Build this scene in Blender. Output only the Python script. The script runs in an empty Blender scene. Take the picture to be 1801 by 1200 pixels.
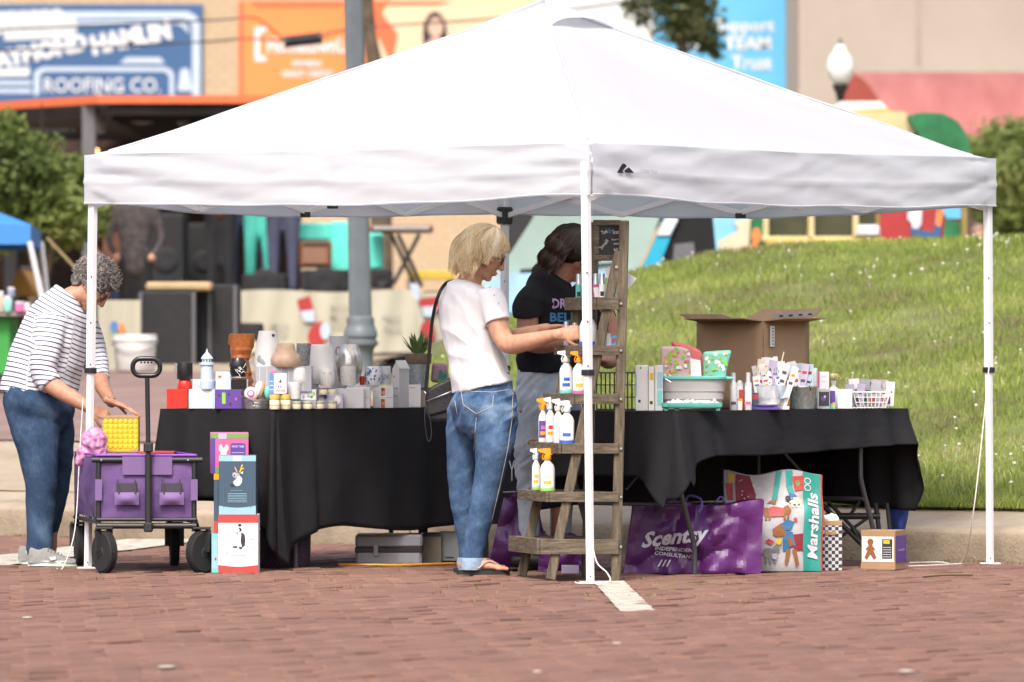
import bpy,bmesh,math,random
import numpy as np
from mathutils import Vector as V,Matrix,noise
random.seed(7); np.random.seed(7)
R = math.radians
PI = math.pi
F = 11006.0; CZ = 1.1; HY = 597.0          # focal length in photo pixels, lens height, horizon row
scene = bpy.context.scene
COL = scene.collection
cam_d = bpy.data.cameras.new('camera'); cam = bpy.data.objects.new('camera',cam_d); COL.objects.link(cam)
cam_d.sensor_width = 36; cam_d.lens = 220; cam_d.clip_start = 0.5; cam_d.clip_end = 600
cam.location = (0,0,CZ); cam.rotation_euler = (R(90),0,0); cam_d.shift_y = -3 / 1801
cam_d.dof.use_dof = True; cam_d.dof.focus_distance = 29.0; cam_d.dof.aperture_fstop = 4.0; cam_d.dof.aperture_blades = 9
scene.camera = cam
SUN_EL,SUN_AZ = 52,192                    # azimuth measured clockwise from +Y
w = bpy.data.worlds.new('World'); scene.world = w; w.use_nodes = True
nt = w.node_tree
sky = nt.nodes.new('ShaderNodeTexSky'); sky.sky_type = 'NISHITA'; sky.sun_disc = False
sky.sun_elevation = R(SUN_EL); sky.sun_rotation = R(SUN_AZ); sky.dust_density = 6.0; sky.ozone_density = 1.0; sky.air_density = 0.8
nt.links.new(sky.outputs[0],nt.nodes['Background'].inputs[0]); nt.nodes['Background'].inputs[1].default_value = 0.15
sd = bpy.data.lights.new('sun','SUN'); sd.energy = 1.5; sd.angle = R(12); sd.color = (1,.985,.955)
so = bpy.data.objects.new('sun',sd); COL.objects.link(so)
sdir = V((math.sin(R(SUN_AZ)) * math.cos(R(SUN_EL)),math.cos(R(SUN_AZ)) * math.cos(R(SUN_EL)),math.sin(R(SUN_EL))))
so.rotation_euler = sdir.to_track_quat('Z','Y').to_euler(); so.location = (-4,10,30)
scene.view_settings.view_transform = 'Standard'; scene.view_settings.look = 'None'
scene.view_settings.exposure = 0.84; scene.view_settings.gamma = 1; scene.view_settings.use_curve_mapping = False
scene.cycles.use_denoising = True
scene.cycles.max_bounces = 6; scene.cycles.diffuse_bounces = 3; scene.cycles.glossy_bounces = 3; scene.cycles.transmission_bounces = 4
scene.cycles.transparent_max_bounces = 6; scene.cycles.caustics_reflective = False; scene.cycles.caustics_refractive = False
def W(px,py,Y): return V(((px - 900.5) * Y / F,Y,CZ - (py - HY) * Y / F))
def XA(px,Y): return (px - 900.5) * Y / F
def lerp(a,b,t): return a + (b - a) * t
def smooth01(t): t = max(0,min(1,t)); return t * t * (3 - 2 * t)
MATS = {}
def mat(name,col,rough=.6,metal=0,var=.08,vs=8,bump=0,bs=60,spec=.5,emit=None,trans=0,alpha=1,coat=0,stretch=None,sheen=0,sub=0):
 if name in MATS: return MATS[name]
 m = bpy.data.materials.new(name); m.use_nodes = True; n = m.node_tree.nodes; l = m.node_tree.links
 b = n['Principled BSDF']; MATS[name] = m
 b.inputs['Roughness'].default_value = rough; b.inputs['Metallic'].default_value = metal
 b.inputs['Specular IOR Level'].default_value = spec
 if trans: b.inputs['Transmission Weight'].default_value = trans
 if alpha < 1: b.inputs['Alpha'].default_value = alpha
 if coat: b.inputs['Coat Weight'].default_value = coat
 if sub: b.inputs['Subsurface Weight'].default_value = sub; b.inputs['Subsurface Radius'].default_value = (.012,.005,.003); b.inputs['Subsurface Scale'].default_value = 1
 if sheen: b.inputs['Sheen Weight'].default_value = sheen
 c = (*col,1)
 b.inputs['Base Color'].default_value = c
 if emit: b.inputs['Emission Color'].default_value = (*emit[0],1); b.inputs['Emission Strength'].default_value = emit[1]
 if var or bump:
  tc = n.new('ShaderNodeTexCoord'); src = tc.outputs['Object']
  if stretch:
   mp = n.new('ShaderNodeMapping'); mp.inputs['Scale'].default_value = stretch; l.new(src,mp.inputs[0]); src = mp.outputs[0]
 if var:
  t = n.new('ShaderNodeTexNoise'); t.inputs['Scale'].default_value = vs; t.inputs['Detail'].default_value = 5; t.inputs['Roughness'].default_value = .6
  l.new(src,t.inputs['Vector'])
  mr = n.new('ShaderNodeMapRange'); mr.inputs[1].default_value = .3; mr.inputs[2].default_value = .7
  mr.inputs[3].default_value = 1 - var; mr.inputs[4].default_value = 1 + var
  l.new(t.outputs[0],mr.inputs[0])
  mx = n.new('ShaderNodeVectorMath'); mx.operation = 'SCALE'; mx.inputs[0].default_value = col
  l.new(mr.outputs[0],mx.inputs['Scale']); l.new(mx.outputs[0],b.inputs['Base Color'])
  m['mul'] = 1
 if bump:
  t2 = n.new('ShaderNodeTexNoise'); t2.inputs['Scale'].default_value = bs; t2.inputs['Detail'].default_value = 4
  l.new(src,t2.inputs['Vector'])
  bp = n.new('ShaderNodeBump'); bp.inputs['Strength'].default_value = bump; bp.inputs['Distance'].default_value = .01
  l.new(t2.outputs[0],bp.inputs['Height']); l.new(bp.outputs[0],b.inputs['Normal'])
 return m
def ramp_mat(name,fac_builder,stops,rough=.6,interp='LINEAR',spec=.5,bump=None,sub=0,translucent=0):
 m = bpy.data.materials.new(name); m.use_nodes = True; n = m.node_tree.nodes; l = m.node_tree.links
 b = n['Principled BSDF']; b.inputs['Roughness'].default_value = rough; b.inputs['Specular IOR Level'].default_value = spec
 if sub: b.inputs['Subsurface Weight'].default_value = sub; b.inputs['Subsurface Radius'].default_value = (.012,.005,.003)
 f = fac_builder(n,l)
 r = n.new('ShaderNodeValToRGB'); r.color_ramp.interpolation = interp
 el = r.color_ramp.elements
 while len(el) < len(stops): el.new(.5)
 for e,(p,c) in zip(el,stops): e.position = p; e.color = (*c,1)
 l.new(f,r.inputs[0]); l.new(r.outputs[0],b.inputs['Base Color'])
 if translucent:
  tr = n.new('ShaderNodeBsdfTranslucent'); mx = n.new('ShaderNodeMixShader'); mx.inputs[0].default_value = translucent
  l.new(r.outputs[0],tr.inputs[0]); l.new(b.outputs[0],mx.inputs[1]); l.new(tr.outputs[0],mx.inputs[2])
  l.new(mx.outputs[0],n['Material Output'].inputs[0])
 if bump:
  t2 = n.new('ShaderNodeTexNoise'); t2.inputs['Scale'].default_value = bump[1]; t2.inputs['Detail'].default_value = 5
  tc = n.new('ShaderNodeTexCoord'); l.new(tc.outputs['Object'],t2.inputs['Vector'])
  bp = n.new('ShaderNodeBump'); bp.inputs['Strength'].default_value = bump[0]; bp.inputs['Distance'].default_value = .01
  l.new(t2.outputs[0],bp.inputs['Height']); l.new(bp.outputs[0],b.inputs['Normal'])
 MATS[name] = m
 return m
def f_noise(scale,detail=5,stretch=None,dist=0):
 def fb(n,l):
  tc = n.new('ShaderNodeTexCoord'); t = n.new('ShaderNodeTexNoise'); t.inputs['Scale'].default_value = scale; t.inputs['Detail'].default_value = detail
  t.inputs['Distortion'].default_value = dist
  s = tc.outputs['Object']
  if stretch: mp = n.new('ShaderNodeMapping'); mp.inputs['Scale'].default_value = stretch; l.new(s,mp.inputs[0]); s = mp.outputs[0]
  l.new(s,t.inputs['Vector']); return t.outputs[0]
 return fb
def f_attr(name,nz=0,nsc=30):
 def fb(n,l):
  a = n.new('ShaderNodeAttribute'); a.attribute_name = name
  if not nz: return a.outputs['Fac']
  tc = n.new('ShaderNodeTexCoord'); t = n.new('ShaderNodeTexNoise'); t.inputs['Scale'].default_value = nsc; t.inputs['Detail'].default_value = 4
  l.new(tc.outputs['Object'],t.inputs['Vector'])
  m1 = n.new('ShaderNodeMath'); m1.operation = 'MULTIPLY_ADD'; m1.inputs[1].default_value = nz; l.new(t.outputs[0],m1.inputs[0])
  m2 = n.new('ShaderNodeMath'); m2.operation = 'ADD'; m2.inputs[1].default_value = -nz / 2; l.new(a.outputs['Fac'],m2.inputs[0])
  l.new(m2.outputs[0],m1.inputs[2]); return m1.outputs[0]
 return fb
WL = {}    # world location of every root and part
def tagp(o,label=None,cat=None,group=None,kind=None):
 if label: o['label'] = label
 if cat: o['category'] = cat
 if group: o['group'] = group
 if kind: o['kind'] = kind
 return o
def thing(name,label,cat,loc=(0,0,0),group=None,rz=0):
 o = bpy.data.objects.new(name,None); COL.objects.link(o); o.empty_display_size = .05
 o.location = loc; o.rotation_euler = (0,0,rz); WL[o.name] = V(loc); tagp(o,label,cat,group); return o
def link(name,me,m,parent=None,smooth=None,keep=False):
 o = bpy.data.objects.new(name,me); COL.objects.link(o)
 if m is not None:
  for mm in (m if isinstance(m,(list,tuple)) else [m]): me.materials.append(mm)
 if parent is not None:
  o.parent = parent; WL[o.name] = WL[parent.name]
  if not keep and WL[parent.name].length > 0: me.transform(Matrix.Translation(-WL[parent.name]))
 else: WL[o.name] = V((0,0,0))
 if smooth is not None:
  me.shade_smooth() if hasattr(me,'shade_smooth') else None
  if smooth < 180: me.set_sharp_from_angle(angle=R(smooth))
 return o
def solo(o,label,cat,group=None):
 me = o.data; c = [v.co for v in me.vertices]
 if c:
  a = V((sum(v.x for v in c) / len(c),sum(v.y for v in c) / len(c),min(v.z for v in c)))
  me.transform(Matrix.Translation(-a)); o.location = a; WL[o.name] = V(a)
 return tagp(o,label,cat,group)
class MB:
 def __init__(s): s.v = []; s.f = []; s.mi = []; s.cur = 0; s.at = []
 def add(s,vs,fs,a=None):
  b = len(s.v); s.v += [tuple(p) for p in vs]; s.f += [tuple(i + b for i in f) for f in fs]; s.mi += [s.cur] * len(fs)
  if a is not None: s.at += [a] * len(vs)
  return s
 def box(s,c,sz,rot=None,ch=0,a=None):
  hx,hy,hz = sz[0] / 2,sz[1] / 2,sz[2] / 2; c = V(c)
  if ch <= 0:
   vs = [V((x * hx,y * hy,z * hz)) for x in (-1,1) for y in (-1,1) for z in (-1,1)]
   fs = [(0,1,3,2),(4,6,7,5),(0,4,5,1),(2,3,7,6),(0,2,6,4),(1,5,7,3)]
  else:
   ch = min(ch,hx * .9,hy * .9,hz * .9); vs = []; idx = {}
   for x in (-1,1):
    for y in (-1,1):
     for z in (-1,1):
      for k in range(3):
       p = [x * hx,y * hy,z * hz]; q = [x,y,z]
       for j in range(3):
        if j != k: p[j] -= q[j] * ch
       idx[(x,y,z,k)] = len(vs); vs.append(V(p))
   fs = []
   for k in range(3):
    o = [j for j in range(3) if j != k]
    for sg in (-1,1):
     q = []
     for a1,a2 in ((-1,-1),(1,-1),(1,1),(-1,1)):
      t = [0,0,0]; t[k] = sg; t[o[0]] = a1; t[o[1]] = a2; q.append(idx[(*t,k)])
     flip = (sg == 1) == (k == 1)
     fs.append(tuple(q[::-1]) if flip else tuple(q))
   for k in range(3):      # edges along axis k
    o = [j for j in range(3) if j != k]
    for a1 in (-1,1):
     for a2 in (-1,1):
      t0 = [0,0,0]; t0[o[0]] = a1; t0[o[1]] = a2; t1 = list(t0); t0[k] = -1; t1[k] = 1
      fs.append((idx[(*t0,o[0])],idx[(*t1,o[0])],idx[(*t1,o[1])],idx[(*t0,o[1])]))
   for x in (-1,1):
    for y in (-1,1):
     for z in (-1,1): fs.append(tuple(idx[(x,y,z,k)] for k in range(3)))
  if rot is not None: vs = [rot @ p for p in vs]
  return s.add([p + c for p in vs],fs,a)
 def tube(s,path,r,n=8,cap=True,a=None):
  path = [V(p) for p in path]; k = len(path); rr = r if isinstance(r,(list,tuple)) else [r] * k
  vs = []; fs = []; up = None
  for i,p in enumerate(path):
   t = (path[min(i + 1,k - 1)] - path[max(i - 1,0)])
   if t.length < 1e-9: t = V((0,0,1))
   t.normalize()
   if up is None: up = V((0,0,1)) if abs(t.z) < .9 else V((0,1,0))
   up = (up - t * up.dot(t)).normalized(); sd_ = t.cross(up)
   for j in range(n):
    an = 2 * PI * j / n; vs.append(p + (up * math.cos(an) + sd_ * math.sin(an)) * rr[i])
  for i in range(k - 1):
   for j in range(n): fs.append((i * n + j,i * n + (j + 1) % n,(i + 1) * n + (j + 1) % n,(i + 1) * n + j))
  if cap: fs.append(tuple(range(n))[::-1]); fs.append(tuple((k - 1) * n + j for j in range(n)))
  return s.add(vs,fs,a)
 def beam(s,a_,b_,w_,h_,up=V((0,0,1))):
  a_ = V(a_); b_ = V(b_); t = (b_ - a_).normalized(); u = (V(up) - t * V(up).dot(t))
  if u.length < 1e-4: u = V((1,0,0)) - t * t.x
  u.normalize(); sd_ = t.cross(u)
  m = Matrix((sd_,t,u)).transposed()
  return s.box((a_ + b_) / 2,(w_,(b_ - a_).length,h_),rot=m,ch=min(w_,h_) * .12)
 def lathe(s,prof,c=(0,0,0),n=24,cap=True,ax=None,a=None,sq=1):
  c = V(c); vs = []; fs = []; k = len(prof)
  for r_,z in prof:
   for j in range(n):
    an = 2 * PI * j / n; p = V((r_ * math.cos(an),r_ * math.sin(an) * sq,z))
    if ax is not None: p = ax @ p
    vs.append(p + c)
  for i in range(k - 1):
   for j in range(n): fs.append((i * n + j,i * n + (j + 1) % n,(i + 1) * n + (j + 1) % n,(i + 1) * n + j))
  if cap: fs.append(tuple(range(n))[::-1]); fs.append(tuple((k - 1) * n + j for j in range(n)))
  return s.add(vs,fs,a)
 def loft(s,rings,cap=True):
  n = len(rings[0]); vs = [p for r_ in rings for p in r_]; fs = []
  for i in range(len(rings) - 1):
   for j in range(n): fs.append((i * n + j,i * n + (j + 1) % n,(i + 1) * n + (j + 1) % n,(i + 1) * n + j))
  if cap: fs.append(tuple(range(n))[::-1]); fs.append(tuple((len(rings) - 1) * n + j for j in range(n)))
  return s.add(vs,fs)
 def ell(s,c,r,rot=None,nu=14,nv=9,a=None):
  c = V(c); r = (r,r,r) if not isinstance(r,(tuple,list,V)) else r
  vs = []; fs = []
  for i in range(1,nv):
   th = PI * i / nv
   for j in range(nu):
    ph = 2 * PI * j / nu; vs.append(V((r[0] * math.sin(th) * math.cos(ph),r[1] * math.sin(th) * math.sin(ph),r[2] * math.cos(th))))
  top = len(vs); vs.append(V((0,0,r[2]))); vs.append(V((0,0,-r[2])))
  for i in range(nv - 2):
   for j in range(nu): fs.append((i * nu + j,(i + 1) * nu + j,(i + 1) * nu + (j + 1) % nu,i * nu + (j + 1) % nu))
  for j in range(nu):
   fs.append((top,j,(j + 1) % nu)); q = (nv - 2) * nu; fs.append((top + 1,q + (j + 1) % nu,q + j))
  if rot is not None: vs = [rot @ p for p in vs]
  return s.add([p + c for p in vs],fs,a)
 def poly(s,pts,a=None): return s.add(pts,[tuple(range(len(pts)))],a)
 def slab(s,pts,d):
  n = len(pts); d = V(d); vs = [V(p) for p in pts] + [V(p) + d for p in pts]
  fs = [tuple(range(n)),tuple(range(2 * n - 1,n - 1,-1))] + [(i,i + n,(i + 1) % n + n,(i + 1) % n) for i in range(n)]
  return s.add(vs,fs)
 def grid(s,fn,nu,nv,wrap=False):
  vs = [fn(i / nu,j / nv) for j in range(nv + 1) for i in range(nu + 1)]
  fs = [(j * (nu + 1) + i,j * (nu + 1) + i + 1,(j + 1) * (nu + 1) + i + 1,(j + 1) * (nu + 1) + i) for j in range(nv) for i in range(nu)]
  return s.add(vs,fs)
 def mesh(s,name):
  me = bpy.data.meshes.new(name); me.from_pydata(s.v,[],s.f)
  if any(s.mi): me.polygons.foreach_set('material_index',s.mi)
  if s.at and len(s.at) == len(s.v):
   a = me.attributes.new('var','FLOAT','POINT'); a.data.foreach_set('value',s.at)
  me.validate(); me.update(); return me
 def build(s,name,m,parent=None,smooth=None,fixn=True,keep=False):
  me = s.mesh(name)
  if fixn:
   bm = bmesh.new(); bm.from_mesh(me); bmesh.ops.recalc_face_normals(bm,faces=bm.faces); bm.to_mesh(me); bm.free()
  return link(name,me,m,parent,smooth,keep)
def catmull(pts,sub=4):
 out = []; n = len(pts)
 for i in range(n - 1):
  p0,p1,p2,p3 = pts[max(i - 1,0)],pts[i],pts[i + 1],pts[min(i + 2,n - 1)]
  for k in range(sub):
   t = k / sub
   out.append([.5 * (2 * b + (c - a) * t + (2 * a - 5 * b + 4 * c - d) * t * t + (-a + 3 * b - 3 * c + d) * t ** 3) for a,b,c,d in zip(p0,p1,p2,p3)])
 out.append(list(pts[-1])); return out
def limb(mb,secs,hint,n=20,sub=4,endcap=True):
 q = catmull([(*p,ra,rb) for p,ra,rb in secs],sub); rings = []
 P = [V(x[:3]) for x in q]
 if endcap:
  t0 = (P[0] - P[1]).normalized(); t1 = (P[-1] - P[-2]).normalized()
  def capring(x,t,f): k = min(x[3],x[4]); return [*(V(x[:3]) + t * k * f[0]),x[3] * f[1],x[4] * f[1]]
  q = [capring(q[0],t0,f) for f in ((.9,.3),(.62,.72),(.3,.93))] + q + [capring(q[-1],t1,f) for f in ((.3,.93),(.62,.72),(.9,.3))]
  P = [V(x[:3]) for x in q]
 for i,x in enumerate(q):
  t = (P[min(i + 1,len(P) - 1)] - P[max(i - 1,0)]).normalized()
  b = V(hint); b = (b - t * b.dot(t)).normalized(); a = t.cross(b)
  rings.append([P[i] + a * (math.cos(2 * PI * j / n) * x[3]) + b * (math.sin(2 * PI * j / n) * x[4]) for j in range(n)])
 mb.loft(rings)
def remeshed(mb,name,voxel,smooth_it=3,disp=None):
 me = mb.mesh(name + '_src'); o = bpy.data.objects.new(name + '_tmp',me); COL.objects.link(o)
 md = o.modifiers.new('r','REMESH'); md.mode = 'VOXEL'; md.voxel_size = voxel; md.use_smooth_shade = True
 if smooth_it: ms = o.modifiers.new('s','SMOOTH'); ms.factor = .5; ms.iterations = smooth_it
 dg = bpy.context.evaluated_depsgraph_get(); me2 = bpy.data.meshes.new_from_object(o.evaluated_get(dg))
 bpy.data.objects.remove(o); bpy.data.meshes.remove(me); me2.name = name; me2.materials.clear()
 if disp:
  n = len(me2.vertices); no = [v.normal.copy() for v in me2.vertices]
  for v,q in zip(me2.vertices,no): v.co += q * disp(v.co)
 me2.shade_smooth(); return me2
def set_attr(me,name,fn):
 a = me.attributes.new(name,'FLOAT','POINT'); a.data.foreach_set('value',[fn(v.co) for v in me.vertices])
def frame(right,up):
 r_ = V(right).normalized(); u = V(up); u = (u - r_ * u.dot(r_)).normalized(); return Matrix((r_,u,r_.cross(u))).transposed()
def text(body,O,right,up,w_,h_,m,parent,name='lettering',bold=0.0,shear=0.0,ext=.001,off=.0015,keep=False,just=None):
 cu = bpy.data.curves.new(name,'FONT'); cu.body = body; cu.size = 1; cu.offset = bold; cu.shear = shear; cu.extrude = 0; cu.resolution_u = 2
 cu.align_x = 'CENTER'
 o = bpy.data.objects.new('tmp_text',cu); COL.objects.link(o)
 dg = bpy.context.evaluated_depsgraph_get(); me = bpy.data.meshes.new_from_object(o.evaluated_get(dg)); bpy.data.objects.remove(o)
 if not me.vertices: return None
 xs = [v.co.x for v in me.vertices]; ys = [v.co.y for v in me.vertices]
 cx,cy = (min(xs) + max(xs)) / 2,(min(ys) + max(ys)) / 2; fx = w_ / (max(xs) - min(xs)); fy = h_ / (max(ys) - min(ys))
 M = frame(right,up); n_ = M @ V((0,0,1))
 for v in me.vertices: v.co = V(O) + M @ V(((v.co.x - cx) * fx,(v.co.y - cy) * fy,0)) + n_ * off
 me.materials.clear(); me.update()
 o = link(name,me,m,parent,keep=keep)
 if ext:
  sm = o.modifiers.new('thick','SOLIDIFY'); sm.thickness = ext; sm.offset = 0
 return o
def decal(name,polys,O,right,up,m,parent,off=.001,keep=False,smooth=None):
 M = frame(right,up); n_ = M @ V((0,0,1)); mb = MB()
 for k,p in enumerate(polys): mb.poly([V(O) + M @ V((x,y,0)) + n_ * (off + k * .0002) for x,y in p])
 return mb.build(name,m,parent,fixn=False,keep=keep)
def disc(cx,cy,rx,ry=None,n=14,rot=0):
 ry = ry or rx; return [(cx + rx * math.cos(a) * math.cos(rot) - ry * math.sin(a) * math.sin(rot),cy + rx * math.cos(a) * math.sin(rot) + ry * math.sin(a) * math.cos(rot)) for a in [2 * PI * i / n for i in range(n)]]
def rect(x0,y0,x1,y1): return [(x0,y0),(x1,y0),(x1,y1),(x0,y1)]
def rrect(x0,y0,x1,y1,r_,n=5):
 out = []
 for cx,cy,a0 in ((x1 - r_,y0 + r_,-90),(x1 - r_,y1 - r_,0),(x0 + r_,y1 - r_,90),(x0 + r_,y0 + r_,180)):
  for i in range(n + 1): a = R(a0 + 90 * i / n); out.append((cx + r_ * math.cos(a),cy + r_ * math.sin(a)))
 return out
def copy_tree(o,parent=None):
 c = o.copy(); COL.objects.link(c); c.parent = parent; WL[c.name] = WL[o.name].copy()
 for ch in list(o.children): copy_tree(ch,c)
 return c
EX,EY,EZ = V((1,0,0)),V((0,1,0)),V((0,0,1))
RD = V((.639,.77,0)).normalized()      # direction of tent right side, brick courses and both tables
LD = V((-.77,.639,0)).normalized()     # direction of tent left side and kerb
K0 = V((2.46,30.8,0))                  # a point on the kerb line
def kq(X,Y): d = V((X,Y,0)) - K0; return d.dot(LD),d.dot(V((.639,.77,0)))   # (along kerb, beyond kerb)
def crest_z(px):
 return CZ + (HY - float(np.interp(px,[-200,620,700,760,895,1000,1110,1170,1250,1400,1801,2400],[640,640,628,606,550,512,480,465,447,434,425,423]))) * 42 / F
def ground_z(X,Y):
 a,s = kq(X,Y)
 if s <= 0: return 0.0
 px = 900.5 + X / max(Y,1) * F
 left = float(np.interp(s,[0,.12,.5,2.4,9.5,12,17,40],[.17,.19,.255,.45,.78,.90,.96,.98]))
 t = min(1,max(0,s - .47) / 8.0)
 lawn = .255 + (crest_z(px) - .255) * (1 - (1 - t) ** 1.25)
 if s > 8.5: lawn = lerp(lawn,.98,smooth01((s - 8.5) / 9))
 k = smooth01((px - 640) / 120)
 return lerp(left,lawn,k)
# ================================================================ MATERIALS of the setting
def brick_fac(n,l):
 a = n.new('ShaderNodeAttribute'); a.attribute_name = 'var'; oi = n.new('ShaderNodeObjectInfo')
 ad = n.new('ShaderNodeMath'); ad.operation = 'ADD'; l.new(a.outputs['Fac'],ad.inputs[0]); l.new(oi.outputs['Random'],ad.inputs[1])
 fr = n.new('ShaderNodeMath'); fr.operation = 'FRACT'; l.new(ad.outputs[0],fr.inputs[0])
 tc = n.new('ShaderNodeNewGeometry'); t = n.new('ShaderNodeTexNoise'); t.inputs['Scale'].default_value = 1.1; t.inputs['Detail'].default_value = 9; t.inputs['Roughness'].default_value = .68
 l.new(tc.outputs['Position'],t.inputs['Vector'])
 m1 = n.new('ShaderNodeMath'); m1.operation = 'MULTIPLY'; m1.inputs[1].default_value = .36; l.new(fr.outputs[0],m1.inputs[0])
 m2 = n.new('ShaderNodeMath'); m2.operation = 'MULTIPLY_ADD'; m2.inputs[1].default_value = .8; l.new(t.outputs[0],m2.inputs[0])
 m3 = n.new('ShaderNodeMath'); m3.operation = 'SUBTRACT'; m3.inputs[1].default_value = .09; l.new(m1.outputs[0],m3.inputs[0]); l.new(m3.outputs[0],m2.inputs[2])
 return m2.outputs[0]
M_brick = ramp_mat('paver_brick',brick_fac,[(0,(.075,.058,.054)),(.2,(.155,.088,.066)),(.5,(.21,.114,.083)),(.78,(.238,.136,.098)),(1,(.29,.20,.155))],rough=.8,spec=.3,bump=(.5,130))
M_joint = mat('joint_dirt',(.045,.032,.026),.95,var=.3,vs=6,bump=.4,bs=50)
def conc_fac(n,l):
 g = n.new('ShaderNodeNewGeometry'); t = n.new('ShaderNodeTexNoise'); t.inputs['Scale'].default_value = 2.2; t.inputs['Detail'].default_value = 10; t.inputs['Roughness'].default_value = .72
 l.new(g.outputs['Position'],t.inputs['Vector']); return t.outputs[0]
M_conc = ramp_mat('kerb_concrete',conc_fac,[(.25,(.22,.17,.12)),(.45,(.33,.265,.19)),(.6,(.38,.31,.23)),(.8,(.42,.35,.27))],rough=.85,spec=.3,bump=(.5,70))
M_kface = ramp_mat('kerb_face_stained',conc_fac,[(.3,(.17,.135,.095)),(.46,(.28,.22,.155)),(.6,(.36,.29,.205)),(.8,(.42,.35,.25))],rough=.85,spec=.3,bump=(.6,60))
M_soil = ramp_mat('lawn_soil',f_noise(2.5,8),[(.3,(.10,.085,.035)),(.5,(.13,.15,.04)),(.7,(.17,.20,.05))],rough=.95)
M_road2 = mat('far_brick_road',(.23,.15,.125),.85,var=.2,vs=1.5,bump=.3,bs=20)
M_white = mat('white_paint',(.78,.78,.77),.5,var=.04)
M_roadline = ramp_mat('worn_road_paint',f_noise(14,8),[(.36,(.22,.14,.10)),(.42,(.42,.36,.29)),(.55,(.52,.48,.40)),(.8,(.58,.54,.46))],rough=.8,bump=(.4,90))
mb = MB()
g0,g1 = -9,0
pts = []
base = mb.grid(lambda u,v: K0 + LD * lerp(-40,60,u) + V((.639,.77,0)) * lerp(-70,.05,v) + V((0,0,-.012)),20,14)
brick_road = mb.build('brick_road',M_joint); tagp(brick_road,kind='structure')
def brick_mesh(ln,wd):
 m_ = MB(); m_.box((0,0,-.03),(ln,wd,.06),ch=.005); return m_
cells = []
PL,PW = .205,.1
nd = V((.639,.77,0))
for j in range(-125,0):
 s = j * PL                                    # courses are headers across RD: length along RD
 for i in range(-10,95):
  pass
Mr = Matrix.Rotation(math.atan2(RD.y,RD.x),3,'Z')
for row in range(-95,165):
 off = (row % 2) * PL / 2 + random.uniform(-.01,.01)
 for k in range(-95,1):
  c = K0 + LD * (row * PW) + RD * (k * PL + off - .14)
  if c.y < 16.5 or c.y > 38: continue
  if abs(c.x) > c.y * .0835 + 1.7: continue
  if kq(c.x,c.y)[1] > -.115: continue
  cells.append((c.y,c))
cells.sort(key=lambda t: t[0])
near = [c for c in cells if c[1].y > 19.95 and abs(c[1].x) < c[1].y * .0815][:300]
nearset = {id(c) for c in near}
protos = []
for q in range(6):
 me = brick_mesh(.197 + random.uniform(-.002,.002),.087 + random.uniform(-.002,.002)).mesh('brick'); me.materials.append(M_brick); protos.append(me)
rest = MB()
for t in cells:
 c = t[1]; wob = noise.noise(V((c.x * 1.3,c.y * .6,0))) * .004
 rot = Matrix.Rotation(random.gauss(0,.012),3,'Z') @ Matrix.Rotation(random.gauss(0,.014),3,'X') @ Matrix.Rotation(random.gauss(0,.006),3,'Y') @ Mr
 z = random.gauss(0,.0028) + wob
 if id(t) in nearset:
  o = bpy.data.objects.new('brick',random.choice(protos)); COL.objects.link(o); o.parent = brick_road
  o.location = (c.x,c.y,z); o.rotation_euler = rot.to_euler()
 else: rest.box((c.x,c.y,z) + rot @ V((0,0,-.03)) if False else V((c.x,c.y,z)) + rot @ V((0,0,-.03)),(.197 + random.uniform(-.003,.003),.087 + random.uniform(-.003,.003),.06),rot=rot,ch=.005,a=random.random())
o = rest.build('brick_paving',M_brick,brick_road,fixn=False); o['kind'] = 'stuff'
def sheet(name,ptsfn,nu,nv,m,parent=None,kind='structure'):
 o = MB().grid(ptsfn,nu,nv).build(name,m,parent,smooth=180); 
 if kind: tagp(o,kind=kind)
 return o
def strip(name,P0,P1,w0,w1,m,z=.0065,n=40):
 P0 = V(P0); P1 = V(P1); d = (P1 - P0); wv = EX
 def fn(u,v):
  c = P0 + d * v; w_ = lerp(w0,w1,v); e = (u - .5) * w_ + (noise.noise(V((u * 3,v * 30,1))) * .012 if u in (0,1) else 0)
  return V((c.x + e,c.y + noise.noise(V((u * 9,3,v))) * .02 * (v in (0,1)),z))
 return tagp(MB().grid(fn,4,n).build(name,m),kind='structure')
def G(px,py): Y = CZ * F / (py - HY); return V((XA(px,Y),Y,0))
strip('parking_line',G(1122,1078),G(1070,1024),.142,.142,M_roadline)
strip('parking_line',G(-60,996),G(300,950),.42,.48,M_roadline)
kerb = thing('kerb',None,None); kerb['kind'] = 'structure'
seg = 2.4
prof = [(-.002,-.05),(0,.05),(.004,.125),(.018,.155),(.045,.168),(.12,.178),(.30,.196),(.42,.238),(.48,.248)]
for i in range(-2,6):
 a0,a1 = i * seg + .004 - .9,(i + 1) * seg - .004 - .9
 def fn(u,v,a0=a0,a1=a1):
  a = lerp(a0,a1,u); x = v * (len(prof) - 1); k = int(min(x,len(prof) - 2)); s_,z = [lerp(prof[k][q],prof[k + 1][q],x - k) for q in (0,1)]
  p = K0 + LD * a + nd * (s_ + noise.noise(V((a * 1.7,s_ * 5,2))) * .006)
  return V((p.x,p.y,z + noise.noise(V((a * 2,s_ * 6,9))) * .006))
 m_ = MB(); m_.grid(fn,24,16)
 o = m_.build('kerb_stone',[M_conc,M_kface],kerb,smooth=50)
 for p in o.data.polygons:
  if p.center.z < .135 and abs(p.normal.z) < .6: p.material_index = 1
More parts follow.
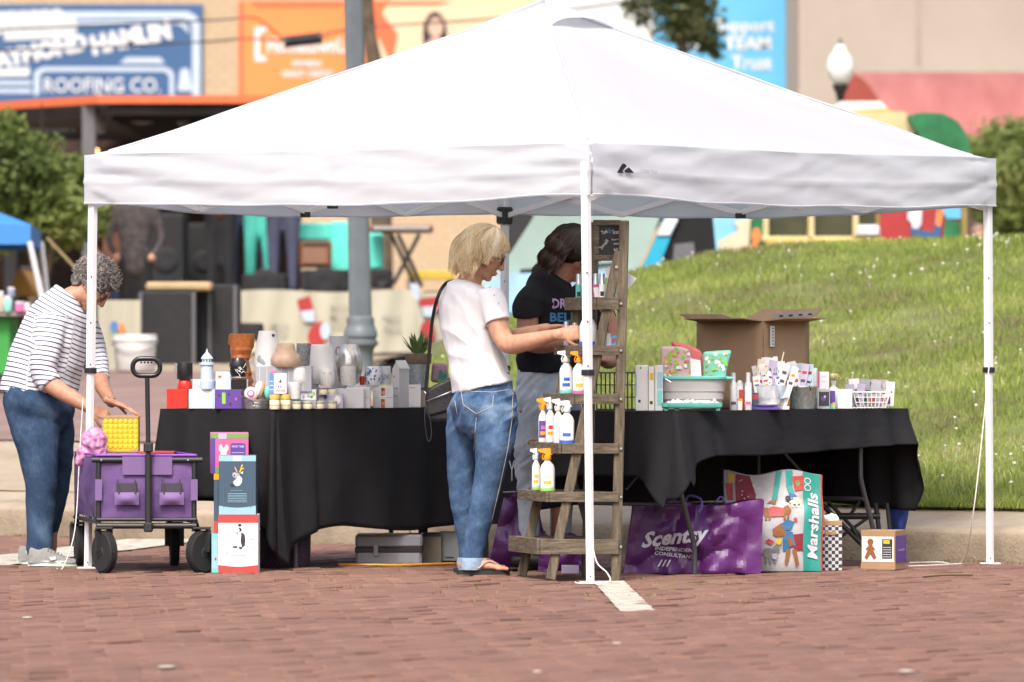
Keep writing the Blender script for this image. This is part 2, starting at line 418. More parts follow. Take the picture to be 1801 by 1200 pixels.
def terr(name,a0,a1,s0,s1,nu,nv,m,dz=0,px0=-1e9,px1=1e9):
 vs = []; fs = []
 for j in range(nv + 1):
  for i in range(nu + 1):
   p = K0 + LD * lerp(a0,a1,i / nu) + nd * (s0 + (s1 - s0) * (j / nv) ** 1.5); vs.append(V((p.x,p.y,ground_z(p.x,p.y) + dz + noise.noise(V((p.x * .8,p.y * .8,4))) * .02 * min(1,max(0,(j / nv) * 8)))))
 for j in range(nv):
  for i in range(nu):
   q = (j * (nu + 1) + i,j * (nu + 1) + i + 1,(j + 1) * (nu + 1) + i + 1,(j + 1) * (nu + 1) + i)
   c = sum((vs[k] for k in q),V((0,0,0))) / 4; px = 900.5 + c.x / c.y * F
   if px0 <= px <= px1: fs.append(q)
 o = MB().add(vs,fs).build(name,m,smooth=180); return tagp(o,kind='structure')
lawn = terr('lawn',-22,12,.40,20,220,60,M_soil,px0=668)
street = terr('side_street',-14,40,.40,20,160,60,M_conc,px1=672)
far = MB().grid(lambda u,v: V((lerp(-160,160,u),lerp(56,570,v * v),.94)),20,20).build('far_plaza',M_conc); tagp(far,kind='structure')
def band(name,pxa,pxb,s0,s1,m,dz=.006):
 def fn(u,v):
  s = lerp(s0,s1,v); px = lerp(pxa,pxb,u); k = (px - 900.5) / F
  Y = (s + .639 * K0.x + .77 * K0.y) / (.639 * k + .77); X = k * Y
  return V((X,Y,ground_z(X,Y) + dz + .012))
 return tagp(MB().grid(fn,40,24).build(name,m,smooth=180),kind='structure')
band('far_brick_lane',-260,655,2.6,10.6,M_road2)
def blades(name,roots,h,wd,m,lean=.35,parent=None,seed=1,var_amp=1.0):
 rng = np.random.default_rng(seed); n = len(roots); roots = np.asarray(roots)
 ang = rng.uniform(0,2 * np.pi,n); hh = h * rng.uniform(.45,1.25,n); ww = wd * rng.uniform(.7,1.3,n)
 ln = rng.uniform(.05,lean,n) * hh; la = rng.uniform(0,2 * np.pi,n)
 dx,dy = np.cos(ang) * ww / 2,np.sin(ang) * ww / 2; lx,ly = np.cos(la) * ln,np.sin(la) * ln
 v = np.zeros((n,5,3))
 v[:,0] = roots + np.stack([-dx,-dy,-0.01 * np.ones(n)],1); v[:,1] = roots + np.stack([dx,dy,-0.01 * np.ones(n)],1)
 v[:,2] = roots + np.stack([dx * .8 + lx * .35,dy * .8 + ly * .35,hh * .55],1); v[:,3] = roots + np.stack([-dx * .8 + lx * .35,-dy * .8 + ly * .35,hh * .55],1)
 v[:,4] = roots + np.stack([lx,ly,hh],1)
 b = np.arange(n)[:,None] * 5
 quads = (b + np.array([[0,1,2,3]])); tris = (b + np.array([[3,2,4]]))
 me = bpy.data.meshes.new(name); me.vertices.add(n * 5); me.vertices.foreach_set('co',v.ravel())
 loops = np.concatenate([quads,tris],1).ravel(); me.loops.add(n * 7); me.loops.foreach_set('vertex_index',loops)
 me.polygons.add(n * 2); st = np.stack([np.arange(n) * 7,np.arange(n) * 7 + 4],1).ravel(); me.polygons.foreach_set('loop_start',st)
 me.update(calc_edges=True); me.validate()
 a = me.attributes.new('var','FLOAT','POINT')
 base_ = np.array([.5 + .55 * noise.noise(V((x * .9,y * .9,0))) + .35 * noise.noise(V((x * 4,y * 4,3))) for x,y,z in roots])
 vv = np.repeat((base_ + rng.uniform(-.25,.25,n))[:,None],5,1); a.data.foreach_set('value',np.clip(vv,0,1).ravel())
 o = link(name,me,m,parent); return o
M_grass = ramp_mat('grass_blade',f_attr('var'),[(0,(.36,.30,.15)),(.18,(.27,.27,.09)),(.32,(.19,.26,.055)),(.5,(.29,.36,.075)),(.75,(.38,.44,.10)),(.92,(.48,.51,.17)),(1,(.58,.50,.27))],rough=.55,spec=.3,translucent=.45)
rng = np.random.default_rng(3); roots = []
N = 260000
aa = rng.uniform(-5.5,9.6,N); ss = .44 + 9.0 * rng.uniform(0,1,N) ** 1.15
P = np.array(K0)[None,:2] + aa[:,None] * np.array(LD)[None,:2] + ss[:,None] * np.array([.639,.77])[None]
pxs = 900.5 + P[:,0] / P[:,1] * F
keep = (pxs > 655) & (pxs < 1850)
P = P[keep]; pxs = pxs[keep]
rngE = np.random.default_rng(8); aE = rngE.uniform(-3.5,4.6,9000); sE = .41 + .16 * rngE.uniform(0,1,9000); PE = np.array(K0)[None,:2] + aE[:,None] * np.array(LD)[None,:2] + sE[:,None] * np.array([.639,.77])[None]; P = np.concatenate([P,PE[(900.5 + PE[:,0] / PE[:,1] * F) > 690]])
rz_ = [(x,y,ground_z(x,y)) for x,y in P if not (noise.noise(V((x * 1.4,y * 1.4,7))) > .38 and random.random() < .8)]
g = blades('grass',rz_,.046,.006,M_grass,seed=5,lean=1.0); tagp(g,'green lawn grass with dry patches on the bank behind the tent','grass',kind='stuff')
M_clover = mat('clover_white',(.60,.58,.47),.8,var=.15,vs=60)
m_ = MB()
cl = []
for c in range(70):
 k = random.randrange(len(rz_)); cx,cy,_ = rz_[k]
 for q in range(random.randint(1,7)):
  x,y = cx + random.gauss(0,.22),cy + random.gauss(0,.25)
  if kq(x,y)[1] > .5: cl.append((x,y,ground_z(x,y)))
for x,y,z in cl:
 h = random.uniform(.035,.06); m_.ell((x,y,z + h),random.uniform(.005,.0105),nu=6,nv=4); m_.tube([(x,y,z),(x,y,z + h)],.0012,3)
o = m_.build('clover_flowers',M_clover,smooth=180); tagp(o,'white clover flowers scattered over the grass bank','clover',kind='stuff')
M_weed = ramp_mat('weed_blade',f_attr('var'),[(0,(.22,.15,.07)),(.55,(.26,.22,.09)),(1,(.22,.28,.07))],rough=.6,translucent=.3)
wr = []
for c in range(120):
 px = random.gauss(900,420); py = 960 + abs(random.gauss(0,55)) + random.uniform(0,30)
 if random.random() < .35: px = random.uniform(480,1350); py = random.uniform(1000,1060)
 p = G(px,py)
 if kq(p.x,p.y)[1] > -.02: continue
 for q in range(random.randint(2,9)): wr.append((p.x + random.gauss(0,.035),p.y + random.gauss(0,.05),0))
for c in range(90):
 a = random.uniform(-1,7.5); p = K0 + LD * a - nd * random.uniform(.0,.06)
 for q in range(random.randint(4,30)): wr.append((p.x + random.gauss(0,.05),p.y + random.gauss(0,.03),0))
o = blades('weeds',wr,.013,.005,M_weed,lean=2.2,seed=9); tagp(o,'small dry weeds growing from the brick joints and kerb foot','weeds',kind='stuff')
M_twig = mat('twig_bark',(.22,.16,.09),.8); M_bit = mat('litter_pale',(.42,.38,.32),.7)
o = MB().tube([G(1622,1019) + V((0,0,.012)),G(1660,1017) + V((0,0,.016)),G(1710,1015) + V((0,0,.012))],.006,6).build('twig',M_twig,smooth=60); solo(o,'dry grey twig lying on the bricks near the right tent leg','twig')
for px,py,lb,wd in ((1594,1184,'pale leaf scrap on the bricks at the lower right',.03),(945,1185,'small pale crumb on the bricks at the bottom centre',.018),(293,1176,'pale paper scrap on the bricks at the lower left',.035),(1085,1135,'tiny pale scrap on the bricks below the white line',.018),(48,1089,'pale chip on the bricks below the grey shoes',.025)):
 p = G(px,py); o = MB().ell((p.x,p.y,.006),(wd,wd * .8,.005),nu=7,nv=4).build('litter_scrap',M_bit,smooth=180); solo(o,lb,'scrap')
# ================================================================ BACKGROUND
GZ = .94
def wall_brick(name,c1,c2,mortar,scale):
 m = bpy.data.materials.new(name); m.use_nodes = True; n = m.node_tree.nodes; l = m.node_tree.links; b = n['Principled BSDF']; b.inputs['Roughness'].default_value = .9
 g = n.new('ShaderNodeNewGeometry'); sp = n.new('ShaderNodeSeparateXYZ'); cb = n.new('ShaderNodeCombineXYZ')
 l.new(g.outputs['Position'],sp.inputs[0]); l.new(sp.outputs[0],cb.inputs[0]); l.new(sp.outputs[2],cb.inputs[1])
 t = n.new('ShaderNodeTexBrick'); t.inputs['Scale'].default_value = scale; t.inputs['Brick Width'].default_value = .22; t.inputs['Row Height'].default_value = .09; t.inputs['Mortar Size'].default_value = .011
 t.inputs['Color1'].default_value = (*c1,1); t.inputs['Color2'].default_value = (*c2,1); t.inputs['Mortar'].default_value = (*mortar,1)
 l.new(cb.outputs[0],t.inputs['Vector']); l.new(t.outputs[0],b.inputs['Base Color'])
 bp = n.new('ShaderNodeBump'); bp.inputs['Strength'].default_value = .5; bp.inputs['Distance'].default_value = .01; l.new(t.outputs['Fac'],bp.inputs['Height']); bp.invert = True; l.new(bp.outputs[0],b.inputs['Normal'])
 return m
M_tan = wall_brick('tan_brick',(.46,.355,.235),(.43,.33,.215),(.37,.285,.19),1)
M_grey = mat('grey_beige_render',(.36,.315,.265),.9,var=.08,vs=.7,bump=.3,bs=6)
M_mblue = mat('mural_blue',(.035,.095,.22),.7,var=.05,vs=1); M_mblue2 = mat('mural_navy',(.02,.045,.10),.7,var=0)
M_mwhite = mat('mural_white',(.60,.62,.64),.7,var=.05,vs=2); M_mpale = mat('mural_pale',(.42,.50,.60),.7,var=.05)
M_orange = mat('mural_orange',(.80,.22,.06),.7,var=.08,vs=.6); M_orange2 = mat('mural_deep_orange',(.72,.13,.05),.7,var=0)
M_cream = mat('mural_cream',(.66,.50,.33),.7,var=.03); M_skyb = mat('mural_sky',(.11,.42,.68),.7,var=.10,vs=.8); M_dark = mat('dark_grey',(.02,.02,.022),.7,var=.1)
YB = 84.0; SB = F / YB
bld = thing('tan_brick_building','long tan brick building with painted advertising murals along its wall','building',(0,YB,GZ))
m_ = MB(); x0,x1 = XA(-3200,YB),XA(1404,YB); m_.box(((x0 + x1) / 2,YB + 3,5.1),(x1 - x0,6,8.3)); m_.build('wall',M_tan,bld)
def onwall(pa,pb,ya,yb,Y=YB,inset=.0):      # pixel rect on the plane Y
 a = W(pa,ya,Y); b = W(pb,yb,Y); return a,b
def mural(name,pa,pb,ya,yb,m,parent,Y=YB,th=.05):
 a,b = onwall(pa,pb,ya,yb,Y); mb_ = MB(); mb_.box(((a.x + b.x) / 2,Y - th / 2 - .002,(a.z + b.z) / 2),(abs(b.x - a.x),th,abs(a.z - b.z))); return mb_.build(name,m,parent)
def flat(name,polys_px,m,parent,Y):           # flat painted shapes given in photo coordinates on the plane Y
 return decal(name,[[((x - 900.5) * Y / F,(HY - y) * Y / F) for x,y in p] for p in polys_px],V((0,Y,CZ)),EX,EZ,m,parent,off=.002)
Y1 = YB - .06
bs_ = mural('painted_sign',-420,357,8,330,M_mblue,bld); bs_['label'] = 'navy blue roofing sign with white lettering'
flat('border',[[(-80,20),(330,20),(345,28),(352,40),(352,168),(338,168),(338,46),(330,36),(318,33),(-80,33)],[(-80,37),(314,37),(326,42),(332,50),(332,60),(326,52),(314,43),(-80,43)]],M_mpale,bs_,Y1)
flat('band',[[(60,128),(66,122),(76,118),(290,118),(300,122),(306,130),(306,168),(298,168),(298,134),(290,126),(78,126),(70,132),(70,165),(60,170)],[(210,112),(222,101),(282,101),(290,112)],[(-60,142),(56,142),(56,150),(-60,150)],[(-60,156),(56,156),(56,164),(-60,164)]],M_mpale,bs_,Y1)
flat('figure',[disc(325,128,9,8),[(316,132),(334,132),(338,160),(312,160)]],M_mpale,bs_,Y1)
def wtext(body,px,py,wpx,hpx,m,parent,Y,bold=.02,shear=0,tilt=0):
 c = W(px,py,Y); r_ = Matrix.Rotation(R(tilt),3,'Y') @ EX; u = r_.cross(-EY) if False else Matrix.Rotation(R(tilt),3,'Y') @ EZ
 return text(body,c,r_,u,wpx * Y / F,hpx * Y / F,m,parent,bold=bold,shear=shear,ext=0,off=.004)
flat('scroll',[disc(-60 + k * 22,42 + (k % 3) * 5 - k,22,17,12) for k in range(9)] + [disc(20 + k * 20,30 - k,13,11,10) for k in range(5)] + [[(4,45),(134,40),(134,58),(110,68),(8,72)]],mat('mural_offwhite',(.52,.54,.56),.7,var=.2,vs=25),bs_,Y1)
wtext('RAYMOND',62,92,186,33,M_mwhite,bs_,Y1,.07,tilt=-12); wtext('HAMLIN',230,66,142,36,M_mwhite,bs_,Y1,.07,tilt=-12)
wtext('ROOFING CO.',180,150,205,26,M_mwhite,bs_,Y1,.01)
flat('underline',[[(-80,128),(52,118),(52,134),(-80,136)]],M_mwhite,bs_,Y1)
os_ = mural('painted_sign',420,872,2,330,M_orange,bld); os_['label'] = 'orange advertisement with white lettering and a portrait circle'
flat('border',[[(420,2),(428,2),(428,330),(420,330)],[(440,2),(800,2),(770,10),(450,12)],[(655,2),(700,60),(690,120),(650,30)]],M_orange2,os_,Y1)
flat('circle',[disc(815,75,150,150,36)],M_cream,os_,Y1)
flat('portrait',[disc(765,62,22,42,20)],M_dark,os_,Y1 - .003); flat('face',[disc(766,48,13,18,16),disc(767,84,18,18,12)],mat('mural_skin',(.55,.36,.28),.7,var=0),os_,Y1 - .005)
flat('bracket',[[(448,48),(468,48),(468,56),(457,58),(457,98),(468,100),(468,108),(448,108)]],M_mwhite,os_,Y1)
wtext('HometownU',540,80,140,28,M_mwhite,os_,Y1,.03)
wtext('MEMBERS',540,112,52,11,M_mwhite,os_,Y1,.03); wtext('GREAT CREDIT',540,130,90,12,M_mwhite,os_,Y1,.03)
ws_ = mural('painted_sign',918,1150,-60,330,M_mwhite,bld); ws_['label'] = 'plain white painted panel'
cs_ = mural('painted_sign',1150,1403,-60,330,M_skyb,bld); cs_['label'] = 'sky blue advertisement with white lettering'
wtext('Support',1310,48,105,30,M_mwhite,cs_,Y1,.03); wtext('TEAM',1315,76,82,24,M_mwhite,cs_,Y1,.04); wtext('Trust',1322,110,72,26,M_mwhite,cs_,Y1,.03)
wtext('Your',1215,52,60,24,M_mwhite,cs_,Y1,.03); wtext('the',1222,80,50,20,M_mwhite,cs_,Y1,.03); wtext('You',1220,110,60,24,M_mwhite,cs_,Y1,.03)
b2 = thing('rendered_building','grey beige rendered building at the right with a red barrel awning','building',(4,80,GZ))
Y2 = 80.0; a,b = onwall(1405,2700,-400,640,Y2); MB().box(((a.x + b.x) / 2,Y2 + 2.5,5),(b.x - a.x,5,8)).build('wall',M_grey,b2)
for px in (1615,1960): a = W(px,-300,Y2); c = W(px,112,Y2); MB().box(((a.x),Y2 - .006,(a.z + c.z) / 2),(.05,.02,a.z - c.z)).build('wall_joint',mat('joint_dark_beige',(.33,.28,.23),.9),b2)  # vertical joint strips, a slightly darker beige than the wall
M_awn = ramp_mat('faded_awning',f_noise(.6,6,(6,1,1)),[(.3,(.28,.085,.08)),(.5,(.325,.11,.10)),(.75,(.37,.14,.125))],rough=.75)
M_awn2 = mat('awning_red_end',(.45,.07,.05),.7)
mb = MB(); YA = 76.0; a = W(1500,108,YA); z0 = W(0,247,YA).z; Rr = a.z - z0; xl,xr = a.x,XA(2600,YA); ns = 26
for k in range(ns):
 pa = lerp(xl,xr,k / ns); pb = lerp(xl,xr,(k + .995) / ns)
 mb.grid(lambda u,v,pa=pa,pb=pb: V((lerp(pa,pb,u) + .42 * math.sin(v * PI / 2),YA + 3.4 - math.sin(v * PI / 2) * 3.4,z0 + math.cos(v * PI / 2) * Rr + .004 * math.sin(u * PI))),2,12)
aw = thing('barrel_awning','faded red barrel awning on the grey building at the right','awning',(xl,YA,z0))
mb.build('awning_cover',M_awn,aw,smooth=60)
MB().poly([V((xl - .01 + .42 * math.sin(t * PI / 24),YA + 3.4 - math.sin(t * PI / 24) * 3.4,z0 + math.cos(t * PI / 24) * Rr)) for t in range(13)] + [V((xl - .01,YA + 3.4,z0))]).build('awning_end',M_awn2,aw)
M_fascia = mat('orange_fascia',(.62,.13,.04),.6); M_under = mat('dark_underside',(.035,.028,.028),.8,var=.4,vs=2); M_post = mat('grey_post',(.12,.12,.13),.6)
st = thing('stage_shelter','dark open-air stage shelter with an orange roof edge behind the left trees','shelter',(-3,60,GZ))
Yc = 58.0; c0 = W(172,168,Yc); zt = c0.z; zb = W(172,182,Yc).z
A = V((c0.x,Yc,zt)); Bq = V((XA(640,Yc),Yc,zt)); Cq = V((A.x - 4.0,Yc + 6.0,zt)); Dq = V((Bq.x,Yc + 8,zt))
mb = MB(); mb.slab([A,Bq,Bq + EY * .08,A + EY * .08],(0,0,zb - zt)); mb.slab([A + V((0,0,0)),Cq,Cq + V((.06,.05,0)),A + V((.06,.05,0))],(0,0,zb - zt)); mb.build('fascia',M_fascia,st)
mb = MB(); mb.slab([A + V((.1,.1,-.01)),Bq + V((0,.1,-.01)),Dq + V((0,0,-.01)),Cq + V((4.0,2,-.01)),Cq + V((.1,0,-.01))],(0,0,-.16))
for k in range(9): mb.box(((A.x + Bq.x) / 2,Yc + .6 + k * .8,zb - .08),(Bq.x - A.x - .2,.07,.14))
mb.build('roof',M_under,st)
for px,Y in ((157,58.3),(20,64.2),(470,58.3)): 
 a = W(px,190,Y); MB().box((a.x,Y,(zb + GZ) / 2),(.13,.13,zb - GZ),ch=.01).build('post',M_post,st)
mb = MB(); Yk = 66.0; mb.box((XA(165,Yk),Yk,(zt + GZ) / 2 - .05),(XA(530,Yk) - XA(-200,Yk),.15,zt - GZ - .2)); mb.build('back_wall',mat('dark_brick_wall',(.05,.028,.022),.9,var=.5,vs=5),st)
s_ = mural('banner',-60,127,208,236,M_mblue,st,62.0); wtext('ROOFING.COM',72,223,118,20,M_mwhite,s_,61.94,.04)
for px,py,r_,lb in ((74,273,.045,'warm round bulb glowing under the dark shelter at the left'),(168,266,.03,'small warm bulb glowing beside the shelter post')):
 p = W(px,py,58.6); o = thing('hanging_bulb',lb,'light bulb',p,'bulbs hanging under the shelter')
 MB().ell(p,r_).build('bulb',mat('bulb_glow',(1,.6,.2),.4,var=0,emit=((1,.55,.18),4)),o,smooth=180); MB().tube([p + V((0,0,r_ * .9)),p + V((0,0,.5))],.006,5).build('cord',M_dark,o)
mb = MB()
for px,py,w_,h_ in ((250,215,.28,.14),(322,218,.12,.12),(175,205,.1,.2),(178,232,.1,.16),(410,205,.2,.12)):
 p = W(px,py,59.0); o = thing('stage_light','small stage lamp hanging under the shelter roof, %s' % {250: 'the widest pale one',322: 'the small bluish one',175: 'beside the post, upper',178: 'beside the post, lower',410: 'nearest the white canopy'}[px],'stage light',p,'lamps under the shelter roof')
 MB().lathe([(.03,-.02),(w_ * .4,0),(w_ * .5,h_),(w_ * .3,h_ + .03)],p,12).build('housing',mat('lamp_housing',(.22,.22,.23),.5),o,smooth=40); MB().tube([p + V((0,0,h_)),V((p.x,p.y,zb))],.012,5).build('hanger',M_dark,o)
M_black = mat('black_gear',(.012,.012,.014),.75,var=.3,vs=12); M_deck = mat('deck_black',(.02,.02,.022),.8); M_bann = mat('cream_banner',(.42,.40,.31),.8,var=.05,vs=1.5)
M_mint = mat('mint_paint',(.12,.72,.58),.5,var=.08); M_red = mat('deep_red',(.35,.03,.03),.7)
YD = 56.0
dk = thing('stage_deck','low black stage deck with a cream printed banner along its front','stage',(XA(600,YD),YD,GZ))
a = W(418,512,YD); b = W(745,622,YD); zdk = a.z
MB().box(((XA(100,YD) + XA(800,YD)) / 2,YD + 1.8,(zdk + GZ) / 2),(XA(800,YD) - XA(100,YD),3.5,zdk - GZ),ch=.02).build('platform',M_deck,dk)
mb = MB(); mb.grid(lambda u,v: V((lerp(a.x,b.x,u),YD - .03 - .012 * math.sin(u * 40 + v * 3),lerp(a.z,b.z,v) + .012 * math.sin(u * 9))),60,6); bn = mb.build('banner',M_bann,dk,smooth=180)
flat('logo',[[(522,528),(545,520),(552,545),(556,562),(530,560)]],M_red,bn,YD - .05); flat('logo',[[(528,548),(552,545),(554,566),(534,566)]],M_mpale,bn,YD - .055)
flat('logo',[disc(560,588,18,24,10,.5)],M_red,bn,YD - .05); flat('logo',[disc(572,582,9,16,10)],M_mpale,bn,YD - .055)
for t_,px,py in (('BOYD',598,540),('METAL',598,556),('WORKS',598,571),('FIRST',690,560),('TEXAR',690,578),('SMITH',490,574),('TEXAR',490,588)): wtext(t_,px,py,34,9,mat('banner_ink',(.28,.27,.22),.8,var=0),bn,YD - .055,.01)
fl = thing('floor_banner','cream banner with red and blue logos hung behind the blonde woman','banner',(XA(770,55),55,GZ))
a2 = W(735,515,55.0); b2_ = W(812,625,55.0); MB().grid(lambda u,v: V((lerp(a2.x,b2_.x,u),55 - .01 * math.sin(u * 20),lerp(a2.z,b2_.z,v))),20,4).build('cloth',M_bann,fl,smooth=180)
flat('logo',[[(735,525),(790,520),(785,545),(745,550)]],M_red,fl,54.96); flat('logo',[[(742,540),(770,538),(760,558),(746,556)],[(720,498),(736,500),(738,530),(726,520)]],M_mpale,fl,54.955); flat('logo',[disc(752,585,14,22,10)],M_red,fl,54.95)
YL = 50.0
lb_ = thing('lean_banner','cream banner with a small coloured mark behind the striped woman','banner',(XA(205,YL),YL,.9)); a = W(172,528,YL); b = W(247,652,YL)
MB().grid(lambda u,v: V((lerp(a.x,b.x,u),YL - .012 * math.sin(u * 12),lerp(a.z,b.z,v))),20,4).build('cloth',M_bann,lb_,smooth=180)
flat('logo',[disc(201,575,7,10,10)],mat('logo_blue',(.06,.18,.45),.7),lb_,YL - .03); flat('logo',[disc(214,578,6,9,10)],M_orange,lb_,YL - .03); flat('logo',[[(197,585),(208,585),(208,597),(197,597)]],mat('logo_green',(.1,.4,.1),.7),lb_,YL - .03)
def gear(name,label,cat,pa,pb,ya,yb,Y,dep,m,group=None,ch=.02,extra=None):
 a = W(pa,ya,Y); b = W(pb,yb,Y); c = V(((a.x + b.x) / 2,Y + dep / 2,b.z)); o = thing(name,label,cat,c,group)
 MB().box((c.x,Y + dep / 2,(a.z + b.z) / 2),(b.x - a.x,dep,a.z - b.z),ch=ch).build('cabinet',m,o)
 if extra: extra(o,a,b,Y)
 return o
def grille(o,a,b,Y):
 w_ = b.x - a.x; h_ = a.z - b.z
 MB().box(((a.x + b.x) / 2,Y - .006,(a.z + b.z) / 2),(w_ * .9,.012,h_ * .9),ch=.004).build('grille',mat('speaker_grille',(.012,.012,.013),.8,var=.3,vs=90),o)
 mb = MB(); mb.lathe([(w_ * .3,0),(w_ * .34,.012),(w_ * .3,.02),(w_ * .1,.008)],((a.x + b.x) / 2,Y - .01,lerp(b.z,a.z,.4)),20,ax=Matrix.Rotation(R(90),3,'X')); mb.build('cone',M_black,o,smooth=50)
gear('flight_case','tall black case standing at the left end of the stage','case',243,345,512,650,50.5,.7,M_black,'black cases by the stage',extra=lambda o,a,b,Y: [MB().box((x,Y - .01,(a.z + b.z) / 2),(.03,.02,a.z - b.z - .02)).build('trim',mat('case_trim',(.10,.10,.11),.4),o) for x in (a.x + .02,b.x - .02)])
gear('flight_case','second black case just right of the tall black case','case',347,418,500,650,50.9,.7,M_black,'black cases by the stage',extra=lambda o,a,b,Y: [MB().box((x,Y - .01,(a.z + b.z) / 2),(.03,.02,a.z - b.z - .02)).build('trim',mat('case_trim',(.10,.10,.11),.4),o) for x in (a.x + .1,b.x - .02)])
gear('case_board','pale plywood board lying on top of the tall black case','board',256,372,496,512,50.6,.5,mat('plywood',(.42,.30,.16),.7))
gear('speaker_stack','black loudspeaker stack at the left rear of the stage','loudspeaker',258,325,375,512,57.2,.6,M_black,'loudspeakers on the stage',extra=grille)
gear('speaker_stack','black loudspeaker stack right of the left rear stack','loudspeaker',330,388,392,505,58.2,.6,M_black,'loudspeakers on the stage',extra=grille)
gear('monitor_speaker','long low black wedge speaker on the stage front','loudspeaker',425,505,482,512,56.4,.5,M_black,'loudspeakers on the stage',extra=grille)
gear('monitor_speaker','dark case on the deck just left of the lamp post','loudspeaker',530,612,474,512,56.4,.5,mat('worn_case',(.035,.034,.034),.7,var=.6,vs=14),'loudspeakers on the stage',extra=grille)
gear('monitor_speaker','black box on the deck right of the lamp post','loudspeaker',652,690,474,506,56.6,.5,M_black,'loudspeakers on the stage',extra=grille)
gear('guitar_amplifier','brown wooden guitar amplifier in front of the mint frame','amplifier',527,582,424,471,57.2,.35,mat('amp_wood',(.20,.065,.025),.5),extra=lambda o,a,b,Y: [MB().box(((a.x + b.x) / 2,Y - .01,lerp(b.z,a.z,.45)),((b.x - a.x) * .8,.02,(a.z - b.z) * .62),ch=.004).build('grille',mat('amp_cloth',(.22,.12,.07),.8),o),MB().box(((a.x + b.x) / 2,Y - .01,lerp(b.z,a.z,.9)),((b.x - a.x) * .8,.02,(a.z - b.z) * .1),ch=.002).build('control_panel',mat('amp_panel',(.05,.04,.04),.4),o)])
fr = thing('stage_scenery','bright mint green painted scenery standing at the back of the stage','scenery',W(570,512,57.7))
for pa,pb,ya,yb in ((522,580,392,424),(580,618,390,478)):
 a = W(pa,ya,57.7); b = W(pb,yb,57.7); MB().box(((a.x + b.x) / 2,57.8,(a.z + b.z) / 2),(b.x - a.x,.2,a.z - b.z),ch=.02).build('panel',M_mint,fr)
gear('scenery_board','mint green upright board just right of the lamp post','scenery',648,674,410,474,57.8,.15,M_mint)
mb_l = thing('paper_lantern','white and mint round lantern hanging under the shelter roof','lantern',W(397,390,58.5))
p = W(397,393,58.5); MB().ell(p,.1).build('shade',mat('lantern_paper',(.75,.85,.8),.6),mb_l,smooth=180); MB().ell(p - EZ * .05,(.103,.103,.055)).build('shade_bottom',M_mint,mb_l,smooth=180); MB().tube([p + EZ * .1,V((p.x,p.y,zb))],.006,5).build('cord',M_dark,mb_l)
kb = thing('keyboard','dark red keyboard on crossed stand legs at the right of the stage','keyboard',W(700,505,57.5))
a = W(650,394,57.5); b = W(762,412,57.5); MB().box(((a.x + b.x) / 2,57.6,(a.z + b.z) / 2),(b.x - a.x,.3,(a.z - b.z) * .7),ch=.02).build('case',mat('keyboard_case',(.10,.015,.02),.5),kb)
MB().box(((a.x + b.x) / 2,57.44,(a.z + b.z) / 2 + .01),(b.x - a.x - .06,.02,.03)).build('keys',mat('keys_ivory',(.4,.38,.35),.5),kb)
for p0,p1 in (((688,412),(730,500)),((738,412),(692,500)),((700,412),(742,505))): MB().tube([W(*p0,57.5),W(*p1,57.5)],.02,7).build('stand_leg',M_black,kb,smooth=60)
yb_ = thing('yellow_barrier','yellow barrier rail in front of the tan wall right of the stage','barrier',W(750,520,62))
a = W(716,476,62); b = W(800,492,62); MB().box(((a.x + b.x) / 2,62,(a.z + b.z) / 2),(b.x - a.x,.06,a.z - b.z),ch=.01).build('rail',mat('safety_yellow',(.62,.42,.05),.6),yb_)
for px in (722,792): q = W(px,490,62); MB().box((q.x,62.02,(q.z + GZ) / 2),(.06,.06,q.z - GZ),ch=.008).build('post',M_post,yb_)
def bg_person(label,px,Y,ytop,ybot,shirt,pants,skin_,hair_,sit=False,hat=None,group='people in the background'):
 a = W(px,ytop,Y); b = W(px,ybot,Y); H = a.z - b.z; o = thing('person',label,'person',(a.x,Y,b.z),group); x,z = a.x,b.z
 mb = MB(); hh = H * .065
 limb(mb,[((x,Y,z + H * .47),.10 * H / 1.7,.15 * H / 1.7),((x,Y,z + H * .65),.1 * H / 1.7,.14 * H / 1.7),((x,Y,z + H * .80),.1 * H / 1.7,.19 * H / 1.7),((x,Y,z + H * .84),.07 * H / 1.7,.1 * H / 1.7)],EX)
 for s in (-1,1): limb(mb,[((x + s * .17 * H / 1.7,Y,z + H * .80),.05 * H / 1.7,.05 * H / 1.7),((x + s * .24 * H / 1.7,Y - .02,z + H * .64),.04 * H / 1.7,.04 * H / 1.7),((x + s * .16 * H / 1.7,Y - .18,z + H * .54),.03 * H / 1.7,.03 * H / 1.7)],EY,n=10)
 link('shirt',remeshed(mb,'shirt',.03,2),shirt,o)
 mb = MB()
 for s in (-1,1): limb(mb,[((x + s * .08 * H / 1.7,Y,z + H * .52),.09 * H / 1.7,.09 * H / 1.7),((x + s * .09 * H / 1.7,Y - (.1 if sit else 0),z + H * .28),.065 * H / 1.7,.065 * H / 1.7),((x + s * .09 * H / 1.7,Y,z + .03),.05 * H / 1.7,.05 * H / 1.7)],EY,n=10)
 link('trousers',remeshed(mb,'trousers',.03,2),pants,o)
 mb = MB(); mb.ell((x,Y,z + H * .92),(hh * .85,hh,hh * 1.2)); limb(mb,[((x,Y,z + H * .82),.05,.05),((x,Y,z + H * .9),.05,.05)],EY,n=10)
 for s in (-1,1): mb.ell((x + s * .16 * H / 1.7,Y - .2,z + H * .53),.04)
 link('body',remeshed(mb,'body',.02,1),skin_,o)
 MB().ell((x,Y + .015,z + H * .945),(hh * .98,hh * 1.08,hh * 1.0)).build('hair',hair_,o,smooth=180)
 if hat: MB().lathe([(hh * 1.5,0),(hh * 1.45,.01),(hh * 1.0,.012),(hh * .95,.09),(.01,.11)],(x,Y,z + H * .965),16).build('hat',hat,o,smooth=40)
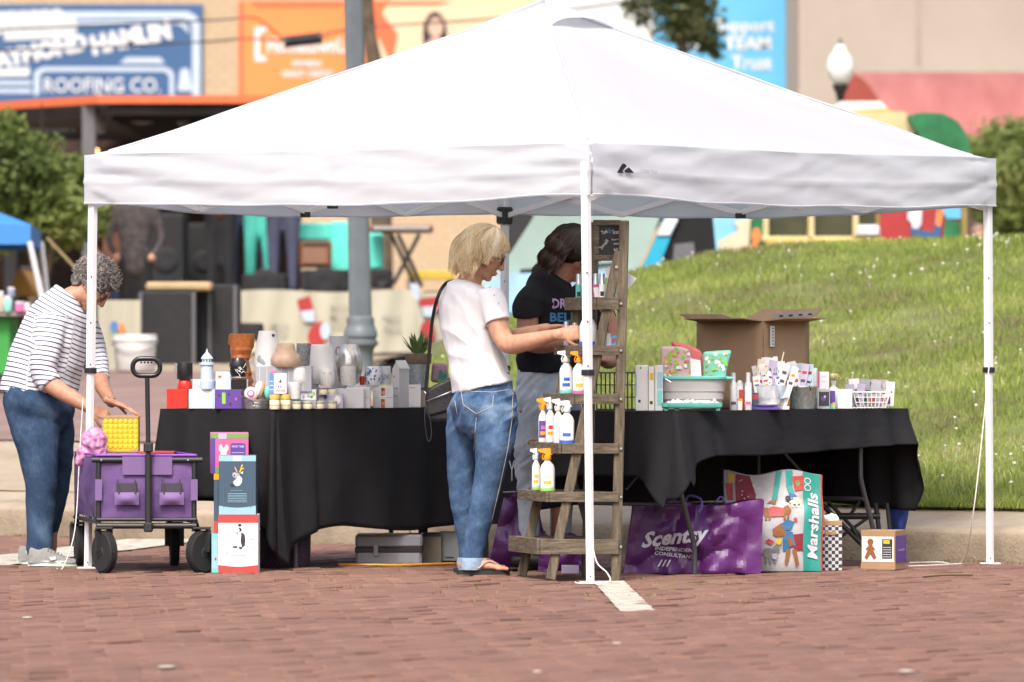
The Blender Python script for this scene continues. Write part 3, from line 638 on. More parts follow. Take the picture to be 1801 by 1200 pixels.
M_skin0 = mat('skin_far',(.45,.25,.17),.6,var=.05); M_hair0 = mat('hair_far',(.03,.02,.015),.7); M_denim0 = mat('denim_far',(.03,.045,.09),.9); M_blk = mat('black_cotton',(.012,.012,.014),.9)
bg_person('person in dark navy on the stage left of the mint shapes',425,58.4,195,512,mat('navy_far',(.02,.035,.07),.9),M_denim0,M_skin0,M_hair0)
bg_person('person in mint patterned clothes on the stage playing',457,57.8,200,512,M_mint,M_mint,M_skin0,M_hair0)
bg_person('person in a dark brown shirt and grey jeans by the amplifier',498,57.3,190,512,mat('brown_far',(.06,.03,.025),.9),mat('greyjean_far',(.06,.065,.11),.9),M_skin0,M_hair0)
bg_person('person in a rusty shirt near the left rear loudspeakers',388,57.0,215,512,mat('rust_far',(.15,.045,.015),.9),M_blk,M_skin0,M_hair0)
bg_person('person in grey patterned shirt left of the black loudspeakers',238,54.0,300,628,mat('greyshirt_far',(.06,.05,.05),.9,var=.5,vs=20),M_blk,M_skin0,M_hair0)
bg_person('person in an orange brown top behind the striped woman',207,54.6,296,627,mat('tan_far',(.16,.07,.04),.9,var=.3),M_denim0,M_skin0,M_hair0)
bg_person('person in light blue at the far right beyond the bank',1722,62,396,622,mat('ltblue_far',(.22,.36,.58),.9),M_denim0,M_skin0,mat('greyhair_far',(.25,.15,.1),.8))
bg_person('person in pink at the right edge beyond the bank',1783,64,418,622,mat('pink_far',(.6,.3,.28),.9),M_denim0,M_skin0,M_hair0)
def bucket(label,px,Y,ya,yb,wpx,m):
 a = W(px,ya,Y); b = W(px,yb,Y); r_ = wpx / 2 * Y / F; z = ground_z(a.x,Y); h = a.z - b.z; o = thing('bucket',label,'bucket',(a.x,Y,b.z),'buckets before the stage')
 MB().lathe([(r_ * .84,0),(r_ * .86,.004),(r_ * .97,h * .8),(r_ * 1.03,h * .82),(r_ * 1.03,h * .88),(r_,h * .9),(r_,h),(r_ * .93,h),(r_ * .85,h * .1)],b,24,cap=False).build('pail',m,o,smooth=40)
 MB().lathe([(r_ * .5,0),(r_ * .84,.002)],b + EZ * .01,24,cap=True).build('base',m,o)
 MB().tube([b + V((r_ * math.cos(t) * 1.04,-r_ * math.sin(t) * 1.04,h * .8 - math.sin(t) * h * .3)) for t in [PI * k / 12 for k in range(13)]],.004,5).build('handle',M_post,o)
 return o
bucket('white plastic bucket with grey print behind the wagon handle',237,49.0,588,652,78,mat('bucket_white',(.72,.72,.70),.45))
gear('small_case','small dark case with a pale blue top at the banner foot','case',415,462,568,600,54.5,.3,M_black)
gear('orange_box','small orange box behind the striped woman beside the tent leg','box',170,185,625,648,49.5,.15,M_orange)
M_lamp = mat('lamp_post_grey',(.13,.15,.165),.45,metal=.0,var=.15,vs=5)
lp = thing('lamp_post','tall grey fluted lamp post rising behind the left table and canopy','lamp post',(XA(640,44),44,.74))
def tp(py): return W(639 - (py > -9999) * 0 + (lerp(622,634,(py + 0) / 560) - 639),py,44.0)
S44 = F / 44
n = 24; rings = []
for py,r_ in ((-500,15),(0,17),(250,17.5),(560,20.5)):
 c = tp(py); rr = r_ / S44; rings.append([c + V((math.cos(2 * PI * j / 48),math.sin(2 * PI * j / 48),0)) * rr * (1 - .07 * (j % 2 == 0)) for j in range(48)])
mb = MB(); mb.loft(rings); mb.build('fluted_shaft',M_lamp,lp,smooth=20)
c = tp(560); zz = lambda py: CZ - (py - HY) / S44
MB().lathe([(20 / S44,zz(556)),(23 / S44,zz(558)),(25 / S44,zz(565)),(24 / S44,zz(570)),(27 / S44,zz(578)),(30 / S44,zz(586)),(30 / S44,zz(592)),(27 / S44,zz(596)),(27 / S44,zz(598)),(31 / S44,zz(600)),(31 / S44,zz(606)),(25 / S44,zz(612)),(22 / S44,zz(622)),(23 / S44,zz(650)),(30 / S44,zz(668)),(33 / S44,zz(676)),(33 / S44,zz(692))],(c.x,44,0),32).build('base',M_lamp,lp,smooth=35)
M_bark = mat('bark',(.10,.07,.045),.9,var=.4,vs=8,bump=.8,bs=20); 
ut = thing('leaning_trunk','leaning brown bare trunk just right of the lamp post top','tree trunk',W(655,640,70))
MB().tube([W(640,-120,70),W(646,0,70),W(650,60,70),W(662,130,70),W(670,300,70),W(672,640,70)],[.06,.07,.08,.1,.12,.15],10).build('trunk',M_bark,ut,smooth=60)
M_wire = mat('wire_black',(.02,.02,.02),.5,var=0)
def cable(label,pts,r_,Y=66.0):
 o = MB().tube([W(x,y,Y) for x,y in [tuple(p) for p in catmull([(x,y,0) for x,y in pts],6) and [q[:2] for q in catmull([(x,y,0) for x,y in pts],6)]]],r_,6).build('utility_cable',M_wire,smooth=60); solo(o,label,'cable','cables across the murals'); return o
cable('upper utility cable sagging in front of the blue and orange murals',[(-300,62),(0,52),(355,37),(440,31),(470,45),(500,72)],.011)
cable('lower utility cable running into the black splice case',[(-300,100),(0,90),(355,74),(430,68),(502,73)],.011)
cable('short utility cable from the splice case towards the lamp post',[(566,66),(580,58),(620,52),(700,44),(900,30),(1200,-10)],.011)
sc_ = thing('splice_case','black cylindrical cable splice case hanging before the orange mural','splice case',W(534,71,66))
MB().tube([W(500,75,66),W(503,74,66),W(563,67,66),W(567,66.5,66)],[.045,.062,.062,.045],14).build('body',M_black,sc_,smooth=40)
for px in (503,564): MB().tube([W(px - 3,74.3 - (px - 503) * .12,66),W(px + 3,73.7 - (px - 503) * .12,66)],.07,14).build('end_cap',mat('cap_dark',(.03,.03,.03),.5),sc_,smooth=40)
M_cblue = mat('canopy_blue',(.04,.20,.50),.6,var=.1,vs=3); M_wpole = mat('white_pole',(.72,.73,.75),.35,var=.03)
bc = thing('blue_canopy','bright blue pop-up canopy with white legs at the left edge','canopy',W(-40,600,47))
Yb = 47.0; e = W(54,400,Yb); z1 = W(0,395,Yb).z; z2 = W(0,430,Yb).z
cor = [V((e.x,Yb,z1)),V((e.x - 3,Yb + .2,z1)),V((e.x - 3,Yb + 3,z1)),V((e.x - .15,Yb + 3,z1))]; pk = V((e.x - 1.5,Yb + 1.5,z1 + .55))
mb = MB()
for i in range(4): mb.add([cor[i],cor[(i + 1) % 4],pk],[(0,1,2)]); mb.poly([cor[i],cor[(i + 1) % 4],cor[(i + 1) % 4] - EZ * (z1 - z2),cor[i] - EZ * (z1 - z2)])
mb.build('canopy_top',M_cblue,bc,fixn=False)
for (p0,p1) in (((52,425),(82,560)),((72,425),(88,560))): MB().tube([W(*p0,Yb + (0 if p0[0] < 60 else 3)),W(*p1,Yb + (0 if p0[0] < 60 else 3))],.02 if True else 0,4).build('leg',M_wpole,bc)
MB().tube([W(82,418,48.5),W(140,480,48.5)],.012,5).build('brace',mat('tan_brace',(.3,.22,.12),.6),bc)
vt = thing('vendor_table','far vendor table with a green cloth at the left edge','table',W(0,660,45.5))
a = W(-60,556,45.5); b = W(18,660,45.5); MB().box(((a.x + b.x) / 2,45.9,(a.z + b.z) / 2),(b.x - a.x,.8,a.z - b.z),ch=.01).build('cloth',mat('green_cloth',(.04,.28,.05),.8),vt)
a = W(-60,548,45.4); b = W(60,556,45.4); MB().box(((a.x + b.x) / 2,45.9,(a.z + b.z) / 2),(b.x - a.x,1.0,a.z - b.z)).build('tabletop',mat('far_top',(.25,.22,.2),.7),vt)
k = 0
for px,py0,py1,w_,c,lb in ((14,520,549,16,(.25,.6,.5),'mint jar'),(35,530,549,18,(.65,.15,.38),'pink tub'),(20,505,522,14,(.3,.32,.45),'grey blue cup'),(48,532,549,12,(.7,.7,.68),'white pot'),(2,512,549,10,(.5,.4,.32),'tan carton')):
 a = W(px,py0,45.4); b = W(px,py1,45.4); h = a.z - b.z; r_ = w_ / 2 * 45.4 / F; o = thing('goods_jar',lb + ' on the far vendor table at the left edge','jar',b,'goods on the far vendor table')
 MB().lathe([(r_ * .8,0),(r_,h * .1),(r_,h * .75),(r_ * .85,h * .8)],b,14).build('jar_body',mat('goods_%d' % k,c,.5),o,smooth=40); MB().lathe([(r_ * .9,h * .8),(r_ * .9,h)],b,14).build('lid',mat('goods_lid',(.6,.6,.6),.4),o,smooth=40); k += 1
tn = thing('orange_tent','small mustard orange triangular tent behind the far vendor table','tent',W(35,520,50)); mb = MB(); p = [W(12,520,50),W(62,520,50),W(34,470,50)]
mb.add(p + [q + EY * 1.2 for q in p],[(0,1,2),(3,5,4),(0,2,5,3),(1,4,5,2)]); mb.build('tent_fabric',mat('mustard_fabric',(.38,.19,.03),.8),tn)
MB().tube([p[2],p[2] + EY * 1.2],.012,6).build('ridge_pole',M_post,tn)
def leafy(name,label,cat,blobs,m,trunks,n_leaf,leaf,seed,group=None):
 rng = np.random.default_rng(seed); o = thing(name,label,cat,trunks[0][0],group)
 v = []; tot = sum(b[1] ** 2 for b in blobs); pts = []
 for c,r_ in blobs:
  k = int(n_leaf * r_ ** 2 / tot); d = rng.normal(size=(k,3)); d /= np.linalg.norm(d,axis=1)[:,None]
  nn = np.array([noise.noise(V(q) * 2.2 + V(c) * 3) + .5 * noise.noise(V(q) * 6 + V(c)) for q in d]); rad = r_ * (1 + .75 * nn) * rng.uniform(.2,1.1,k) ** .5; pts.append(np.array(c)[None] + d * rad[:,None] * np.array([1,1,.85]))
 P = np.concatenate(pts); k = len(P); u = rng.normal(size=(k,3)); u /= np.linalg.norm(u,axis=1)[:,None]; w_ = np.cross(u,rng.normal(size=(k,3))); w_ /= np.linalg.norm(w_,axis=1)[:,None]
 s = leaf * rng.uniform(.6,1.3,k)[:,None]
 vs = np.stack([P - u * s,P + w_ * s * .45,P + u * s,P - w_ * s * .45],1).reshape(-1,3); me = bpy.data.meshes.new('crown'); me.vertices.add(k * 4); me.vertices.foreach_set('co',vs.ravel())
 me.loops.add(k * 4); me.loops.foreach_set('vertex_index',np.arange(k * 4)); me.polygons.add(k); me.polygons.foreach_set('loop_start',np.arange(k) * 4); me.update(calc_edges=True)
 a = me.attributes.new('var','FLOAT','POINT'); nz = np.array([.5 + .6 * noise.noise(V(p) * 1.7) for p in P]); a.data.foreach_set('value',np.repeat(np.clip(nz + rng.uniform(-.2,.2,k),0,1),4))
 link('crown',me,m,o)
 for path,rr in [(t[0:-1],t[-1]) for t in trunks]:
  MB().tube([V(p) for p in path],[rr * (1 - .6 * i / max(1,len(path) - 1)) for i in range(len(path))],8).build('trunk',M_bark,o,smooth=60)
 return o
M_leafL = ramp_mat('leaf_light',f_attr('var'),[(0,(.07,.10,.025)),(.4,(.16,.215,.05)),(.75,(.26,.31,.085)),(1,(.36,.39,.14))],rough=.6,translucent=.4)
M_leafD = ramp_mat('leaf_dark',f_attr('var'),[(0,(.035,.055,.015)),(.5,(.085,.11,.03)),(1,(.17,.18,.08))],rough=.6,translucent=.3)
Yv = 53.0
leafy('leafy_tree','bright green bushy tree behind the blue canopy at the left','tree',[(W(40,330,Yv),.42),(W(90,370,Yv),.34),(W(0,370,Yv + .5),.4),(W(130,330,Yv + .4),.26),(W(-40,280,Yv),.4),(W(75,395,Yv + .3),.3),(W(140,380,Yv + .5),.24),(W(5,225,Yv),.16),(W(20,290,Yv),.3)],M_leafL,[(W(60,640,Yv),W(62,450,Yv),W(50,350,Yv),.07),(W(60,560,Yv),W(100,400,Yv),W(130,340,Yv),.05)],26000,.04,11,'trees behind the stall')
leafy('leafy_tree','green tree below the red awning at the right edge','tree',[(W(1760,300,66),.4),(W(1800,280,66),.45),(W(1850,330,66),.5),(W(1745,340,66),.3),(W(1790,380,66),.4),(W(1725,290,66.5),.26)],M_leafL,[(W(1790,560,66),W(1790,420,66),W(1780,300,66),.07),(W(1790,500,66),W(1830,350,66),.05)],20000,.045,12,'trees behind the stall')
leafy('leafy_tree','overhanging tree with fine leaves in front of the sky blue mural','tree',[(W(1195,10,70),.42),(W(1225,50,70),.28),(W(1180,-60,70),.6),(W(1250,80,70),.14),(W(1262,98,70),.06),(W(1112,10,70),.12),(W(1128,35,70),.09)],M_leafD,[(W(1190,700,70),W(1200,100,70),W(1200,0,70),.09),(W(1200,60,70),W(1225,20,70),W(1262,0,70),.03),(W(1195,80,70),W(1150,30,70),W(1110,-5,70),.025)],5200,.05,13,'trees behind the stall')
gl = thing('globe_lamp','white acorn globe street lamp in front of the red awning','street lamp',W(1478,640,60)); Sg = F / 60; zg = lambda py: CZ - (py - HY) / Sg; xg = XA(1478,60)
MB().lathe([(8 / Sg,zg(152)),(19 / Sg,zg(140)),(24 / Sg,zg(125)),(24 / Sg,zg(112)),(18 / Sg,zg(98)),(11 / Sg,zg(90)),(9 / Sg,zg(82)),(3 / Sg,zg(78))],(xg,60,0),24).build('globe',mat('opal_globe',(.72,.74,.70),.3,var=.02),gl,smooth=60)
MB().lathe([(3 / Sg,zg(80)),(4 / Sg,zg(76)),(1 / Sg,zg(66))],(xg,60,0),12).build('finial',M_post,gl,smooth=60)
MB().lathe([(6 / Sg,zg(176)),(8 / Sg,zg(165)),(14 / Sg,zg(152)),(13 / Sg,zg(149))],(xg,60,0),16).build('fitter',M_black,gl,smooth=40); MB().lathe([(9 / Sg,zg(640)),(5 / Sg,zg(560)),(5 / Sg,zg(176))],(xg,60,0),14).build('pole',M_black,gl,smooth=60)
M_glass = mat('tinted_windscreen',(.30,.40,.36),.12,var=.15,vs=1.2); M_tyre = mat('tyre',(.015,.015,.016),.85); M_turq = mat('turquoise_body',(.02,.35,.52),.35,var=.05); M_ltblue = mat('light_blue_body',(.30,.48,.62),.3,var=.35,vs=2.2); M_vdark = mat('dark_opening',(.008,.008,.009),.9)
vn = thing('blue_van','light blue van with a big slanted windscreen behind the dark haired woman','van',W(1020,640,50))
Yn = 50.0
def P3(px,py,dy=0): return W(px,py,Yn + dy)
def slabpx(name,pts,y0,dep,m,parent): return MB().slab([W(x,y,y0) for x,y in pts],(0,dep,0)).build(name,m,parent)
slabpx('body',[(880,488),(1105,475),(1170,380),(1170,345),(905,345),(880,420)],Yn + .15,1.9,mat('van_roof',(.02,.02,.024),.4),vn)
slabpx('windscreen',[(848,486),(898,445),(936,386),(955,340),(1172,340),(1160,385),(1122,476)],Yn,.12,M_glass,vn)
slabpx('door_pillar',[(1110,490),(1128,473),(1166,390),(1176,340),(1200,340),(1190,390),(1156,478)],Yn - .03,.18,M_turq,vn)
slabpx('pillar_trim',[(1156,414),(1170,384),(1178,340),(1202,340),(1192,388),(1178,414)],Yn - .05,.18,M_mwhite,vn)
slabpx('hood',[(850,492),(900,482),(1108,474),(1130,500),(1130,600),(850,600)],Yn - .06,.1,M_ltblue,vn)
slabpx('bumper',[(850,548),(1010,548),(1010,575),(850,575)],Yn - .12,.06,M_turq,vn)
slabpx('wiper',[(915,474),(1080,462),(1082,466),(915,479)],Yn - .02,.02,M_black,vn)
slabpx('mirror_housing',[(1186,430),(1220,426),(1224,456),(1184,458)],Yn - .1,.2,M_post,vn)
slabpx('side_opening',[(1145,478),(1192,388),(1196,340),(1250,340),(1262,470),(1200,480)],Yn + .0,.1,M_vdark,vn)
for px in (1000,1240): 
 MB().lathe([(.22,-.1),(.33,-.1),(.35,0),(.33,.1),(.22,.1)],W(px,640,Yn + .5),22,ax=Matrix.Rotation(R(90),3,'X')).build('tyre',M_tyre,vn,smooth=40)
ft = thing('food_truck','painted mustard food truck with serving windows behind the grassy bank','food truck',W(1470,620,54)); Yf = 54.0
M_must = mat('mustard_body',(.42,.31,.08),.5,var=.08); M_must2 = mat('pale_mustard',(.55,.47,.25),.5); M_sand = mat('painted_sand',(.62,.52,.36),.6); M_green = mat('painted_green',(.012,.14,.045),.6,var=.4,vs=6)
slabpx('body',[(1245,640),(1245,215),(1560,190),(1620,225),(1640,300),(1700,300),(1700,640)],Yf + .1,2.2,M_must,ft)
slabpx('roof',[(1455,196),(1478,178),(1550,178),(1566,196)],Yf + .2,2,M_mwhite,ft)
slabpx('rounded_shoulder',[(1500,198),(1590,196),(1622,226),(1600,240),(1500,240)],Yf + .02,.08,M_must2,ft)
slabpx('green_dome',[(1596,204),(1620,198),(1660,200),(1685,214),(1700,236),(1706,262),(1706,300),(1640,300),(1615,235)],Yf - .1,.5,M_green,ft)
slabpx('painted_panel',[(1248,330),(1345,330),(1345,470),(1262,470)],Yf + .0,.1,mat('panel_sky',(.22,.52,.66),.6,var=.2,vs=3),ft)
flat('painted_sand',[[(1268,470),(1262,425),(1300,405),(1345,400),(1345,470)],[(1290,390),(1300,405),(1345,400),(1345,378)]],M_sand,ft,Yf - .01)
flat('painted_leaf',[[(1316,450),(1320,385),(1345,372),(1348,452)]],M_green,ft,Yf - .02); flat('painted_fruit',[disc(1330,415,8,14),disc(1326,436,7,9)],M_orange,ft,Yf - .03)
for pa,pb in ((1352,1418),(1432,1500),(1510,1540)):
 a = W(pa,330,Yf); b = W(pb,418,Yf); wf = MB().box(((a.x + b.x) / 2,Yf + .07,(a.z + b.z) / 2),(b.x - a.x,.06,a.z - b.z)).build('window',mat('window_glass',(.055,.058,.035),.15,var=.3,vs=3),ft)
 MB().box((a.x - .025,Yf + .02,(a.z + b.z) / 2),(.05,.12,a.z - b.z),ch=.006).build('frame',M_must2,wf); 
 MB().box(((a.x + b.x) / 2,Yf + .02,b.z - .012),(b.x - a.x + .12,.14,.045),ch=.006).build('sill',M_must2,wf)
a = W(1345,418,Yf); b = W(1560,440,Yf); MB().box(((a.x + b.x) / 2,Yf - .04,(a.z + b.z) / 2),(b.x - a.x,.25,(a.z - b.z) * .8),ch=.02).build('counter_rail',M_must,ft)
mp = slabpx('painted_panel',[(1548,330),(1690,330),(1690,436),(1548,436)],Yf - .02,.1,M_red,ft)
flat('painted_shape',[[(1596,372),(1622,365),(1620,395),(1608,410)],disc(1605,380,9,12)],M_mwhite,ft,Yf - .04); flat('painted_shape',[[(1600,400),(1650,410),(1650,436),(1610,436)],[(1645,375),(1660,370),(1652,432),(1640,432)]],M_mblue,ft,Yf - .045)
flat('painted_shape',[[(1655,365),(1690,365),(1690,385),(1665,385)]],M_skyb,ft,Yf - .04); flat('painted_shape',[[(1662,385),(1690,392),(1690,436),(1658,436)]],M_green,ft,Yf - .04); flat('painted_shape',[disc(1612,424,15,11)],M_green,ft,Yf - .05); flat('painted_shape',[disc(1612,424,11,8)],M_red,ft,Yf - .055); flat('painted_shape',[[(1648,368),(1660,372),(1654,400),(1645,395)]],M_orange,ft,Yf - .05)
gear('cooler','white cooler seen through the food truck window','cooler',1508,1548,396,416,Yf - .14,.1,M_mwhite)
for px in (1330,1600): MB().lathe([(.25,-.1),(.38,-.1),(.4,0),(.38,.1),(.25,.1)],W(px,600,Yf + .3) ,22,ax=Matrix.Rotation(R(90),3,'X')).build('tyre',M_tyre,ft,smooth=40)
hd = None
# ================================================================ WHITE POP-UP CANOPY
def f_canopy(n,l):
 return f_noise(1.2,4)(n,l)
M_canvas = ramp_mat('white_canopy_fabric',f_canopy,[(.3,(.73,.75,.79)),(.7,(.76,.78,.82))],rough=.75,spec=.25,translucent=.5,bump=(.08,25))
M_alu = mat('white_tent_tube',(.80,.80,.81),.3,var=.02); M_blackp = mat('black_plastic',(.02,.02,.022),.45,var=.05); M_bolt = mat('bolt_steel',(.55,.55,.55),.35,metal=1,var=0)
TC,TL,TR = V((.355,28.2,0)),V((-2.045,30.02,0)),V((2.36,30.61,0)); TB = TL + TR - TC
corners = [TC,TR,TB,TL]; ctr = (TC + TB) / 2
zcor,zval,zpk = 2.0,1.752,2.72
tent = thing('white_canopy','white pop-up market canopy with a black mountain logo, standing over both tables','canopy',(ctr.x,ctr.y,0))
def roofpt(cx,cy):  pass
def edge_zsag(t):   # upper rim between two corners
 return zcor + .012 * math.sin(PI * t) - .02 * math.sin(PI * t) ** 2
def roof(k,u,v):   # side k, u along rim, v 0 rim .. 1 peak
 a,b = corners[k],corners[(k + 1) % 4]; rim = a.lerp(b,u); p = rim.lerp(ctr,v)
 e = min(u,1 - u)
 hip = lerp(0,1,max(0,(v - .055)) / .945)
 mid = v * 1.0
 w_ = smooth01(e / .22)
 f = lerp(hip,mid,w_)
 sag = -.045 * math.sin(PI * min(1,v * 1.05)) * math.sin(PI * u) ** .8
 z = lerp(edge_zsag(u),zpk,f) + sag
 z += (.010 * noise.noise(V((u * 9 + k * 7,v * 6,k))) + .012 * noise.noise(V((u * 3 + k * 7,v * 3,k + 9)))) * (1 - v) - .022 * max(0,1 - v / .035) ** 2
 return V((p.x,p.y,z))
mb = MB()
for k in range(4): mb.grid(lambda u,v,k=k: roof(k,u,v * .985),40,26)
top = mb.build('canopy_top',M_canvas,tent,smooth=35,fixn=False)
mb = MB()
cap_r = .155
for k in range(4):
 def fn(u,v,k=k):
  p = roof(k,u,1 - cap_r * (1 - v)); lift = .03 + (.055 * math.sin(PI * u) ** .7 * (1 - v) if k in (0,2) else .004 * (1 - v)) - (.02 if k == 3 else 0)
  q = V((p.x,p.y,p.z + lift - .025 * (1 - v))); return q
 mb.grid(fn,12,6)
mb.build('vent_cap',M_canvas,tent,smooth=35,fixn=False)
mb = MB()
for k in range(4): MB_p = [roof(k,0,v * .985 / 20) + EZ * .003 for v in range(1,20)]; mb = MB().tube(MB_p,.006,6); mb.build('hip_seam',M_canvas,tent,smooth=60)
def val(k,u,v):
 a,b = corners[k],corners[(k + 1) % 4]; d = (b - a).normalized(); out = V((d.y,-d.x,0)); p = a.lerp(b,u)
 e = min(u,1 - u)
 bottom = zval + .0 - .05 * math.sin(PI * u) ** 1.5 * (.55 if k in (0,3) else .8) + .012 * noise.noise(V((u * 6,k * 3,0)))
 z = lerp(edge_zsag(u) - .016,bottom,v)
 cr = math.exp(-e / .13)
 q = (v - .35) / (e * 2.2 + .12)
 tp_ = smooth01(e / .04); wr = .0045 * math.sin(q * 5 + k) * cr * tp_ + .010 * noise.noise(V((u * 4,v * 4 + u * 6 * (1 if u < .5 else -1),k * 5))) * tp_ + .0035 * noise.noise(V((u * 18,v * 9 + u * 22,k))) * tp_ + .004 * noise.noise(V((u * 60,v * 14 - u * 50,k))) * cr * tp_
 wr += .008 * math.sin(u * PI * 3 + k) * v * tp_ + (.011 * math.sin((v * 1.3 - u * 2.6) * 8 + 1) * math.exp(-u / .3) + .008 * math.sin((v * 1.3 - (1 - u) * 3) * 8) * math.exp(-(1 - u) / .2)) * tp_
 band = .008 * math.exp(-((v - .55) / .05) ** 2)
 off = .010 + wr * (1 if v > .02 else .1) + band + .02 * v * math.sin(PI * u)
 return V((p.x,p.y,z)) + out * off
for k in range(4): MB().grid(lambda u,v,k=k: val(k,u,v),120,16).build('valance',M_canvas,tent,smooth=60,fixn=False)
for k in range(4):
 MB().tube([val(k,i / 60,1.0) for i in range(61)],.005,5).build('hem',M_canvas,tent,smooth=60)
def onval(u,v,off=.006): 
 a,b = corners[0],corners[1]; d = (b - a).normalized(); out = V((d.y,-d.x,0)); return val(0,u,v) + out * off
dR = (TR - TC).normalized()
def vpoly(pts,name='logo'):
 mb = MB(); 
 mb.poly([onval((x - 1040) / 708,(y - 248) / (345 - 248) * .98,.009) for x,y in pts]); return mb.build(name,mat('logo_black',(.01,.01,.012),.6,var=0),tent,fixn=False)
vpoly([(1076,305),(1086,286),(1090,287),(1093,291),(1089,297),(1085,301),(1087,305)])
vpoly([(1089,304),(1089,300),(1096,293),(1103,304)])
c = onval((1123 - 1040) / 708,(299 - 248) / 97,.02); text('OZARK TRAIL',c,dR + EZ * -.05,EZ,.125,.016,mat('logo_grey',(.35,.36,.40),.6,var=0),tent,ext=0)
def leg(c,zt,lean=(0,0),clampz=None):
 t = .036; base = V((c.x,c.y,0)); d = V((lean[0],lean[1],0))
 mb = MB(); mb.beam(base + EZ * .006,base + EZ * .95 + d * .5,t * .82,t * .82,up=RD); o = mb.build('lower_leg',M_alu,tent)
 mb = MB(); mb.beam(base + EZ * .93 + d * .5,base + EZ * zt + d,t,t,up=RD); mb.build('upper_leg',M_alu,tent)
 MB().box(base + V((0,0,.004)),(.10,.075,.006),ch=.001).build('foot_plate',M_alu,tent)
 MB().box(base + EZ * .95 + d * .5,(t * 1.25,t * 1.3,.028),rot=Matrix.Rotation(R(45),3,'Z'),ch=.004).build('height_clamp',M_blackp,tent)
 for hz in (.98,1.18,1.40,.03): MB().lathe([(.004,0),(.004,.003)],base + d * .5 * hz + V((0,-t * .7,hz)),8,ax=Matrix.Rotation(R(90),3,'X')).build('hole',M_blackp,tent)
IN = .03
def ins(c): return c.lerp(ctr,.010)
leg(ins(TC),1.9,(-.022,0)); leg(ins(TL) - EX * .012,1.9,(.026,0)); leg(ins(TR),1.9,(-.012,0)); leg(ins(TB),1.9)
for c in (ins(TB),): 
 MB().box((c.x,c.y,1.74),(.07,.07,.09),rot=Matrix.Rotation(R(40),3,'Z'),ch=.01).build('corner_bracket',M_blackp,tent)
for k in range(4):   # scissor trusses
 a,b = ins(corners[k]),ins(corners[(k + 1) % 4])
 m4 = [a.lerp(b,t) for t in (0,.25,.5,.75,1)]; hi,lo = 1.91,1.735
 for i in range(4):
  z0,z1 = (hi,lo) if i % 2 == 0 else (lo,hi)
  d = (b - a).normalized(); o = V((d.y,-d.x,0)) * .008
  MB().beam(m4[i] + EZ * z0 + o,m4[i + 1] + EZ * z1 + o,.012,.026).build('truss_bar',M_alu,tent); MB().beam(m4[i] + EZ * (lo if z0 == hi else hi) - o,m4[i + 1] + EZ * (hi if z1 == lo else lo) - o,.012,.026).build('truss_bar',M_alu,tent)
 MB().box(m4[2] + EZ * (lo - .012),(.05,.03,.03),rot=Matrix.Rotation(math.atan2((b - a).y,(b - a).x),3,'Z'),ch=.004).build('truss_bracket',M_blackp if k else M_alu,tent)
for c in corners:
 a = ins(c); MB().beam(a + EZ * 1.93,V((ctr.x,ctr.y,2.5)),.014,.02).build('roof_strut',M_alu,tent)
M_rope = mat('white_rope',(.68,.66,.60),.8,var=.1,vs=90)
o = MB().tube(catmull([W(146,700,30.16)[:],W(140,800,30.1)[:],W(132,930,29.95)[:],W(112,996,29.8)[:],(XA(100,29.7),29.72,.012)],5),.003,5).build('guy_rope',M_rope,smooth=60); solo(o,'thin white guy rope falling beside the left tent leg to the grey shoe','rope')
o = MB().tube(catmull([W(1740,640,30.5)[:],W(1728,760,30.4)[:],W(1712,900,30.3)[:],(XA(1694,30.55),30.55,.02),(XA(1650,30.7),30.7,.008),(XA(1600,30.6),30.6,.008)],5),.0032,5).build('guy_rope',M_rope,smooth=60); solo(o,'white guy rope slanting from the right tent leg down to the kerb','rope')
o = MB().tube(catmull([W(1042,960,28.16)[:],W(1050,990,28.12)[:],(XA(1068,28.1),28.1,.05),(XA(1070,28.05),28.05,.012),(XA(1020,28.0),28.0,.008),(XA(1012,28.1),28.1,.01)],5),.0035,5).build('guy_rope',M_rope,smooth=60); solo(o,'white rope end curled at the foot of the front tent leg','rope')
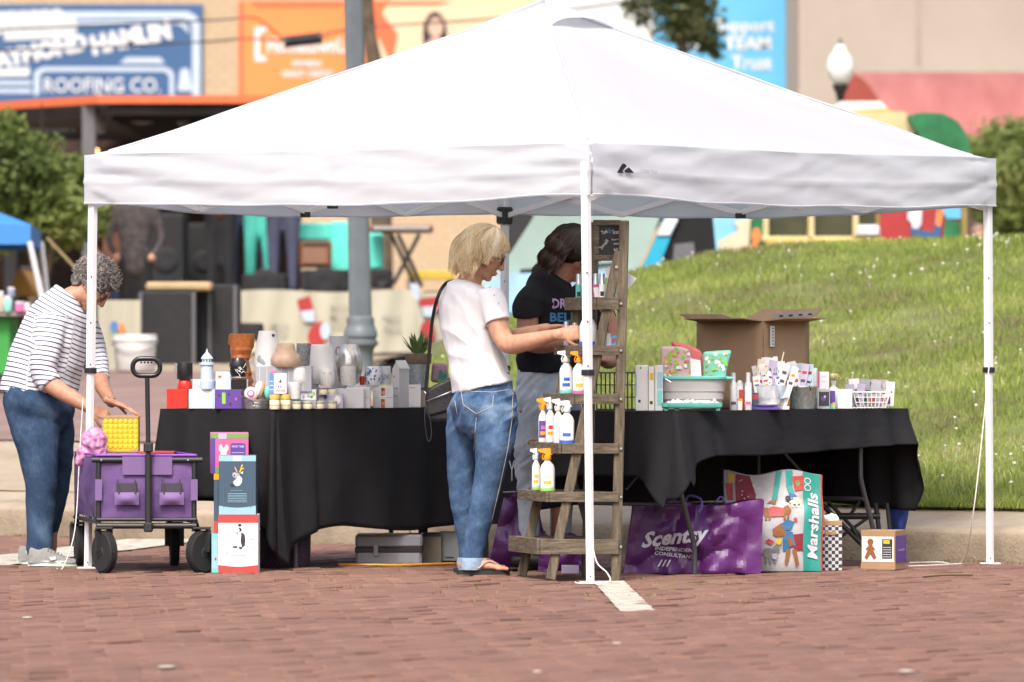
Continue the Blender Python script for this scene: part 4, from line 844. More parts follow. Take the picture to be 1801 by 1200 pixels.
# ================================================================ TABLES
def f_clothtex(n,l): return f_noise(3,6)(n,l)
M_cloth = ramp_mat('black_tablecloth',f_clothtex,[(.3,(.0095,.0095,.011)),(.7,(.015,.015,.017))],rough=.82,spec=.25,bump=(.15,400)); 
M_leggrey = mat('folding_leg_steel',(.10,.105,.115),.4,metal=.6,var=.1)
TZ = .765
def folding_table(label,A,hang,corner_drop,bulge,clabel,LEN=1.83,WID=.74,folds=1.0,seed=0,spk=.15):
 A = V(A); Bp = A + RD * LEN; Cp = Bp + LD * WID; Dp = A + LD * WID
 t = thing('folding_table',label,'table',((A + Cp) / 2)[:],'folding tables under the canopy')
 mb = MB(); c = (A + Cp) / 2; mb.box((c.x,c.y,TZ - .03),(LEN - .01,WID - .01,.035),rot=Matrix.Rotation(math.atan2(RD.y,RD.x),3,'Z'),ch=.006); mb.build('tabletop',mat('table_plastic',(.5,.5,.48),.5),t)
 for s,e in ((.10,0),(LEN - .31,1)):
  for w_ in (.06,WID - .06):
   P0 = A + RD * s + LD * w_; sg = 1 if e == 0 else -1
   pts = [P0 + EZ * (TZ - .05),P0 + EZ * .52,P0 + RD * (-.02 * sg) + EZ * .45,P0 + RD * (-.02 * sg) + EZ * .40,P0 + RD * (.02 * sg) * 1 + EZ * .2,P0 + RD * (.07 * sg) + EZ * .10,P0 + RD * (.08 * sg) + EZ * .0]
   pts = [P0 + EZ * (TZ - .05),P0 + EZ * .47,P0 + EZ * .40 + RD * .012,P0 + RD * .10 + EZ * .19,P0 + RD * .12 + EZ * .12,P0 + RD * .122 + EZ * .002]
   MB().tube(catmull([tuple(p) for p in pts],4),.0125,10).build('leg',M_leggrey,t,smooth=60)
  MB().tube([A + RD * (s + .03) + LD * .06 + EZ * .33,A + RD * (s + .03) + LD * (WID - .06) + EZ * .33],.01,8).build('crossbar',M_leggrey,t,smooth=60)
  MB().tube([A + RD * (s + (.02 if e else 0)) + LD * (WID / 2) + EZ * .40,A + RD * (s + (.42 if e == 0 else -.42)) + LD * (WID / 2) + EZ * (TZ - .06)],.007,6).build('brace',M_leggrey,t,smooth=60)
 pts = []; rc = .02
 sides = [(A,Bp,-LD),(Bp,Cp,RD),(Cp,Dp,LD),(Dp,A,-RD)]
 for k,(P,Q,nrm) in enumerate(sides):
  d = (Q - P).normalized(); n2 = sides[(k + 1) % 4][2]; L = (Q - P).length; m = 90 if L > 1 else 44
  for i in range(m): pts.append((P + d * (rc + (L - 2 * rc) * i / m),nrm,k,i / m,0))
  for i in range(13):
   a = i / 13; nn = (nrm * math.cos(a * PI / 2) + n2 * math.sin(a * PI / 2)); pts.append((Q - d * rc - nrm * rc + nn * rc,nn,k,1,a))
 N_ = len(pts); nv = 22; rings = []
 S = [0]
 for i in range(1,N_): S.append(S[-1] + (pts[i][0] - pts[i - 1][0]).length + (.010 if pts[i][4] else 0))
 for i,(p,nn,k,u,ca) in enumerate(pts):
  h0 = hang[k](u); 
  if ca > 0 or u == 1: h0 = lerp(hang[k](1),hang[(k + 1) % 4](0),ca)
  dist = 0
  cd = corner_drop.get(k,0) if (u > .75 or ca) else corner_drop.get((k - 1) % 4,0)
  L = (sides[k][1] - sides[k][0]).length
  dc = (1 - u) * L if (u > .5 or ca) else u * L
  if ca: dc = abs(ca - .5) * .08
  spike = cd * math.exp(-(dc / (.16 if WID > .8 else spk)) ** 1.3); h = h0 + spike
  ring = []
  for j in range(nv + 1):
   v = j / nv; dn = h * v
   f = math.exp(-(dc / .28) ** 1.4)     # corner fold zone
   fold = folds * ((.014 + .014 * f) * math.sin(S[i] * (22 if f < .4 else 30) + 2.2 * math.sin(S[i] * 3.1 + seed)) + .016 * noise.noise(V((S[i] * 3.2,v * 1.2,seed))) + .004 * noise.noise(V((S[i] * 11,v * 7,seed))) - .004 * abs(noise.noise(V((S[i] * 4,v * 5,seed + 4))))) * v ** .8
   flare = (.02 + bulge * f) * v ** 1.1 + .006
   z = TZ - dn; q = p + nn * (flare + fold)
   if z < .012: z = .012
   ring.append(V((q.x,q.y,z)))
  rings.append(ring)
 vs = []; fs = []; topi = []
 for ring in rings: vs += ring
 W1 = nv + 1
 for i in range(N_):
  for j in range(nv): fs.append((i * W1 + j,i * W1 + j + 1,((i + 1) % N_) * W1 + j + 1,((i + 1) % N_) * W1 + j))
 cidx = len(vs); vs.append(V((c.x,c.y,TZ)))
 for i in range(N_): fs.append((i * W1,((i + 1) % N_) * W1,cidx))
 o = MB().add(vs,fs).build('tablecloth',M_cloth,None,smooth=60)
 sm = o.modifiers.new('t','SOLIDIFY'); sm.thickness = .0015
 solo(o,clabel,'tablecloth','black tablecloths')
 return t,o
A1 = V((-1.13,29.72,0)); A2 = V((.755,28.95,0))
folding_table('folding table hidden under the long black cloth at the left',A1,
 [lambda u: .575 - .02 * math.sin(u * 9),lambda u: .55,lambda u: .40,lambda u: .415 + .02 * u],{3: .17,0: .02,2: .02},.015,
 'black cloth hanging nearly to the ground over the left table',folds=1.1,seed=2)
folding_table('folding table with bent grey legs under the short black cloth at the right',A2,
 [lambda u: .195 + .015 * math.sin(u * 5) - .05 * max(0,u - .8),lambda u: .50 - .05 * u,lambda u: .45,lambda u: .30],{3: .155,0: .0,1: .06,2: .02},.05,
 'black cloth hanging short over the right table, pulled to a point at its near corner',folds=.8,seed=7,spk=.085)
fc = lambda s,z: A1 + RD * s - LD * .045 + EZ * z
pr = thing('table_runner','black runner with white lettering hanging from the left table behind the jeans','runner',fc(1.6,.3))
M_runner = mat('runner_black',(.012,.012,.013),.8,var=.1)
MB().grid(lambda u,v: A1 + RD * (1.28 + u * .5) - LD * (.06 + .004 * math.sin(u * 20) + .012 * v) + EZ * (TZ + .003 - v * .58),24,10).build('cloth',M_runner,pr,smooth=60)
for t_,px,py,w_,h_ in (('Y',898,828,.05,.1),('son',893,884,.05,.022)):
 Y = 30.95; c = V((XA(px,Y),Y,CZ - (py - HY) * Y / F)); s = (c - A1).dot(RD); q = A1 + RD * s - LD * .085 + EZ * c.z; text(t_,q,RD,EZ,w_,h_,mat('print_white',(.7,.7,.7),.7,var=0),pr,ext=0)
q = A1 + RD * ((V((XA(890,30.95),30.95,0)) - A1).dot(RD)) - LD * .085; MB().box(q + EZ * (CZ - (865 - HY) * 30.95 / F),(.10,.002,.004),rot=Mr).build('rule',MATS['print_white'],pr)
# ================================================================ SHELF LADDER
M_wood = ramp_mat('weathered_wood',f_noise(5,8,(3,3,22)),[(.3,(.070,.056,.040)),(.5,(.125,.100,.070)),(.7,(.19,.155,.11))],rough=.75,spec=.25,bump=(.35,60))
M_woodh = ramp_mat('weathered_wood_rail',f_noise(5,8,(16,16,1.6)),[(.3,(.072,.058,.040)),(.5,(.125,.100,.068)),(.7,(.19,.155,.108))],rough=.75,spec=.25,bump=(.35,60))
Y0 = 28.5; ld = thing('ladder_shelf','weathered brown wooden ladder shelf with six steps of bottles behind the front tent leg','ladder',(XA(1020,Y0),Y0,0))
RG = V((-.13,.42,0))                # rung direction: away to the left
def LP(px,py,back=0): return W(px,py,Y0) + RG * back
def plank(name,p,q,w_,th,up,m=None): return MB().beam(p,q,w_,th,up=up).build(name,m or M_wood,ld)
plank('side_rail',LP(968,1020),LP(1089,442),.045,.04,EY,M_woodh)
plank('side_rail',LP(968,1020,1),LP(1089,442,1),.045,.04,EY,M_woodh)
plank('back_post',LP(1083,1022),LP(1098,388),.045,.038,EY,M_woodh); plank('back_post',LP(1083,1022,1),LP(1098,388,1),.045,.038,EY,M_woodh)
steps = [(523,545,1050,1003),(608,625,1031,984),(693,711,1011,966),(780,798,988,941),(865,883,966,921),(948,975,950,900)]
def zpx(py): return CZ - (py - HY) * Y0 / F
step_z = []
for k,(ya,yb,pxc,_) in enumerate(steps):
 z1,z0 = zpx(ya),zpx(yb); xl = XA(pxc,Y0); xr = XA(1088,Y0); step_z.append(z1)
 st_ = thing('x',None,None) if False else None
 mb = MB(); mb.slab([V((xl,Y0 - .025,0)),V((xr,Y0 - .025,0)),V((xr,Y0 + .02,0)) + RG,V((xl,Y0 + .02,0)) + RG],(0,0,.012)); 
 for q in range(len(mb.v)): mb.v[q] = (mb.v[q][0],mb.v[q][1],mb.v[q][2] + z1 - .016)
 bd = mb.build('shelf',M_wood,ld)
 a = V((xl,Y0 - .026,(z1 + z0) / 2)); MB().beam(a,V((xr,Y0 - .026,a.z)),.014,z1 - z0,up=EZ).build('front_board',M_wood,bd)
 MB().beam(a + RG + EY * .05,V((xr,Y0 - .026,a.z)) + RG + EY * .05,.014,z1 - z0,up=EZ).build('rear_board',M_wood,bd)
 MB().beam(a - EX * .008 - EY * .005,a + RG + EY * .05 - EX * .008,.014,(z1 - z0) * 1.02,up=EZ).build('end_board',M_wood,bd)
 for zz_ in (z0 + .03,): MB().lathe([(.006,-.002),(.006,.004)],(XA(1092,Y0),Y0 - .024,(z0 + z1) / 2 + .0),8,ax=Matrix.Rotation(R(90),3,'X')).build('screw',M_bolt,bd)
MB().lathe([(.007,-.002),(.007,.005)],LP(1084,470) - EY * .024,8,ax=Matrix.Rotation(R(90),3,'X')).build('screw',M_bolt,ld)
cb = thing('chalkboard','small chalkboard with white and blue handwriting fixed at the top of the ladder shelf','chalkboard',W(1075,460,Y0))
a,b = W(1043,388,Y0),W(1104,460,Y0)
yb_ = Y0 + .05
for p0,p1 in (((1043,392),(1092,392)),((1043,454),(1092,454))): MB().beam(W(*p0,yb_),W(*p1,yb_),.02,.026,up=EZ).build('frame_rail',M_wood,cb)
MB().beam(W(1049,399,yb_),W(1049,448,yb_),.02,.026,up=EX).build('frame_rail',M_wood,cb); MB().beam(W(1096,399,yb_),W(1096,448,yb_),.02,.026,up=EX).build('frame_rail',M_wood,cb)
sl = MB().box(W(1074,423,yb_ + .004),(.115,.008,.14)).build('slate',mat('slate',(.03,.028,.026),.8,var=.2,vs=30),cb)
M_chalk = mat('chalk_white',(.6,.6,.58),.9,var=0); M_chalkb = mat('chalk_blue',(.08,.3,.6),.9,var=0)
for t_,px,py,w_,h_,m_,tl in (('Thank',1063,408,.03,.018,M_chalk,20),('for',1073,406,.014,.022,M_chalkb,0),('Scent',1084,408,.035,.018,M_chalk,0),('Small',1062,430,.05,.016,M_chalk,50),('bars',1082,421,.03,.009,M_chalk,5),('wax',1084,429,.025,.009,M_chalk,5),('$8',1083,439,.02,.012,M_chalk,10)):
 text(t_,W(px,py,yb_ - .002),Matrix.Rotation(-R(tl),3,'Y') @ EX,Matrix.Rotation(-R(tl),3,'Y') @ EZ,w_,h_,m_,sl,ext=0)
# ================================================================ PEOPLE
def skin_mat(name,a,b,c): return ramp_mat(name,f_noise(40,6),[(.3,a),(.5,b),(.7,c)],rough=.5,spec=.35,sub=.12,bump=(.15,220))
M_skA = skin_mat('skin_weathered',(.40,.19,.12),(.47,.24,.155),(.52,.28,.19)); M_skB = skin_mat('skin_tanned',(.47,.245,.15),(.53,.29,.185),(.58,.33,.22)); M_skC = skin_mat('skin_bronzed',(.34,.165,.10),(.40,.20,.125),(.44,.23,.15))
def stripes(name):
 def fb(n,l):
  a = n.new('ShaderNodeAttribute'); a.attribute_name = 'stripe'; fr = n.new('ShaderNodeMath'); fr.operation = 'FRACT'; l.new(a.outputs['Fac'],fr.inputs[0]); return fr.outputs[0]
 return ramp_mat(name,fb,[(0,(.74,.74,.78)),(.68,(.74,.74,.78)),(.72,(.03,.04,.10)),(.94,(.03,.04,.10)),(.98,(.74,.74,.78))],rough=.85,spec=.2,bump=(.2,260))
M_stripe = stripes('striped_jersey')
M_wtee = ramp_mat('white_tee',f_noise(4,4),[(.3,(.74,.74,.77)),(.7,(.79,.79,.81))],rough=.85,spec=.15,bump=(.2,240)); M_btee = ramp_mat('black_tee',f_noise(9,5),[(.3,(.010,.010,.012)),(.7,(.017,.017,.019))],rough=.9,spec=.2,bump=(.25,240))
def denim(name,dark,mid,light,bs=9):
 def fb(n,l):
  a = n.new('ShaderNodeAttribute'); a.attribute_name = 'crease'; tc = n.new('ShaderNodeTexCoord'); t = n.new('ShaderNodeTexNoise'); t.inputs['Scale'].default_value = bs; t.inputs['Detail'].default_value = 8; t.inputs['Roughness'].default_value = .7
  l.new(tc.outputs['Object'],t.inputs['Vector']); mp = n.new('ShaderNodeMapping'); mp.inputs['Scale'].default_value = (260,260,30); l.new(tc.outputs['Object'],mp.inputs[0]); t2 = n.new('ShaderNodeTexNoise'); t2.inputs['Scale'].default_value = 1; t2.inputs['Detail'].default_value = 2; l.new(mp.outputs[0],t2.inputs['Vector'])
  m1 = n.new('ShaderNodeMath'); m1.operation = 'MULTIPLY_ADD'; m1.inputs[1].default_value = .35; l.new(t2.outputs[0],m1.inputs[0]); l.new(t.outputs[0],m1.inputs[2])
  m2 = n.new('ShaderNodeMath'); m2.operation = 'ADD'; l.new(m1.outputs[0],m2.inputs[0]); l.new(a.outputs['Fac'],m2.inputs[1]); return m2.outputs[0]
 return ramp_mat(name,fb,[(.42,dark),(.68,mid),(.95,light)],rough=.85,spec=.2,bump=(.35,300))
M_denA = denim('dark_denim',(.018,.036,.078),(.034,.066,.125),(.08,.13,.21)); M_denB = denim('washed_denim',(.035,.075,.155),(.085,.155,.275),(.20,.30,.43)); M_denC = denim('pale_denim',(.38,.48,.56),(.54,.63,.70),(.70,.77,.81))
def cloth_mesh(name,mb,voxel,m,parent,amp,fn,it=3,attrs=None):
 cr = {}
 def disp(p):
  d = fn(p) * amp; return d
 me = remeshed(mb,name,voxel,it,disp)
 a = me.attributes.new('crease','FLOAT','POINT'); a.data.foreach_set('value',[max(-.3,min(.3,fn(v.co) * .26)) for v in me.vertices])
 for k,f in (attrs or {}).items(): set_attr(me,k,f)
 return link(name,me,m,parent)
def ridged(p,f,st=(1,1,1),sd=0):
 n_ = noise.noise(V((p.x * f * st[0] + sd,p.y * f * st[1],p.z * f * st[2]))); return 1 - abs(n_) * 3.2
def finger(mb,base,d,n_,L,r_,curl,spread=0):
 p = V(base); ang = 0; pts = [(*(p - d * .012),r_ * 1.02,r_ * 1.02)]; seg = (.45,.31,.24)
 for k,s in enumerate(seg):
  pts.append((*p,r_ * (1 - .09 * k),r_ * (1 - .09 * k)))
  ang += curl[k]; dd = (d * math.cos(ang) + n_ * math.sin(ang)).normalized(); p = p + dd * L * s
 pts.append((*p,r_ * .78,r_ * .78)); limb(mb,[(q[:3],q[3],q[4]) for q in pts],d.cross(n_),n=10,sub=2)
def hand(mb,wrist,d,n_,size=1.0,curl=(.5,.6,.4),thumb_side=1,spread=.12,thumb_curl=.5):
 d = V(d).normalized(); n_ = (V(n_) - d * V(n_).dot(d)).normalized(); s = d.cross(n_) * thumb_side; wrist = V(wrist)
 limb(mb,[(wrist - d * .02,.021 * size,.026 * size),(wrist + d * .02 * size,.017 * size,.033 * size),(wrist + d * .055 * size,.015 * size,.041 * size),(wrist + d * .085 * size,.012 * size,.040 * size)],s,n=14,sub=3)
 for k,(o_,L,r_) in enumerate(((.030,.070,.0085),(.010,.080,.0090),(-.011,.074,.0086),(-.031,.058,.0075))):
  fd = (d + s * spread * (1.2 - k * .8)).normalized(); finger(mb,wrist + d * (.088 - .004 * abs(k - 1)) * size + s * o_ * size,fd,n_,L * size,r_ * size,[c * (1 + .08 * k) for c in curl])
 tb = wrist + d * .03 * size + s * .030 * size + n_ * .004; td = (d * .75 + s * .75 + n_ * .25).normalized()
 finger(mb,tb,td,(n_ * .5 - s * .6 + d * .3).normalized(),.072 * size,.0105 * size,(.1,thumb_curl,thumb_curl))
def head(mb,c,f,u,s=1.0):
 f = V(f).normalized(); u = (V(u) - f * V(u).dot(f)).normalized(); r_ = f.cross(u); M = Matrix((f,r_,u)).transposed(); c = V(c)
 P = lambda x,y,z: c + M @ V((x,y,z)) * s
 E = lambda x,y,z,a,b,cc: mb.ell(P(x,y,z),(a * s,b * s,cc * s),rot=M,nu=20,nv=13)
 E(-.008,0,.025,.094,.074,.088); E(.028,0,-.03,.060,.060,.078); E(.045,0,-.078,.036,.040,.032); E(.062,0,-.098,.022,.024,.016)
 E(.076,0,.028,.020,.052,.014); E(.058,.036,-.02,.026,.022,.026); E(.058,-.036,-.02,.026,.022,.026)
 limb(mb,[(P(.086,0,.018),.010 * s,.009 * s),(P(.098,0,-.008),.010 * s,.011 * s),(P(.106,0,-.028),.012 * s,.014 * s)],r_,n=10)
 E(.094,.012,-.032,.009,.009,.008); E(.094,-.012,-.032,.009,.009,.008)
 E(.086,0,-.058,.010,.024,.0055); E(.083,0,-.069,.010,.021,.0065)
 for sg in (-1,1): E(-.002,sg * .076,-.012,.017,.007,.029)
 return P,M
def face_bits(P,M,parent,s=1.0,eye=(.10,.07,.04),lip=(.45,.16,.13),brow=(.2,.14,.1)):
 for sg in (-1,1):
  e = MB().ell(P(.073,sg * .030,.006),.0125 * s).build('eye',mat('eye_white',(.6,.58,.55),.3,var=0),parent,smooth=180); MB().ell(P(.0835,sg * .030,.004),(.003,.006 * s,.006 * s),rot=M).build('iris',mat('iris_%.2f' % eye[0],eye,.3,var=0),e,smooth=180)
  MB().tube([P(.089,sg * .012,.028),P(.092,sg * .028,.034),P(.082,sg * .048,.028)],[.0025,.0035,.002],6).build('eyebrow',mat('brow_%.2f' % brow[0],brow,.9,var=0),parent,smooth=180)
 mb = MB(); mb.ell(P(.0925,0,-.059),(.005,.021 * s,.004),rot=M); mb.ell(P(.0895,0,-.067),(.005,.018 * s,.0045),rot=M); mb.build('lips',mat('lip_%.2f' % lip[0],lip,.5,var=0),parent,smooth=180)
def strands(name,m,parent,paths,w0=.003,w1=.0008,seed=0,facing=V((0,-1,0)),tones=None):
 rnd = random.Random(seed); vs = []; fs = []; at = []
 for k_,pth in enumerate(paths):
  n = len(pth); tone = rnd.random() if not tones else tones[k_] * .65 + rnd.random() * .35; b = len(vs)
  for i,p in enumerate(pth):
   t = (pth[min(i + 1,n - 1)] - pth[max(i - 1,0)]); 
   if t.length < 1e-7: t = V((0,0,1))
   sd_ = t.normalized().cross(facing); 
   if sd_.length < .05: sd_ = V((1,0,0))
   sd_.normalize(); wd = lerp(w0,w1,(i / (n - 1)) ** 2); vs += [p - sd_ * wd / 2,p + sd_ * wd / 2]; at += [tone,tone]
  fs += [(b + 2 * i,b + 2 * i + 1,b + 2 * i + 3,b + 2 * i + 2) for i in range(n - 1)]
 me = bpy.data.meshes.new(name); me.from_pydata([tuple(v) for v in vs],[],fs); a = me.attributes.new('var','FLOAT','POINT'); a.data.foreach_set('value',at); me.shade_smooth()
 return link(name,me,m,parent)
def hairmat(name,cols): return ramp_mat(name,f_attr('var',.3,60),[(i / (len(cols) - 1),c) for i,c in enumerate(cols)],rough=.42,spec=.5)
def WA(px,py,Y): return W(px,py,Y + .48)
pA = thing('person','older woman with curly grey hair, striped navy and white top, bending over the purple wagon','person',(-2.30,30.48,0))
hairc = WA(163,497,30.0)
mb = MB()
hf = V((.62,-.05,-.78)); hu = V((.78,0,.62))
PA,MA = head(mb,WA(163,501,30.0),hf,hu,1.0)
limb(mb,[(WA(112,532,30),.055,.06),(WA(124,524,30),.052,.056),(WA(140,518,30),.055,.056),(WA(152,512,30),.06,.055)],EY)
limb(mb,[(WA(66,690,30),.09,.11),(WA(90,600,30),.09,.11),(WA(106,555,30),.07,.10),(WA(118,532,30),.055,.07)],EY)   # core
limb(mb,[(WA(94,575,29.84),.04,.04),(WA(80,610,29.80),.05,.05),(WA(76,660,29.78),.045,.045),(WA(98,682,29.75),.044,.042),(WA(130,702,29.72),.037,.036),(WA(158,718,29.70),.026,.030)],EY)
limb(mb,[(WA(144,575,30.16),.04,.04),(WA(160,610,30.18),.05,.05),(WA(172,650,30.12),.045,.045),(WA(180,680,30.0),.038,.038),(WA(196,708,29.86),.026,.029)],EY)
hand(mb,WA(158,718,29.70),V((.92,.05,-.38)),V((.25,.55,-.78)),.95,(.5,.5,.3),-1,.08,.3)
hand(mb,WA(194,706,29.84),V((.88,-.1,-.33)),V((-.3,0,-.95)),.95,(.12,.1,.05),1,.28,.2)
for s_,y_ in ((0,29.88),(1,30.12)): limb(mb,[(WA(70,680,30),.05,.05),(WA(66 + s_ * 10,780,y_),.045,.045),(WA(70 + s_ * 14,860,y_),.05,.05),(WA(66 + s_ * 20,960,y_),.04,.04),(WA(62 + s_ * 22,985,y_),.03,.03)],EY)
bodyA = link('body',remeshed(mb,'body',.0042,2),M_skA,pA)
face_bits(PA,MA,pA,.98,brow=(.25,.2,.17))
mb = MB()
limb(mb,[(WA(66,700,30),.190,.205),(WA(74,660,30),.188,.205),(WA(88,610,30),.182,.205),(WA(102,565,30),.155,.205),(WA(110,538,30),.125,.19),(WA(117,524,30),.09,.13),(WA(122,517,30),.075,.085)],EY,endcap=False)
limb(mb,[(WA(104,545,29.90),.075,.07),(WA(88,580,29.82),.078,.072),(WA(79,620,29.79),.076,.07),(WA(77,655,29.78),.066,.064),(WA(90,677,29.755),.058,.056)],EY,endcap=False)
limb(mb,[(WA(136,552,30.10),.072,.07),(WA(154,590,30.18),.072,.07),(WA(166,630,30.17),.066,.064),(WA(174,668,30.06),.054,.054)],EY,endcap=False)
axA = (WA(112,540,30) - WA(68,700,30)).normalized(); oA = WA(68,700,30)
shN,shF = WA(98,550,29.85),WA(142,560,30.15); enN,enF = WA(82,660,29.78),WA(174,672,30.06)
def strA(p):
 t = (p - oA).dot(axA)
 b = t + .03 * math.sin((p.x + 2.2) * 9)
 dn = (p - shN); an = (enN - shN).normalized(); tn = dn.dot(an); rn = (dn - an * tn).length
 if tn > .02 and rn < .098 and p.y < 30.34: return (.30 - tn * 1.0) / .0232 + 50
 df = (p - shF); af = (enF - shF).normalized(); tf = df.dot(af); rf = (df - af * tf).length
 if tf > .05 and rf < .09 and p.x > oA.x + .17: return (.30 - tf) / .0232 + 50
 return b / .0232 + 50
cloth_mesh('top',mb,.0075,M_stripe,pA,.006,lambda p: .8 * ridged(p,5,(1,1,1.8),3) - .4 + .4 * noise.noise(p * 13),4,{'stripe': strA})
mb = MB()
limb(mb,[(WA(76,715,29.95),.155,.19),(WA(62,706,29.98),.16,.19)],EY)
limb(mb,[(WA(52,700,29.93),.135,.12),(WA(62,750,29.91),.125,.115),(WA(68,800,29.89),.098,.10),(WA(72,850,29.88),.080,.085),(WA(70,905,29.88),.068,.072),(WA(70,945,29.87),.064,.066),(WA(70,968,29.87),.066,.066)],EY,endcap=True)
limb(mb,[(WA(88,712,30.07),.10,.12),(WA(96,760,30.09),.098,.11),(WA(100,810,30.11),.078,.09),(WA(98,860,30.12),.066,.078),(WA(88,915,30.13),.056,.068),(WA(78,955,30.13),.052,.06)],EY)
cloth_mesh('jeans',mb,.0075,M_denA,pA,.006,lambda p: ridged(p + V((0,0,p.x * .9 + noise.noise(p * 3) * .1)),3.4,(1.2,1.2,2.6),5) * .55 * (.4 + abs(noise.noise(p * 2.3)) * 2.2) - .3 + .35 * noise.noise(p * 12),3)
mbf = MB()
for k in range(26): a = k / 25; q = WA(lerp(46,93,a),968 + 3 * math.sin(a * PI),29.87 - .066 * math.sin(a * PI)); mbf.tube([q,q + V((random.uniform(-.004,.004),-.002,-.012))],.0016,3)
fh = mbf.build('frayed_hem',mat('frayed_thread',(.45,.52,.6),.9),pA); fh['kind'] = 'stuff'
M_shoe = mat('grey_knit_shoe',(.24,.24,.225),.8,var=.15,vs=60,bump=.4,bs=300); M_sole = mat('mint_sole',(.56,.72,.64),.6,var=.03); M_lace = mat('dark_lace',(.13,.13,.12),.8)
def sneaker(px0,Y,parent,L=.245):
 x0 = XA(px0,Y); g = thing('x',None,None) if False else None
 rg = []
 for t,w_,h in catmull([(0,.018,.060),(.04,.028,.092),(.2,.034,.086),(.34,.037,.092),(.46,.040,.082),(.62,.044,.060),(.8,.043,.044),(.94,.030,.036),(1.0,.012,.028)],3):
  rg.append([V((x0 + t * L,Y + w_ * math.cos(a) * (1 if math.sin(a) < .2 else .9),.018 + (h - .018) * max(0,math.sin(a)) ** .7)) for a in [2 * PI * i / 20 for i in range(20)]])
 mb = MB(); mb.loft(rg); sh = mb.build('shoe',M_shoe,parent,smooth=60)
 MB().slab([V((x0 + L * t,Y - .046,z)) for t,z in ((.42,.045),(.55,.05),(.56,.036),(.46,.03))],(0,.012,0)).build('side_stripe',M_sole,sh)
 out = [(x0 + L / 2 + L / 2 * math.cos(a) * 1.03,Y + (.046 if math.cos(a) > 0 else .038) * math.sin(a)) for a in [2 * PI * i / 28 for i in range(28)]]
 o = MB().slab([V((x,y,.003)) for x,y in out],(0,0,.026)).build('sole',M_sole,sh,smooth=40)
 for k in range(5): xx = x0 + .095 + k * .015; MB().tube([(xx,Y - .030,.074 - k * .007),(xx + .006,Y,.094 - k * .0085),(xx + .002,Y + .030,.074 - k * .007)],.0025,5).build('lace',M_lace,sh,smooth=180)
sneaker(50,30.30,pA); sneaker(32,30.58,pA)
def glasses(P,M,parent,m,lens,s=1.0,w_=.024,h_=.017,tint=False):
 g = None
 for sg in (-1,1):
  ring = [P(.092,sg * .033 + w_ * math.cos(a) * 1.0,.004 + h_ * math.sin(a)) for a in [2 * PI * i / 20 for i in range(21)]]
  o = MB().tube(ring,.0018,6).build('spectacles' if g is None else 'rim',m,parent if g is None else g,smooth=180)
  if g is None: g = o
  MB().poly(ring[:-1]).build('lens',lens,g)
  MB().tube([P(.092,sg * (.033 + w_),.008),P(.085,sg * .078,.010),P(.01,sg * .083,.006),P(-.012,sg * .080,-.008)],.0019,6).build('temple',m,g,smooth=180)
 MB().tube([P(.094,-.011,.007),P(.096,0,.010),P(.094,.011,.007)],.0018,6).build('bridge',m,g,smooth=180)
M_gl = mat('spectacle_lens',(.9,.9,.9),.05,var=0,alpha=.18); M_sun = mat('sunglass_lens',(.006,.006,.007),.1,var=0)
glasses(PA,MA,pA,M_blackp,M_gl)
M_hA = hairmat('grey_curls',[(.05,.045,.04),(.13,.115,.10),(.24,.215,.185),(.42,.39,.35)])
rnd = random.Random(5); paths = []
for k in range(1500):
 th = math.acos(rnd.uniform(-.55,1)); ph = rnd.uniform(0,2 * PI); d = V((math.sin(th) * math.cos(ph),math.sin(th) * math.sin(ph),math.cos(th)))
 if d.x > .62 and d.z < .42: continue             # face stays free
 if d.x > .2 and d.z < -.25: continue
 p = PA(-.010 + d.x * .098,d.y * .084,.030 + d.z * .092); dn = (MA @ d).normalized(); t1 = dn.orthogonal().normalized(); t1 = (Matrix.Rotation(rnd.uniform(0,6.28),3,dn) @ t1)
 L = rnd.uniform(.014,.044); rr = rnd.uniform(.005,.012); n_ = 9; a0 = rnd.uniform(0,6.28); w1 = dn.cross(t1)
 paths.append([p + dn * (L * i / n_ ) + t1 * rr * math.cos(a0 + i * .85) * min(1,i / 2) + w1 * rr * .9 * math.sin(a0 + i * .85) * min(1,i / 2) for i in range(n_)])
mb = MB(); mb.ell(PA(-.012,0,.034),(.100,.086,.092),rot=MA,nu=24,nv=16); mb.ell(PA(-.055,0,-.03),(.05,.062,.05),rot=MA); 
me = remeshed(mb,'hair',.006,1,lambda p: .008 * noise.noise(p * 45) + .006 * noise.noise(p * 90)); a = me.attributes.new('var','FLOAT','POINT'); a.data.foreach_set('value',[max(0,.3 + .6 * noise.noise(v.co * 60)) for v in me.vertices])
hA = link('hair',me,M_hA,pA); strands('curls',M_hA,hA,paths,.0036,.0015,3)
MB().tube([WA(190,698,29.80),WA(196,702,29.79),WA(204,700,29.80)],.002,6).build('bracelet',mat('bracelet_gold',(.6,.45,.2),.3,metal=1,var=0),pA,smooth=180)
pB = thing('person','blonde woman in white tee and rolled blue jeans reaching to the ladder shelf','person',(-.15,29.2,0))
fB = V((.80,.60,0)).normalized(); wB = V((.60,-.80,0)).normalized(); YB_ = 29.2
mb = MB(); hfB = V((.89,.04,-.45)); PB,MB_ = head(mb,W(853,447,YB_),hfB,V((.45,0,.89)),.97)
limb(mb,[(W(822,512,YB_),.07,.09),(W(828,490,YB_),.054,.056),(W(842,466,YB_),.054,.054)],wB)
limb(mb,[(W(828,660,YB_),.09,.11),(W(828,600,YB_),.08,.11),(W(824,530,YB_),.07,.12)],wB)
wr = W(985,588,28.75)
limb(mb,[(W(862,525,29.08),.050,.050),(W(873,565,29.04),.049,.049),(W(886,597,29.0),.046,.046),(W(900,606,28.96),.046,.044),(W(935,600,28.87),.040,.040),(W(965,592,28.80),.030,.031),(wr,.025,.027)],EY)
wl = W(962,578,28.98)
